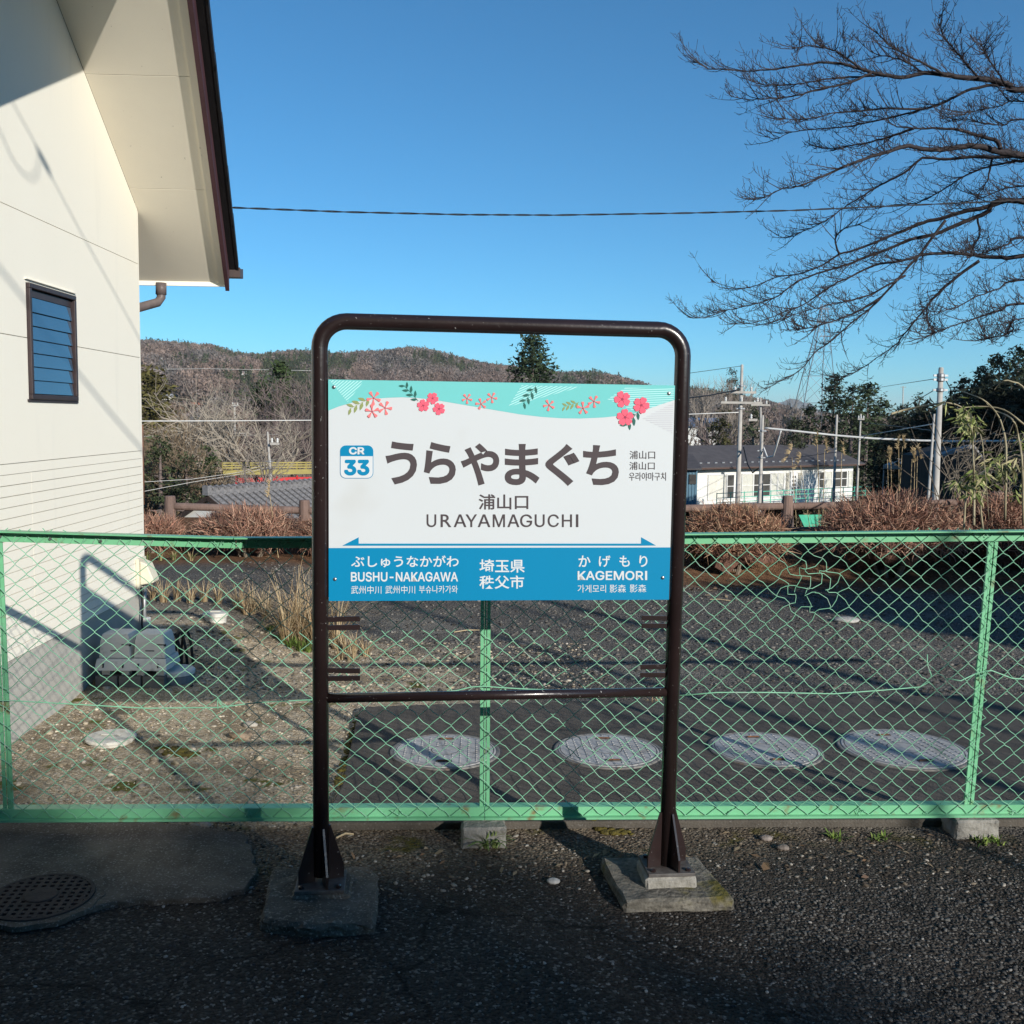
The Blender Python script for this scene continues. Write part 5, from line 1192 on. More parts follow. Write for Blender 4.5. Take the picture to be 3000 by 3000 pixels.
# white canopy tent
tn = thing('white_canopy_tent', D(2630, 1420, 62), 'small white-topped canopy tent in the shade beyond the hedge', 'tent')
ap = D(2632, 1342, 62); cs = [D(2590, 1362, 60), D(2662, 1362, 60), D(2668, 1358, 64), D(2600, 1358, 64)]
mb = MB(); mb.add([ap] + cs, [(0, 1, 2), (0, 2, 3), (0, 3, 4), (0, 4, 1)]); mb.prism([cs[0], cs[1], cs[1] - (0, 0, .25), cs[0] - (0, 0, .25)], (0, .05, 0)); obj('canopy', mb, M('tent_white', (0.66, 0.64, 0.62), scale=2), tn)
for q in cs: mb = MB(); mb.tube([q, q - (0, 0, 2.6)], .04, 6); obj('leg', mb, MSTEEL, tn)
# dark tiled roof house at the far right
rh = thing('dark_roofed_house', D(2850, 1420, 40), 'house darkened for shade, with pale tiled roof edge behind the bamboo', 'house')
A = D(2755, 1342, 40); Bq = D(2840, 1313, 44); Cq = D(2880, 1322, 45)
mb = MB(); mb.prism([A, Bq, Cq, Cq - (0, 0, 4), A - (0, 0, 4)], (0, 4, 0)); obj('wall', mb, M('dark_wall', (0.016, 0.015, 0.014), scale=2), rh)  # near-black wall colour stands in for the shade of trees
mb = MB(); mb.bar(A + (-.2, -.1, .08), Bq + (0, -.1, .10), .3, .10); mb.bar(Bq + (0, -.1, .1), Cq + (0, -.1, -.5), .3, .10); rfx = obj('roof', mb, M('pale_tile_edge', (0.33, 0.33, 0.34), (0.22, 0.22, 0.23), scale=5), rh)
# tiled house, lower left
MTILE = M('grey_roof_tile', (0.24, 0.235, 0.24), (0.14, 0.138, 0.142), scale=7, rough=.6, bump=.4)
th_ = thing('tiled_roof_house', D(700, 1500, 37), 'grey tile-roofed house with white gable below the hedge, left of the sign', 'house')
r0 = D(608, 1450, 36); r1 = D(1010, 1420, 43.0); r1[2] = r0[2]; rd = (r1 - r0); rL = np.linalg.norm(rd); rd /= rL; rn_ = np.array([rd[1], -rd[0], 0])
dwn = 2.9; drop = 1.62
e0 = r0 + rn_ * dwn - (0, 0, drop); e1 = r1 + rn_ * dwn - (0, 0, drop); g0 = r0 - rn_ * dwn - (0, 0, drop); g1 = r1 - rn_ * dwn - (0, 0, drop)
mb = MB(); mb.prism([e0, e1, r1, r0], (0, 0, -.08)); mb.prism([g0, r0, r1, g1], (0, 0, -.085)); rfh = obj('roof', mb, MTILE, th_); BASE[rfh] = BASE[th_]
for k in range(13):                                        # tile courses
    t = (k + .5) / 13
    for j in range(22):
        if k < 9 or True:
            a = r0 + (e0 - r0) * t + rd * (rL * j / 22); c = a + rd * (rL / 22 - .05); up_ = (r0 - e0) / np.linalg.norm(r0 - e0); nv = np.cross(rd, up_); nv = nv if nv[2] > 0 else -nv
            if j == 0 and k == 0: TPROTO = None
            mid = (a + c) / 2 + nv * .03
            if TPROTO is None:
                mb = MB(); mb.tube([-rd * .0 + up_ * -.12, up_ * .12], [.115, .105], 6, tint=None); mb.v = [tuple(np.array(v)) for v in mb.v]
                me_ = bpy.data.meshes.new('roof_tile'); me_.from_pydata(mb.v, [], mb.f); me_.materials.append(MTILE); TPROTO = me_
            o = bpy.data.objects.new('roof_tile', TPROTO); link(o); o.parent = rfh; o.location = [float(v) for v in mid - BASE[th_]]
mb = MB(); mb.bar(r0 + (0, 0, .12), r1 + (0, 0, .12), .22, .26); obj('ridge', mb, MTILE, rfh)
for k in range(26):
    q = r0 + rd * (rL * (k + .5) / 26); mb = MB(); mb.tube([q - rn_ * .16 + (0, 0, .22), q + (0, 0, .29), q + rn_ * .16 + (0, 0, .22)], .06, 6); obj('ridge_tile', mb, MTILE, rfh)
mb = MB(); mb.box(r0 + (0, 0, .16) - rd * .05, (.14, .26, .34), rz=math.atan2(rd[1], rd[0])); obj('ridge_end', mb, MTILE, rfh)
gi = .10
mb = MB(); mb.prism([r0 + rd * gi - (0, 0, .10), e0 + rd * gi - rn_ * .3 + (0, 0, drop * .3 / dwn - .10), e0 + rd * gi - rn_ * .3 - (0, 0, 3), g0 + rd * gi + rn_ * .3 - (0, 0, 3), g0 + rd * gi + rn_ * .3 + (0, 0, drop * .3 / dwn - .10)], rd * (rL - .8)); obj('wall', mb, MWALL, th_)
for a, c in ((r0, e0), (r0, g0)):
    mb = MB(); mb.bar(a + (0, 0, -.10), c + (0, 0, -.10), .10, .16); obj('bargeboard', mb, M('dark_barge', (0.05, 0.035, 0.03), scale=4), th_)
mb = MB(); mb.box(r0 + rd * (gi - .04) - (0, 0, .75) + rn_ * .35, (.08, .35, .28), rz=math.atan2(rd[1], rd[0])); obj('gable_vent', mb, MDW, th_)
# yellow-railed red bridge
br = thing('red_footbridge', D(800, 1410, 46), 'red girder with yellow railing crossing behind the tiled roof', 'bridge')
MRED = M('red_paint', (0.60, 0.03, 0.035), (0.45, 0.025, 0.03), scale=.8, rough=.5); MYEL = M('yellow_paint', (0.37, 0.31, 0.09), (0.25, 0.21, 0.07), scale=1, rough=.6)
A = D(695, 1412, 45); Bq = D(1200, 1404, 49); mb = MB(); mb.bar(A, Bq, .3, .36); obj('girder', mb, MRED, br)
for k in range(10): q = A + (Bq - A) * k / 9; mb = MB(); mb.bar(q + (0, -.18, -.22), q + (0, -.18, .26), .10, .06, up=(1, 0, 0)); obj('stiffener', mb, MRED, br)
A2 = D(652, 1384, 46); B2 = D(1200, 1378, 49.5)
mb = MB(); mb.bar(A2, B2, .3, .22); obj('kerb_beam', mb, MYEL, br)
for z in (.20, .31, .42): mb = MB(); mb.bar(A2 + (0, 0, z), B2 + (0, 0, z), .05, .06); obj('rail', mb, MYEL, br)
for k in range(22): q = A2 + (B2 - A2) * k / 21; mb = MB(); mb.bar(q, q + (0, 0, .45), .05, .05, up=(1, 0, 0)); obj('post', mb, MYEL, br)
for q in (A + (.6, 0, 0), (A + Bq) / 2, Bq): mb = MB(); mb.bar(q, q - (0, 0, 6), .5, .5, up=(1, 0, 0)); obj('pier', mb, MC, br)
# small houses on the slopes
def cottage(x, y, dep, w, h, rc, lab):
    k_ = [i for i, q in enumerate(FAR_HOUSES) if q[0] == x]; p = FAR_P[k_[0]] + np.array([0, 0, h * .3]) if k_ else D(x, y, dep)
    if k_: w, h = w * p[1] / dep, h * p[1] / dep
    t = thing('far_house', p, lab, 'house', 'small houses on the slopes')
    mb = MB(); mb.box(p + (0, 0, -2), (w, w * .7, h + 4)); obj('wall', mb, MWALL, t)
    mb = MB(); z = p[2] + h / 2; mb.add([p + np.array(q) for q in ((-w * .6, -w * .45, h / 2), (w * .6, -w * .45, h / 2), (w * .6, w * .45, h / 2), (-w * .6, w * .45, h / 2), (-w * .6, 0, h / 2 + w * .28), (w * .6, 0, h / 2 + w * .28))], [(0, 1, 5, 4), (2, 3, 4, 5), (1, 2, 5), (3, 0, 4), (3, 2, 1, 0)]); obj('roof', mb, M('far_roof_%d' % x, rc, scale=.5), t)
    mb = MB(); mb.box(p + (0, -w * .36, 0), (w * .3, .1, h * .4)); obj('window', mb, MDW, t)
cottage(577, 1200, 520, 4.6, 2.6, (0.40, 0.17, 0.10), 'small white house with orange roof among the bare trees')
cottage(718, 1100, 760, 5, 2, (0.30, 0.30, 0.31), 'tiny white house alone on the dark hillside')
cottage(700, 1076, 900, 6, 2, (0.36, 0.2, 0.17), 'tiny pink-roofed house higher on the hillside')
cottage(2050, 1268, 190, 6, 2.2, (0.10, 0.16, 0.28), 'white house with blue roof behind the bungalow roof')
cottage(492, 1170, 420, 3.6, 1.6, (0.35, 0.35, 0.36), 'small grey-roofed house at the foot of the hill')

# leaf litter drifted along the fence foot and over the yard edge (nobody could count it)
gg = np.random.default_rng(58); n_ = 560
lx = gg.uniform(-2.2, 3.2, n_); ly = np.where(gg.random(n_) < .35, 3.50 + .06 * lx + gg.normal(size=n_) * .10, gg.uniform(8.9, 10.4, n_)); lx = np.where(ly > 5, gg.uniform(-2.5, 5.5, n_), lx); lz = TH(lx, ly) + .006
aa_ = gg.random(n_) * 6.283; L_ = np.where(ly > 5, gg.uniform(.02, .045, n_), gg.uniform(.008, .022, n_)); dv = np.stack([np.cos(aa_), np.sin(aa_), gg.normal(size=n_) * .25], -1) * L_[:, None]; sv2 = np.stack([-np.sin(aa_), np.cos(aa_), gg.normal(size=n_) * .3], -1) * (L_ * .38)[:, None]; C_ = np.stack([lx, ly, lz], -1)
V = np.stack([C_ - dv, C_ + sv2 + (0, 0, .003), C_ + dv, C_ - sv2 + (0, 0, .002)], 1).reshape(-1, 3)
tag(raw_obj('leaf_litter', V, np.arange(n_ * 4).reshape(-1, 4), MPL, np.array([(0.20, 0.125, 0.075), (0.26, 0.175, 0.11), (0.13, 0.085, 0.06), (0.30, 0.23, 0.15)])[gg.integers(0, 4, n_)]), 'dry brown leaves drifted along the fence foot and hedge', 'leaves', kind='stuff')

# ================================================================== POLES AND WIRES
MPOLE = M('concrete_pole', (0.48, 0.455, 0.415), (0.36, 0.34, 0.31), scale=3, rough=.9)
MINS = M('white_insulator', (0.75, 0.75, 0.72), scale=5, rough=.3)
def pole(top, bot, dep, wt, wb, label, arms=(), bands=()):
    A = D(*top, dep); Bq = D(*bot, dep); gz = float(TH(Bq[0], dep)); d = (Bq - A); k = (gz - .5 - A[2]) / d[2]; F_ = A + d * k
    t = thing('utility_pole', (F_[0], dep, gz), label, 'utility pole', 'utility poles')
    ra, rb = wt / 2 / 3000 * dep, wb / 2 / 3000 * dep; rb = ra + (rb - ra) * k
    mb = MB(); mb.tube([F_, A], [rb, ra], 12); obj('shaft', mb, MPOLE, t, smooth=True)
    mb = MB(); mb.lathe(A, [(ra * 1.02, 0), (ra * .8, ra * .5)], 12); obj('cap', mb, MPOLE, t)
    for (y, x0, x1, ins) in arms:
        P = D(x0, y, dep - .18); Q = D(x1, y + (x1 - x0) * .014, dep - .18); mb = MB(); mb.bar(P, Q, .09, .10); ar = obj('crossarm', mb, MPOLE, t); BASE[ar] = BASE[t]
        for j in range(ins):
            q = P + (Q - P) * ((j + .3) / (ins - .4 if ins > 1 else 1)); mb = MB(); mb.lathe(q + (0, 0, .05), [(.03, 0), (.06, .05), (.035, .09), (.055, .13), (.02, .2)], 8); obj('insulator', mb, MINS, ar)
    for y in bands:
        p = A + d * ((y - top[1]) / (bot[1] - top[1])); mb = MB(); r_ = ra + .012 + (rb - ra) * .15; mb.lathe(p, [(r_, -.05), (r_ + .02, -.03), (r_ + .02, .03), (r_, .05)], 12); mb.bar(p + (-r_ - .1, 0, 0), p + (r_ + .1, 0, 0), .04, .05); obj('band', mb, MSTEEL, t)
pole((2174, 1070), (2161, 1470), 46, 8, 15, 'tall tapering utility pole with two crossarms, right of the sign', ((1149, 2140, 2215, 2), (1179, 2112, 2233, 3)), (1130, 1196))
pole((2235, 1218), (2225, 1480), 44, 7, 11, 'slimmer utility pole with cable loop beside the tall one', ((1230, 2193, 2218, 1),), (1262, 1320, 1340))
pole((2228, 1165), (2229, 1245), 58, 5, 6, 'far utility pole between the crossarms', ((1186, 2200, 2256, 2),))
pole((2757, 1080), (2741, 1450), 26, 14, 19, 'thick pale concrete pole with no crossarm at right', (), (1100, 1112, 1142))
pole((2737, 1214), (2722, 1430), 31, 6, 8, 'thin grey pole standing just left of the thick concrete pole')
pole((2452, 1216), (2448, 1312), 66, 6, 7, 'pole rising over the right end of the bungalow roof')
pole((2522, 1214), (2516, 1335), 72, 5, 6, 'distant pole with three insulators right of the bungalow', ((1228, 2513, 2532, 3),))
pole((784, 1266), (795, 1425), 44, 5, 9, 'white leaning utility pole behind the tiled roof', ((1300, 792, 818, 2),), (1352, 1372))
pole((687, 1182), (690, 1355), 84, 5, 6, 'distant utility pole in front of the big bare tree', ((1188, 678, 700, 2), (1270, 694, 735, 2)))
pole((2646, 1132), (2645, 1180), 210, 3, 3, 'tiny distant pole on the skyline', ((1134, 2638, 2655, 0),))
pole((4700, 900), (4700, 1700), 9, 60, 70, 'utility pole outside the right edge carrying the dark cable')
MWB = M('black_cable', (0.015, 0.016, 0.02), scale=9, rough=.5); MWW = M('pale_cable', (0.74, 0.73, 0.70), (0.60, 0.60, 0.58), scale=2, rough=.6)
def wire(pts, r, mat, label, cat='cable', name='overhead_wire'):
    P = [D(x, y, d) for x, y, d in pts]
    out = []
    for i in range(len(P) - 1):
        for k in range(6): out.append(P[i] + (P[i + 1] - P[i]) * k / 6)
    out.append(P[-1]); mb = MB(); mb.tube(out, r, 5); tag(obj(name, mb, mat, base=P[0], smooth=True), label, cat, 'overhead wires')
sc_ = 1.5528
cab2 = [(560, 604, 7.55), (445 * sc_, 392 * sc_, 7.6), (650 * sc_, 400 * sc_, 7.8), (870 * sc_, 405 * sc_, 8.0), (1050 * sc_, 406 * sc_, 8.2), (1300 * sc_, 402 * sc_, 8.4), (1500 * sc_, 397 * sc_, 8.6), (1700 * sc_, 388 * sc_, 8.8), (1932 * sc_, 378 * sc_, 9.0), (4700, 500, 9.0)]
# the twisted pair: two strands wound round each other
P = []
for i in range(len(cab2) - 1):
    a, c = D(*cab2[i]), D(*cab2[i + 1]); n_ = 26
    for k in range(n_): P.append(a + (c - a) * k / n_)
P = np.array(P); tw = thing('twisted_cable', P[0], 'dark twisted cable across the sky from the roof edge to the tree', 'cable', 'overhead wires')
for ph in (0, math.pi):
    q = P.copy(); s_ = np.arange(len(P)) * .55 + ph; q[:, 1] += .0040 * np.cos(s_); q[:, 2] += .0040 * np.sin(s_); mb = MB(); mb.tube(q, .0040, 5); obj('strand', mb, MWB, tw, smooth=True)
wire([(300, 1234, 40), (680, 1233, 44), (1100, 1230, 46), (1600, 1222, 46), (2010, 1214, 46), (2168, 1208, 46)], .022, MWW, 'straight pale wire crossing the valley to the tall pole')
wire([(2240, 1254, 44), (2330, 1263, 43.6), (2450, 1276, 43.2), (2560, 1285, 42.8), (2700, 1291, 42.3), (2800, 1293, 42), (3000, 1292, 41.2), (3500, 1285, 39)], .046, MWW, 'thick pale cable from the looped pole to the right edge')
wire([(2237, 1310, 44), (2248, 1340, 43.5), (2266, 1336, 43), (2276, 1305, 42.6), (2288, 1262, 42.3)], .035, MWW, 'pale cable loop hanging beside the slim pole')
wire([(2178, 1310, 46), (2190, 1360, 45), (2205, 1385, 44.5), (2222, 1372, 44)], .03, MWB, 'black cable sagging between the two poles')
wire([(2000, 1168, 40), (2080, 1158, 43), (2170, 1140, 46)], .03, MWB, 'black wire leaving the tall pole to the left')
wire([(2000, 1096, 46), (2174, 1072, 46)], .012, MWB, 'fine wire at the top of the tall pole')
wire([(2480, 1150, 60), (2620, 1128, 44), (2752, 1108, 26)], .010, MWB, 'fine wire rising to the thick concrete pole')
wire([(2300, 1345, 50), (2480, 1320, 45), (2640, 1200, 34), (2752, 1134, 26)], .012, MWB, 'fine stay wire slanting up to the thick pole')
wire([(2520, 1278, 72), (2640, 1258, 50), (2735, 1242, 31)], .018, MWW, 'pale wire between the distant pole and the thin grey pole')
wire([(2530, 1238, 72), (2600, 1246, 60), (2690, 1256, 45), (2735, 1262, 31)], .016, MWB, 'dark wire with white spacers near the evergreens')
wire([(2764, 1100, 26), (2790, 1150, 27), (2810, 1200, 28)], .012, MWB, 'short wire dropping right of the thick pole')
wire([(300, 1084, 150), (600, 1080, 150), (915, 1086, 150)], .022, MWW, 'fine pale wire high over the far slope')
wire([(300, 1278, 60), (660, 1278, 70), (915, 1268, 84)], .016, MWW, 'fine wire crossing in front of the bare trees')
wire([(300, 1305, 50), (560, 1302, 55), (760, 1296, 60)], .025, MWB, 'fine dark wire low across the bare trees')
for k, (ya, yb) in enumerate(((1385, 1375), (1412, 1384), (1425, 1386), (1440, 1390), (1452, 1396))):
    wire([(420, ya, 40), (560, (ya + yb) / 2 + 10 - 4 * k, 42), (700, yb, 44), (792, 1352 + 5 * k, 44)], .010, MWW if k % 2 else MWB, ('topmost', 'second', 'third', 'fourth', 'lowest')[k] + ' of five service wires fanning over the tiled roof')
# ---- lattice tower on the skyline
tw_ = thing('lattice_tower', D(2415, 1330, 360), 'distant steel lattice transmission tower behind the cherry branches', 'tower')
MTO = M('tower_steel', (0.20, 0.22, 0.25), scale=.2, rough=.6, metal=.3)
lv = [(1350, 2322, 2478), (1260, 2338, 2462), (1180, 2356, 2450), (1100, 2370, 2442), (1030, 2386, 2436), (965, 2398, 2430), (920, 2405, 2427), (890, 2410, 2424)]
def tq(i, c):
    y, x0, x1 = lv[i]; A = D(x0, y, 358); Bq = D(x1, y, 358); w = Bq[0] - A[0]; return [A, Bq, Bq + (-.15 * w, w, 0), A + (.15 * w * 0, w, 0)][c]
for c in range(4): mb = MB(); mb.tube([tq(i, c) for i in range(len(lv))], .16, 4); obj('leg', mb, MTO, tw_)
for i in range(len(lv) - 1):
    mb = MB()
    for c in range(4):
        e = (c + 1) % 4; mb.tube([tq(i, c), tq(i + 1, e)], .07, 3); mb.tube([tq(i, e), tq(i + 1, c)], .07, 3); mb.tube([tq(i, c), tq(i, e)], .07, 3)
    obj('bracing', mb, MTO, tw_)
for y, h_ in ((905, 14), (945, 22), (985, 16)):
    A = D(2417 - h_, y, 359); Bq = D(2417 + h_, y, 359); mb = MB(); mb.bar(A, Bq, .4, .3); obj('crossarm', mb, MTO, tw_)

# ================================================================== TREES
MBK = M('bare_bark', (0.30, 0.26, 0.22), (0.20, 0.17, 0.145), scale=2.5, rough=.95)
MBK3 = M('brown_bark', (0.25, 0.185, 0.12), (0.16, 0.12, 0.08), scale=2.5, rough=.95)
MBK4 = M('pale_bark', (0.36, 0.315, 0.255), (0.25, 0.215, 0.175), scale=2.5, rough=.95)
MBK2 = M('purple_bark', (0.20, 0.155, 0.145), (0.14, 0.11, 0.10), scale=2.5, rough=.95)
def bare_mesh(name, seed, H=1.0, spread=.55, levels=5, mat=None, up=.35, nb=(3, 5), trunk=.25):
    """a leafless tree of unit height: trunk part and crown part"""
    rn = np.random.default_rng(seed); tr = MB(); cr = MB()
    def grow(p, d, L, r, lev):
        n = 3 if lev > 1 else 2; P = [p]; q = p.copy(); dd = d.copy()
        for _ in range(n):
            dd = dd + rn.normal(size=3) * .13 + np.array([0, 0, up * .12]); dd /= np.linalg.norm(dd); q = q + dd * L / n; P.append(q.copy())
        rr_ = np.linspace(r, r * .55, len(P)); (tr if lev >= levels - 1 else cr).tube(P, rr_, 5 if lev >= levels - 1 else 3, caps=False)
        if lev == 0: return
        k = rn.integers(nb[0], nb[1] + 1)
        for i in range(k):
            t = rn.uniform(.45, 1.0); j = min(int(t * n), n - 1); b = P[j] + (P[j + 1] - P[j]) * (t * n - j)
            a = rn.normal(size=3); a -= a @ dd * dd; a /= np.linalg.norm(a)
            nd = dd * (1 - spread * .5) + a * spread * rn.uniform(.6, 1.2) + np.array([0, 0, up * .3]); nd /= np.linalg.norm(nd)
            grow(b, nd, L * rn.uniform(.55, .82), r * .5, lev - 1)
    grow(np.zeros(3), np.array([0, 0, 1.0]), trunk, .022, levels)
    for m_ in (tr, cr):
        m_.v = [tuple(v) for v in m_.v]
    top = max(v[2] for v in cr.v); k = 1 / top
    for m_ in (tr, cr): m_.v = [(v[0] * k, v[1] * k, v[2] * k) for v in m_.v]
    return tr, cr
PROTO = {}
def bare_proto(key, seed, mat, **kw):
    tr, cr = bare_mesh(key, seed, **kw)
    out = []
    for nm, m_ in (('trunk', tr), ('crown', cr)):
        me = bpy.data.meshes.new(key + '_' + nm); me.from_pydata(m_.v, [], m_.f); me.materials.append(mat); out.append(me)
    PROTO[key] = out
bare_proto('wide', 3, MBK, spread=.75, levels=5, nb=(4, 5), trunk=.30, up=.30)
bare_proto('brown', 31, MBK3, spread=.6, levels=5, nb=(3, 5), trunk=.24, up=.45)
bare_proto('pale', 3, MBK4, spread=.75, levels=5, nb=(4, 5), trunk=.30, up=.30)
bare_proto('tall', 8, MBK, spread=.5, levels=5, nb=(3, 4), trunk=.30, up=.5)
bare_proto('purple', 15, MBK2, spread=.62, levels=5, nb=(4, 5), trunk=.22, up=.4)
bare_proto('purple2', 23, MBK2, spread=.55, levels=5, nb=(4, 5), trunk=.26, up=.5)
def put_tree(key, x, ytop, dep, label, rot=0.0, wid=1.0, gz=None, group='bare trees in the valley', name='bare_tree', cat='tree'):
    p = D(x, ytop, dep); z = float(TH(p[0], dep)) - .3 if gz is None else gz; h = p[2] - z
    t = thing(name, (p[0], dep, z), label, cat, group); t.rotation_euler.z = rot; t.scale = (h * wid, h * wid, h)
    for nm, me in zip(('trunk', 'crown'), PROTO[key]):
        o = bpy.data.objects.new(nm, me); link(o); o.parent = t
    return t
rq = random.Random(77)
put_tree('pale', 690, 1088, 56, 'big spreading bare tree in the gap left of the sign', .4, 1.0)
put_tree('brown', 480, 1190, 52, 'slender bare tree close to the house corner', .9, .9)
put_tree('brown', 445, 1225, 48, 'low tangled bare tree beside the house corner', 3.2, 1.2)
put_tree('brown', 530, 1250, 46, 'thin pale bare tree above the tiled roof gable', 4.2, 1.1)
put_tree('tall', 745, 1290, 42, 'small bare tree in front of the yellow railing', 1.4, 1.2)
put_tree('brown', 600, 1215, 58, 'pale bare tree left of the big spreading one', 5.0, 1.0)
put_tree('purple', 800, 1150, 80, 'purplish bare tree left of the white leaning pole', 1.0, 1.2)
put_tree('purple2', 865, 1110, 86, 'tall purplish bare tree beside the sign frame', 2.2, 1.2)
put_tree('purple', 905, 1090, 78, 'purplish bare tree right at the sign frame', 3.9, 1.25)
put_tree('purple2', 840, 1200, 66, 'lower purplish bare tree above the yellow railing', .2, 1.2)
put_tree('purple', 750, 1190, 96, 'purplish bare tree behind the big spreading one', 5.2, 1.2)
put_tree('brown', 430, 1150, 95, 'brown bare tree behind the olive conifer', 1.2, 1.3)
for i, (x, y) in enumerate(((985, 1075), (1050, 1060), (1115, 1055), (1180, 1048), (1250, 1050), (1320, 1058), (1390, 1072), (1455, 1085))):
    put_tree('purple' if i % 2 else 'purple2', x, y, 92 + 5 * (i % 3), 'purplish bare tree above the sign board, %s from the left' % ('first', 'second', 'third', 'fourth', 'fifth', 'sixth', 'seventh', 'eighth')[i], i * 1.3, 1.5)
put_tree('tall', 2060, 1100, 120, 'pale bare tree left of the tall pole, under the frame corner', .7, .9)
put_tree('tall', 2105, 1092, 125, 'pale bare tree just left of the ivy-clad one', 2.7, .9)
put_tree('tall', 2200, 1092, 128, 'pale bare tree right of the tall pole', 4.4, .9)
put_tree('tall', 2025, 1118, 130, 'pale bare tree at the right sign leg', 1.7, .9)
put_tree('tall', 2330, 1150, 110, 'bare tree before the lattice tower', .3, .7)
put_tree('purple', 2260, 1195, 140, 'purplish bare tree below the blue mountain', .9, 1.6)
put_tree('purple', 2080, 1200, 110, 'brown bare tree behind the bungalow roof', 2.9, 1.6)
put_tree('purple2', 2690, 1180, 80, 'bare tree left of the thick concrete pole', 1.1, 1.2)
# ---- evergreens
MEV = MV('evergreen_foliage', .9)
def conifer(x, ytop, dep, wpx, label, seed, col=(0.040, 0.060, 0.028), n=2600, shape=.9, skirt=.10, gz=None, group='dark evergreens'):
    g = np.random.default_rng(seed); p = D(x, ytop, dep); z0 = float(TH(p[0], dep)) - .3 if gz is None else gz; H_ = p[2] - z0; Wd = wpx / 2 / 3000 * dep
    t = thing('evergreen_tree', (p[0], dep, z0), label, 'tree', group)
    mb = MB(); mb.tube([(p[0], dep, z0), (p[0], dep, z0 + H_ * .55), (p[0], dep, z0 + H_ * .96)], [H_ * .018 + .05, H_ * .011 + .03, .03], 7)
    for _ in range(14):
        u = g.uniform(.2, .9); a = g.random() * 6.283; L = Wd * (1 - u) ** shape * .8; mb.tube([(p[0], dep, z0 + u * H_), (p[0] + L * math.cos(a), dep + L * math.sin(a), z0 + u * H_ + L * .1)], [.05, .015], 4, caps=False)
    obj('trunk', mb, MBK2, t)
    # sprays: clusters of small faces hung on invisible whorls
    nb_ = max(40, n // 26); u = skirt + (1 - skirt) * g.random(nb_) ** .85; a = g.random(nb_) * 6.283
    prof = np.clip((1 - u), 0.015, 1) ** shape * (.72 + .5 * g.random(nb_)) * np.clip((u - skirt) / .10 + .55, .5, 1)
    C = np.stack([p[0] + prof * Wd * np.cos(a), dep + prof * Wd * np.sin(a), z0 + u * H_], -1)
    m_ = 26; s = Wd * .20
    off = g.normal(size=(nb_, m_, 3)) * np.array([s, s, s * .55]); off[..., 2] -= .25 * np.hypot(off[..., 0], off[..., 1])
    Q = (C[:, None] + off).reshape(-1, 3); k = len(Q); fs = max(Wd * .085 * min(1.0, (2600 / n) ** .5), .02)
    tri = g.normal(size=(k, 3, 3)) * fs; tri[..., 2] *= .7
    V = (Q[:, None] + tri).reshape(-1, 3); F = np.arange(len(V)).reshape(-1, 3)
    c = np.repeat(np.array(col)[None] * g.uniform(.55, 1.5, (nb_, 1)), m_, 0) * g.uniform(.7, 1.3, (k, 1))
    o = raw_obj('crown', V, F, MEV, c, parent=t); return t
conifer(1562, 985, 112, 190, 'tall dark evergreen rising above the sign board', 1, n=5200, shape=.62, skirt=.15)
conifer(1725, 1094, 220, 46, 'small dark evergreen on the hill above the board', 2, n=900, shape=.7)
conifer(436, 1082, 66, 210, 'olive-brown conifer close against the house corner', 3, (0.095, 0.085, 0.030), 4200, .5)
conifer(822, 1052, 92, 120, 'green conifer left of the sign frame', 4, (0.050, 0.078, 0.028), 2600, .75)
conifer(768, 1118, 90, 120, 'lower green conifer beside the big bare tree', 5, (0.045, 0.065, 0.03), 1800, .6)
conifer(612, 1306, 47, 96, 'green shrub-like evergreen at the end of the yellow railing', 6, (0.05, 0.08, 0.03), 1400, .45)
conifer(468, 1275, 44, 130, 'dark green thicket tree above the tiled roof', 7, (0.05, 0.065, 0.03), 1800, .45)
conifer(545, 1330, 44, 130, 'dark green bushy tree behind the service wires', 8, (0.045, 0.06, 0.03), 1800, .4)
conifer(2146, 1074, 128, 52, 'narrow ivy-clad tree left of the tall pole', 9, (0.055, 0.052, 0.032), 1800, .35, .45)
conifer(2110, 1195, 100, 90, 'olive conifer behind the tall pole', 10, (0.075, 0.072, 0.028), 1800, .6)
conifer(2210, 1180, 96, 80, 'dark green conifer between the two poles', 11, (0.045, 0.06, 0.03), 1800, .6)
conifer(2330, 1220, 92, 90, 'low round evergreen right of the cable loop', 12, (0.045, 0.055, 0.03), 1800, .6)
conifer(2375, 1185, 100, 90, 'pointed evergreen left of the tall evergreen group', 13, (0.035, 0.05, 0.026), 2000, .7)
conifer(2446, 1108, 104, 120, 'tallest evergreen of the group below the tower', 14, (0.032, 0.046, 0.024), 3400, .62)
conifer(2500, 1135, 100, 110, 'evergreen with round top in the middle of the group', 15, (0.040, 0.055, 0.028), 2800, .5)
conifer(2545, 1130, 104, 120, 'evergreen with double top right of the group', 16, (0.042, 0.060, 0.028), 2800, .5)
conifer(2580, 1155, 108, 110, 'broad evergreen at the right end of the group', 17, (0.040, 0.056, 0.028), 2400, .55)
conifer(2640, 1175, 120, 90, 'far evergreen left of the thick concrete pole', 18, (0.034, 0.046, 0.026), 1600, .55)
conifer(2695, 1150, 110, 80, 'pointed evergreen just left of the thick pole', 19, (0.034, 0.046, 0.026), 1600, .7)
conifer(2825, 1108, 112, 120, 'evergreen right of the thick concrete pole', 20, (0.030, 0.044, 0.024), 2600, .6)
conifer(2890, 1075, 110, 130, 'tall evergreen on the right skyline', 21, (0.032, 0.048, 0.026), 3000, .55)
conifer(2930, 1045, 108, 150, 'dense evergreen crown at the upper right skyline', 22, (0.028, 0.042, 0.024), 3200, .5)
conifer(2985, 1020, 106, 130, 'highest pointed evergreen at the right edge', 23, (0.028, 0.042, 0.024), 3000, .65)
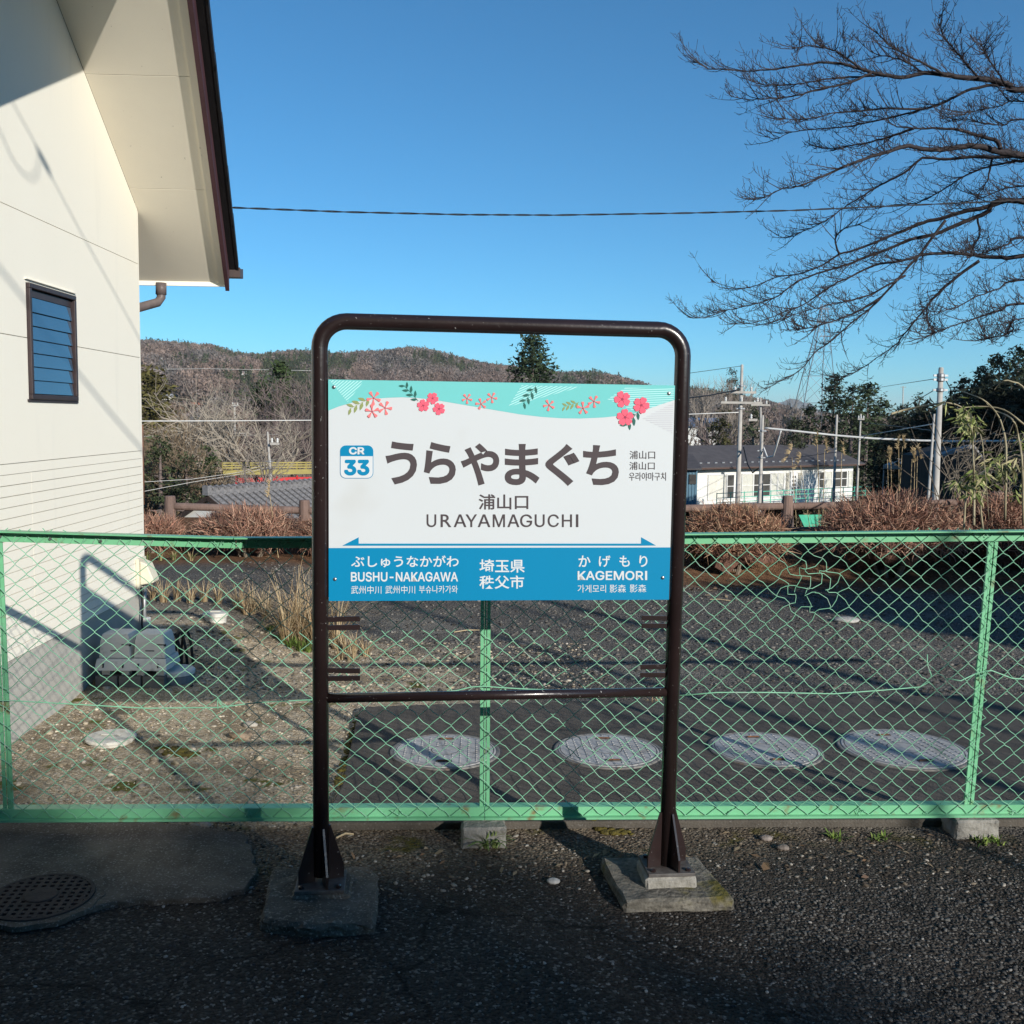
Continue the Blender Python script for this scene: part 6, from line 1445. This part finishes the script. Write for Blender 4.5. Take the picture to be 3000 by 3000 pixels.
conifer(3060, 1030, 106, 170, 'evergreen beyond the right edge', 24, (0.03, 0.045, 0.026), 1800, .5)
for i, (x, y, d_, w) in enumerate(((2680, 1205, 64, 230), (2790, 1180, 58, 300), (2880, 1150, 54, 300), (2965, 1110, 52, 320), (3070, 1120, 50, 320), (2620, 1255, 66, 160))):  # deeper foliage tint carries the shade of the slope
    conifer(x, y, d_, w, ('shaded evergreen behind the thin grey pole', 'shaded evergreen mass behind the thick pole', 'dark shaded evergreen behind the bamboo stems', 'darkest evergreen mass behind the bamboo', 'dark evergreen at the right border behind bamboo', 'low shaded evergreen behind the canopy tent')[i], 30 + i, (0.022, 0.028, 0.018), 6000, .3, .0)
# undergrowth on the bank below the trees
g = np.random.default_rng(17); n = 2600
x = g.uniform(-36, 30, n); y = g.uniform(50, 150, n); y = np.where(x > 4, np.clip(y, 95, 150), y); z = TH(x, y)
cols = np.array([(0.15, 0.115, 0.085), (0.19, 0.145, 0.10), (0.10, 0.085, 0.055), (0.06, 0.068, 0.035), (0.17, 0.11, 0.085)])[g.integers(0, 5, n)]
Vw, Fw, Tw = crown_cloud(np.stack([x, y, z - .6], -1), g.uniform(1.5, 4.6, n), g.uniform(.9, 2.0, n), cols, 60, np.zeros(n), 19, .13)
tag(raw_obj('brushwood', Vw, Fw, MW, Tw), 'brown brushwood filling the bank below the bare trees', 'brushwood', kind='stuff')
# mixed wood between the bank and the hill
n = 2600; x = g.uniform(-150, 120, n); y = g.uniform(150, 330, n); keep = np.abs(x) < y * .55; x, y = x[keep], y[keep]; n = len(x); z = TH(x, y)
cols = np.array([(0.15, 0.11, 0.095), (0.17, 0.125, 0.10), (0.13, 0.11, 0.095), (0.05, 0.06, 0.032), (0.19, 0.12, 0.09)])[g.integers(0, 5, n)]
Vw, Fw, Tw = crown_cloud(np.stack([x, y, z - 1], -1), g.uniform(5, 9, n), g.uniform(2, 3.6, n), cols, 70, (g.random(n) < .2).astype(float), 29, .12)
tag(raw_obj('valley_wood', Vw, Fw, MW, Tw), 'brown leafless woodland across the valley floor', 'woodland', kind='stuff')

# ---- the bare cherry tree reaching in from the right
MCH = M('cherry_bark', (0.038, 0.029, 0.030), (0.022, 0.018, 0.020), scale=14, rough=.75, c3=(0.17, 0.13, 0.12), s3=30, t3=(0.64, 0.78))
def z6(a, c): return (1900 + a * .62112, c * .62112)
LIMBS = [
 (.038, [(1771, 425), (1700, 400), (1600, 375), (1480, 365), (1390, 350), (1300, 345), (1200, 365), (1100, 350), (1000, 325), (920, 305), (830, 295), (740, 305), (640, 320), (540, 330), (440, 335), (370, 325), (290, 325), (225, 290)]),
 (.012, [(1180, 362), (1090, 355), (1000, 362), (880, 368), (760, 388), (640, 402), (540, 400), (450, 370)]),
 (.012, [(1050, 345), (960, 385), (860, 410), (740, 440), (640, 460), (560, 465), (480, 470), (390, 455)]),
 (.022, [(1750, 425), (1690, 402), (1600, 405), (1500, 430), (1400, 480), (1300, 515), (1200, 540), (1100, 565), (960, 595), (850, 605), (730, 615), (650, 630), (600, 655), (520, 625)]),
 (.010, [(1300, 515), (1150, 512), (1000, 522), (880, 532), (760, 560), (650, 562), (540, 535)]),
 (.012, [(1390, 350), (1300, 300), (1200, 250), (1120, 200), (1060, 130)]),
 (.010, [(1560, 370), (1500, 300), (1440, 230), (1380, 150), (1370, 70)]),
 (.010, [(1000, 325), (930, 270), (860, 235), (760, 215), (680, 230)]),
 (.010, [(1680, 395), (1640, 330), (1600, 270), (1570, 210)]),
 (.009, [(1300, 345), (1230, 300), (1150, 270), (1060, 250), (980, 180)]),
 (.045, [(1771, 735), (1700, 722), (1650, 715), (1560, 690), (1490, 690), (1400, 705), (1300, 705), (1220, 690), (1130, 715), (1050, 740), (960, 770), (860, 815), (780, 850), (700, 880), (620, 895), (530, 935), (440, 935)]),
 (.022, [(1660, 700), (1640, 665), (1560, 640), (1450, 610), (1350, 605), (1250, 606), (1170, 595), (1100, 555), (1000, 545)]),
 (.012, [(1250, 606), (1150, 640), (1050, 670), (940, 690), (840, 700), (760, 680)]),
 (.020, [(1700, 740), (1550, 738), (1400, 752), (1290, 748), (1200, 820), (1100, 870), (1000, 930), (920, 980), (830, 1045), (740, 1085), (650, 1120), (610, 1110)]),
 (.016, [(1771, 760), (1720, 765), (1620, 782), (1500, 825), (1380, 900), (1260, 960), (1160, 965), (1070, 985), (960, 990)]),
 (.010, [(1620, 750), (1600, 840), (1570, 900), (1520, 960)]),
 (.034, [(1771, 945), (1690, 945), (1600, 975), (1480, 1000), (1380, 1030), (1290, 1050), (1200, 1090), (1100, 1130), (1000, 1170), (900, 1200), (820, 1250), (720, 1290), (600, 1310), (500, 1350), (420, 1360), (300, 1330)]),
 (.030, [(1700, 945), (1600, 1000), (1540, 1025), (1420, 1075), (1350, 1105), (1250, 1125), (1130, 1175), (1020, 1215), (900, 1260), (800, 1290), (700, 1330), (600, 1400), (480, 1440), (360, 1465), (260, 1500), (180, 1495)]),
 (.010, [(900, 1200), (880, 1130), (920, 1080), (1000, 1060)]),
 (.010, [(1550, 1020), (1560, 1110), (1520, 1170), (1460, 1200)]),
 (.028, [(1771, 1208), (1650, 1212), (1540, 1205), (1450, 1195), (1300, 1200), (1200, 1230), (1070, 1250), (960, 1300), (860, 1350), (740, 1430), (620, 1480), (500, 1520), (380, 1530)]),
 (.018, [(1771, 1120), (1700, 1150), (1620, 1180), (1560, 1200), (1500, 1215)]),
 (.015, [(1560, 1230), (1450, 1310), (1350, 1400), (1310, 1450), (1270, 1500), (1210, 1570), (1170, 1620), (1090, 1680), (1000, 1740), (900, 1790)]),
 (.018, [(1771, 1432), (1660, 1462), (1540, 1502), (1420, 1542), (1300, 1590), (1230, 1612)]),
 (.014, [(1400, 1040), (1330, 1130), (1280, 1200), (1200, 1290), (1100, 1400), (1040, 1460), (960, 1520), (870, 1600), (790, 1660), (740, 1720), (680, 1770), (600, 1810), (530, 1850)]),
 (.012, [(1771, 1320), (1650, 1362), (1540, 1402), (1450, 1450), (1350, 1472), (1290, 1440)]),
 (.010, [(1100, 1400), (980, 1470), (850, 1520), (740, 1550), (620, 1556)]),
 (.010, [(1210, 1300), (1130, 1345), (1040, 1390), (940, 1420), (840, 1440), (700, 1480), (560, 1530)]),
 (.009, [(1310, 1450), (1320, 1520), (1350, 1560)]),
 (.009, [(1771, 1500), (1720, 1560), (1640, 1590), (1560, 1600)]),
 (.009, [(1771, 880), (1680, 890), (1580, 930), (1480, 960), (1400, 1000)]),
 (.009, [(1771, 560), (1680, 590), (1580, 580), (1480, 560), (1400, 580)]),
 (.009, [(1771, 480), (1660, 500), (1560, 520), (1470, 540), (1390, 560)]),
]
g = np.random.default_rng(99)
TRUNK = np.array([7.6, 9.6, 0.0]); tz = float(TH(7.6, 9.6))
cherry = thing('cherry_tree', (7.6, 9.6, tz), 'large bare cherry tree whose twiggy branches reach in from the right', 'tree')
mb = MB(); mb.tube([(7.6, 9.6, tz - .2), (7.5, 9.55, 1.0), (7.2, 9.5, 2.2), (6.9, 9.4, 3.4), (6.6, 9.3, 4.6), (6.8, 9.3, 6.2)], [.26, .22, .19, .16, .12, .06], 14); mb.smooth = True; obj('trunk', mb, MCH, cherry)
def spline(P, n):
    P = np.array(P); t = np.linspace(0, len(P) - 1, n); i = np.clip(t.astype(int), 0, len(P) - 2); f = (t - i)[:, None]
    p0 = P[np.clip(i - 1, 0, None)]; p1 = P[i]; p2 = P[i + 1]; p3 = P[np.clip(i + 2, None, len(P) - 1)]
    return .5 * ((2 * p1) + (-p0 + p2) * f + (2 * p0 - 5 * p1 + 4 * p2 - p3) * f ** 2 + (-p0 + 3 * p1 - 3 * p2 + p3) * f ** 3)
twigs = MB()
for li, (r0_, L) in enumerate(LIMBS):
    d0 = 9.2 + g.uniform(-.3, .3); d1 = d0 + g.uniform(-1.3, .9)
    P = [D(*z6(*q), d0 + (d1 - d0) * i / (len(L) - 1)) for i, q in enumerate(L)]
    if L[0][0] >= 1700:                                    # carry the limb on to the trunk outside the frame
        zt6 = P[0][2] - .25 if P[0][2] > 2.2 else P[0][2] + .5
        zt6 = min(max(zt6, 1.6), 4.4); tx = np.interp(zt6, [1.0, 2.2, 3.4, 4.6], [7.5, 7.2, 6.9, 6.6])
        P = [np.array([tx, 9.45, zt6]), (np.array([tx, 9.45, zt6]) * .45 + P[0] * .55) + (0, g.uniform(-.25, .25), g.uniform(-.05, .30))] + P
    n_ = len(P) * 4; S = spline(P, n_); S[2:-2] += g.normal(size=(n_ - 4, 3)) * .0022
    rr_ = .0026 + (r0_ * .78) * (1 - np.linspace(0, 1, n_)) ** 1.35
    mb = MB(); mb.tube(S, rr_, 8 if r0_ > .015 else 6); mb.smooth = True; br_ = obj('branch', mb, MCH, cherry)
    # twigs: alternate, sweeping forward and upward, with short spurs
    for i in range(3, n_ - 1):
        t_ = S[i + 1] - S[i - 1]; seg = np.linalg.norm(S[i + 1] - S[i]); t_ /= np.linalg.norm(t_)
        frac = i / n_
        k = g.poisson(seg / .020 * (1.2 if r0_ > .02 else 1.25))
        for _ in range(min(k, 16)):
            b = S[i] + (S[i + 1] - S[i]) * g.random()
            a = g.normal(size=3); a[2] *= .6; a -= a @ t_ * t_; a /= np.linalg.norm(a)
            d = t_ * g.uniform(.6, 1.3) + a * g.uniform(.3, .85) + np.array([0, 0, g.uniform(-.20, .28)]); d /= np.linalg.norm(d)
            Lw = g.uniform(.04, .15) if g.random() < .72 else g.uniform(.15, .42)
            q = [b]; dd = d.copy()
            for s_ in range(4):
                dd = dd + np.array([0, 0, .16]) + g.normal(size=3) * .12; dd /= np.linalg.norm(dd); q.append(q[-1] + dd * Lw / 4)
            w0 = .0021 + .0075 * Lw
            twigs.tube(q, [w0, w0 * .85, w0 * .7, .0012, .0017], 3, caps=False)
            if Lw > .10:
                for _2 in range(int(Lw / .035)):
                    j = g.integers(1, 4); b2 = q[j] + (q[j + 1] - q[j]) * g.random(); d2 = dd * .5 + g.normal(size=3) * .7 + np.array([0, 0, .25]); d2 /= np.linalg.norm(d2); l2 = g.uniform(.02, .09)
                    m2 = b2 + d2 * l2 * .5; e2 = m2 + (d2 + np.array([0, 0, .35])) * l2 * .5
                    twigs.tube([b2, m2, e2], [.0019, .0016, .0020], 3, caps=False)
tw2 = obj('twigs', twigs, MCH, cherry, fixn=False); tw2['kind'] = 'stuff'

# ---- bamboo and pampas at the right
MBA = M('bamboo_cane', (0.40, 0.36, 0.24), (0.26, 0.22, 0.14), scale=9, rough=.6)
MLF = MV('bamboo_leaf', .6)
def z8(a, c): return (2500 + a * .33647, 950 + c * .33647)
def bamboo(paths, leafs, dep, label, seed):
    gg = np.random.default_rng(seed); P0 = D(*z8(*paths[0][0]), dep); gz = float(TH(P0[0], dep))
    t = thing('bamboo', (P0[0], dep, gz), label, 'bamboo', 'bamboo at the right edge')
    for pth_ in paths:
        S = spline([D(*z8(*q), dep + .15 * i * gg.uniform(-1, 1)) for i, q in enumerate(pth_)], 18); mb = MB(); mb.tube(S, np.linspace(.013, .003, 18), 6); mb.smooth = True; obj('cane', mb, MBA, t)
    VV = []; FF = []; TT_ = []; k0 = 0
    for (cx, cy, sx, sy, n_) in leafs:
        for _ in range(n_):
            p = D(*z8(cx + gg.normal() * sx, cy + gg.normal() * sy), dep + gg.normal() * .12); d = np.array([gg.normal() * .6, gg.normal() * .5, -gg.uniform(.0, 1.1)]); d /= np.linalg.norm(d); L = gg.uniform(.06, .17); s_ = np.cross(d, gg.normal(size=3)); s_ /= np.linalg.norm(s_); w = L * .085
            VV.append(np.array([p, p + d * L * .35 + s_ * w, p + d * L, p + d * L * .35 - s_ * w])); FF.append([k0, k0 + 1, k0 + 2, k0 + 3]); k0 += 4; TT_.append(np.array([(0.20, 0.25, 0.08), (0.30, 0.32, 0.13), (0.13, 0.17, 0.05), (0.36, 0.33, 0.18)][gg.integers(4)]) * gg.uniform(.7, 1.2))
    o = raw_obj('leaves', np.concatenate(VV), np.array(FF), MLF, np.array(TT_), parent=t); o['kind'] = 'stuff'
bamboo([[(1050, 1750), (1052, 1400), (1045, 1190), (1040, 1050), (1035, 930), (1000, 870), (960, 760)]], [(985, 780, 40, 60, 60), (1040, 870, 40, 40, 50), (940, 840, 30, 30, 16), (820, 680, 14, 24, 8)], 9.6, 'upright bamboo with a leafy head right of the thick pole', 1)
bamboo([[(1480, 1750), (1470, 1200), (1430, 950), (1400, 850), (1330, 790), (1230, 750), (1160, 690)], [(1320, 1700), (1330, 1100), (1300, 900), (1250, 780), (1150, 670), (1020, 610), (870, 560)]], [(1200, 1230, 60, 60, 60), (1270, 1260, 30, 60, 30), (1420, 1240, 40, 60, 40)], 9.9, 'arching pale bamboo canes leaning to the left', 2)
bamboo([[(1700, 1700), (1640, 900), (1486, 560), (1380, 500), (1320, 490), (1260, 530), (1225, 575)], [(1700, 1500), (1600, 1000), (1470, 860), (1300, 740), (1080, 715), (900, 740)]], [(1440, 1470, 40, 30, 36), (1460, 1000, 40, 60, 24)], 10.2, 'bamboo canes arching in from the right border', 3)
bamboo([[(960, 1800), (980, 1500), (1010, 1380), (1060, 1300)], [(1130, 1800), (1110, 1560), (1160, 1420)]], [(930, 1370, 50, 24, 36), (1080, 1330, 50, 50, 60), (1040, 1450, 60, 30, 40)], 9.7, 'short leafy bamboo shoots above the hedge', 4)
bamboo([[(330, 780), (430, 750), (560, 722), (740, 690), (830, 685), (930, 715), (1030, 800), (1120, 1000), (1180, 1700)]], [(1000, 740, 30, 20, 14)], 10.6, 'long thin cane bowing left in front of the thick pole', 5)
# tangle of dead stalks in the shade
gg = np.random.default_rng(44); mb = MB()
for _ in range(150):
    x_, y_ = gg.uniform(760, 1480), gg.uniform(950, 1450); d_ = gg.uniform(10.5, 12.5); a_ = gg.uniform(-.3, 1.3); L_ = gg.uniform(60, 260)
    A = D(*z8(x_, y_), d_); Bq = D(*z8(x_ + L_ * math.cos(a_), y_ - L_ * math.sin(a_)), d_ + gg.uniform(-.3, .3)); mb.tube([A, (A + Bq) / 2 + (0, 0, .03), Bq], [.005, .004, .002], 4, caps=False)
for _ in range(40):
    x_ = gg.uniform(760, 1480); A = D(*z8(x_, 1500), 11.5); A[2] = float(TH(A[0], A[1])) - .1; mb.tube([A, A + (gg.uniform(-.2, .2), 0, .5), A + (gg.uniform(-.6, .6), 0, gg.uniform(.8, 1.5))], [.007, .006, .003], 4, caps=False)
tag(obj('dead_stalk_tangle', mb, M('dead_stalk', (0.22, 0.19, 0.15), (0.12, 0.10, 0.08), scale=9), fixn=False), 'tangle of dead stalks behind the bamboo', 'brushwood', kind='stuff')
MPA = M('pampas_plume', (0.52, 0.41, 0.24), (0.40, 0.30, 0.17), scale=40, rough=.95)
def pampas(stalks, dep, label, seed):
    gg = np.random.default_rng(seed); p = D(stalks[0][0], 1560, dep); gz = float(TH(p[0], dep)); t = thing('pampas_grass', (p[0], dep, gz), label, 'pampas grass', 'pampas plumes over the hedge')
    for (xt, yt, xb, lean) in stalks:
        T = D(xt, yt, dep); Bq = D(xb, 1560, dep); Bq[2] = gz; mid = (T + Bq) / 2
        mb = MB(); mb.tube([Bq, mid, T], [.004, .0035, .003], 5); obj('stalk', mb, MPA, t)
        mb = MB()
        for _ in range(70):
            u = gg.random(); q = T + np.array([lean * .10 * u ** 1.5, 0, .14 * (1 - u) - .02 - .05 * abs(lean) * u]); d = np.array([lean * .3 + gg.normal() * .25, gg.normal() * .25, .8 - .9 * abs(lean) * u]); mb.tube([q, q + d * .035, q + d * .06 + (lean * .02, 0, -.012)], [.0022, .0026, .0008], 3, caps=False)
        obj('plume', mb, MPA, t, fixn=False)
pampas([(2600, 1345, 2606, .3), (2610, 1350, 2616, -.2)], 11.6, 'pair of pampas plumes left of the tent', 1)
pampas([(2633, 1310, 2636, -.2), (2644, 1308, 2628, .3)], 11.8, 'tallest pair of pampas plumes beside the tent', 2)
pampas([(2672, 1345, 2662, .3), (2688, 1335, 2682, .4), (2680, 1350, 2676, -.1)], 11.7, 'three pampas plumes right of the tent', 3)
pampas([(2395, 1300, 2402, -.2), (2416, 1318, 2410, .3), (2466, 1328, 2458, .3)], 11.9, 'pampas clump in front of the bungalow wall', 4)
pampas([(2320, 1338, 2338, -.9), (2345, 1362, 2380, -.6)], 11.9, 'drooping pampas plumes left of the clump', 5)
pampas([(790, 1448, 815, -.2)], 10.0, 'single tall pampas plume left of the sign frame', 6)
grass_clump('dry_grass_clump', [(2400, 1600), (2420, 1600), (2440, 1600), (2460, 1602), (2480, 1600)], 30, 1.0, .35, straw, 'pale dry reeds before the bungalow', 31, width=.006)

# ================================================================== UNSEEN TREES PLACED TO SHADE THE FOREGROUND AND THE YARD
sx_, sy_ = SUN_D.x / math.hypot(SUN_D.x, SUN_D.y), SUN_D.y / math.hypot(SUN_D.x, SUN_D.y); TEL = -SUN_D.z / math.hypot(SUN_D.x, SUN_D.y)
def sunpos(a, al): return a * sy_ + al * sx_, -a * sx_ + al * sy_
def broadleaf(a, al, zc, ra, rz, label, seed, n=15000, leaf=.16):
    gg = np.random.default_rng(seed); x_, y_ = sunpos(a, al); gz = float(TH(x_, y_)); t = thing('added_evergreen', (x_, y_, gz), label, 'tree', 'trees behind the viewpoint')
    mb = MB(); mb.tube([(x_, y_, gz), (x_ + .1, y_, zc * .6), (x_, y_, zc + rz * .5)], [.22, .16, .05], 9); obj('trunk', mb, MBK2, t)
    u = gg.normal(size=(n, 3)); u /= np.linalg.norm(u, axis=1, keepdims=True); u *= (gg.random((n, 1)) ** .4); lump = 1 + .16 * np.sin(u[:, :1] * 6 + seed) * np.cos(u[:, 2:] * 5)
    C_ = u * lump * np.array([ra, ra, rz]) + np.array([x_, y_, zc]); V = (C_[:, None] + gg.normal(size=(n, 3, 3)) * leaf).reshape(-1, 3)
    raw_obj('crown', V, np.arange(n * 3).reshape(-1, 3), MEV, np.tile(np.array([[.045, .065, .03]]), (n, 1)) * gg.uniform(.6, 1.4, (n, 1)), parent=t)
broadleaf(-0.9, -26, 26 * TEL - 1.75, 3.45, 3.9, 'round evergreen added behind the viewpoint to shade the platform', 1)  # added crown, shaped to throw the foreground shadow

def hedge(a0, a1, al, zt7, label):
    gg = np.random.default_rng(71); n_ = 16000; u = gg.random((n_, 3)); aa_ = a0 + (a1 - a0) * u[:, 0]; ll_ = al + (u[:, 1] - .5) * .9; top = zt7 * (.93 + .12 * fbm(aa_ * 1.3, ll_, 5)); z_ = u[:, 2] * top
    x_ = aa_ * sy_ + ll_ * sx_; y_ = -aa_ * sx_ + ll_ * sy_; c_ = sunpos((a0 + a1) / 2, al); t = thing('added_hedge', (*c_, 0), label, 'hedge')
    V = (np.stack([x_, y_, z_], -1)[:, None] + gg.normal(size=(n_, 3, 3)) * .08).reshape(-1, 3); raw_obj('foliage', V, np.arange(n_ * 3).reshape(-1, 3), MEV, np.tile(np.array([[.045, .065, .03]]), (n_, 1)) * gg.uniform(.6, 1.4, (n_, 1)), parent=t)
    for k in range(5):
        p_ = sunpos(a0 + (a1 - a0) * (k + .5) / 5, al); mb = MB(); mb.tube([(*p_, -.1), (*p_, zt7 * .8)], [.06, .03], 6); obj('stem', mb, MBK2, t)
hedge(7.05, 11.5, -4.2, 3.75, 'tall evergreen hedge added outside the right edge to shade the yard')  # added unseen hedge, boxed to cast the yard shadow
def shade_tree(x_, y_, zc, ra, rz, label, seed): broadleaf(x_ * sy_ - y_ * sx_, x_ * sx_ + y_ * sy_, zc, ra, rz, label, seed, 9000, .3)
shade_tree(25.5, 31, -.5, 5.0, 6.0, 'evergreen added outside the right edge to shade the dark-roofed house', 5)  # added pair of unseen trees, keeping the sun off the house
shade_tree(31, 38, 1.0, 6.0, 7.0, 'taller evergreen added farther outside the right edge for shade', 6)
for k_, nm_ in enumerate(('first', 'second', 'third', 'fourth', 'fifth', 'sixth', 'seventh', 'eighth', 'ninth', 'tenth')):
    x_ = 2.0 - 3.4 * k_; y_ = -10.5 + 1.5 * math.sin(k_ * 2.1) + .12 * abs(x_); broadleaf(x_ * sy_ - y_ * sx_, x_ * sx_ + y_ * sy_, 6.6 + .5 * math.sin(k_ * 1.7), 2.5, 7.2, nm_ + ' dark cedar of the row added behind the viewpoint to block skylight', 60 + k_, 9000, .22)  # added unseen row, hides part of the sky to deepen shadows
for a, al, r_ in ((3.51, -6.0, .036), (4.18, -6.5, .066), (4.94, -6.2, .034), (5.34, -7, .090)):
    x_, y_ = sunpos(a, al); gz = float(TH(x_, y_)); t = thing('young_bare_tree', (x_, y_, gz), {3.51: 'thinnest slim bare tree outside the right edge', 4.18: 'second slim bare tree outside the right edge', 4.94: 'third slim bare tree outside the right edge', 5.34: 'thickest slim bare tree outside the right edge'}[a], 'tree', 'trees behind the viewpoint')
    q = random.Random(int(a * 100)); P = [(x_, y_, gz - .1)]
    for k in range(1, 8): P.append((x_ + q.uniform(-.025, .025), y_ + q.uniform(-.025, .025), gz + k * 1.0))
    mb = MB(); mb.tube(P, np.linspace(r_, r_ * .4, 8), 8); obj('trunk', mb, MBK2, t)
    for k in range(6, 8):
        mb = MB(); an = q.uniform(0, 6.28); b_ = P[k]; mb.tube([b_, (b_[0] + .25 * math.cos(an), b_[1] + .25 * math.sin(an), b_[2] + .5), (b_[0] + .4 * math.cos(an), b_[1] + .4 * math.sin(an), b_[2] + 1.2)], [r_ * .35, r_ * .25, .006], 6); obj('limb', mb, MBK2, t)

# ================================================================== HAZE
mb = MB(); mb.box((0, 0, 123.0), (23000, 23000, 274.0))
hzm = bpy.data.materials.new('haze'); hzm.use_nodes = True; hn_ = hzm.node_tree.nodes; hn_.clear()
ho = hn_.new('ShaderNodeOutputMaterial'); hv = hn_.new('ShaderNodeVolumePrincipled')
hv.inputs['Color'].default_value = (0.90, 0.95, 1.0, 1); hv.inputs['Density'].default_value = 0.00008; hv.inputs['Anisotropy'].default_value = 0.0
hzm.node_tree.links.new(hv.outputs[0], ho.inputs['Volume'])
tag(obj('haze', mb, hzm), 'thin blue winter haze over the valley', 'haze', kind='stuff')
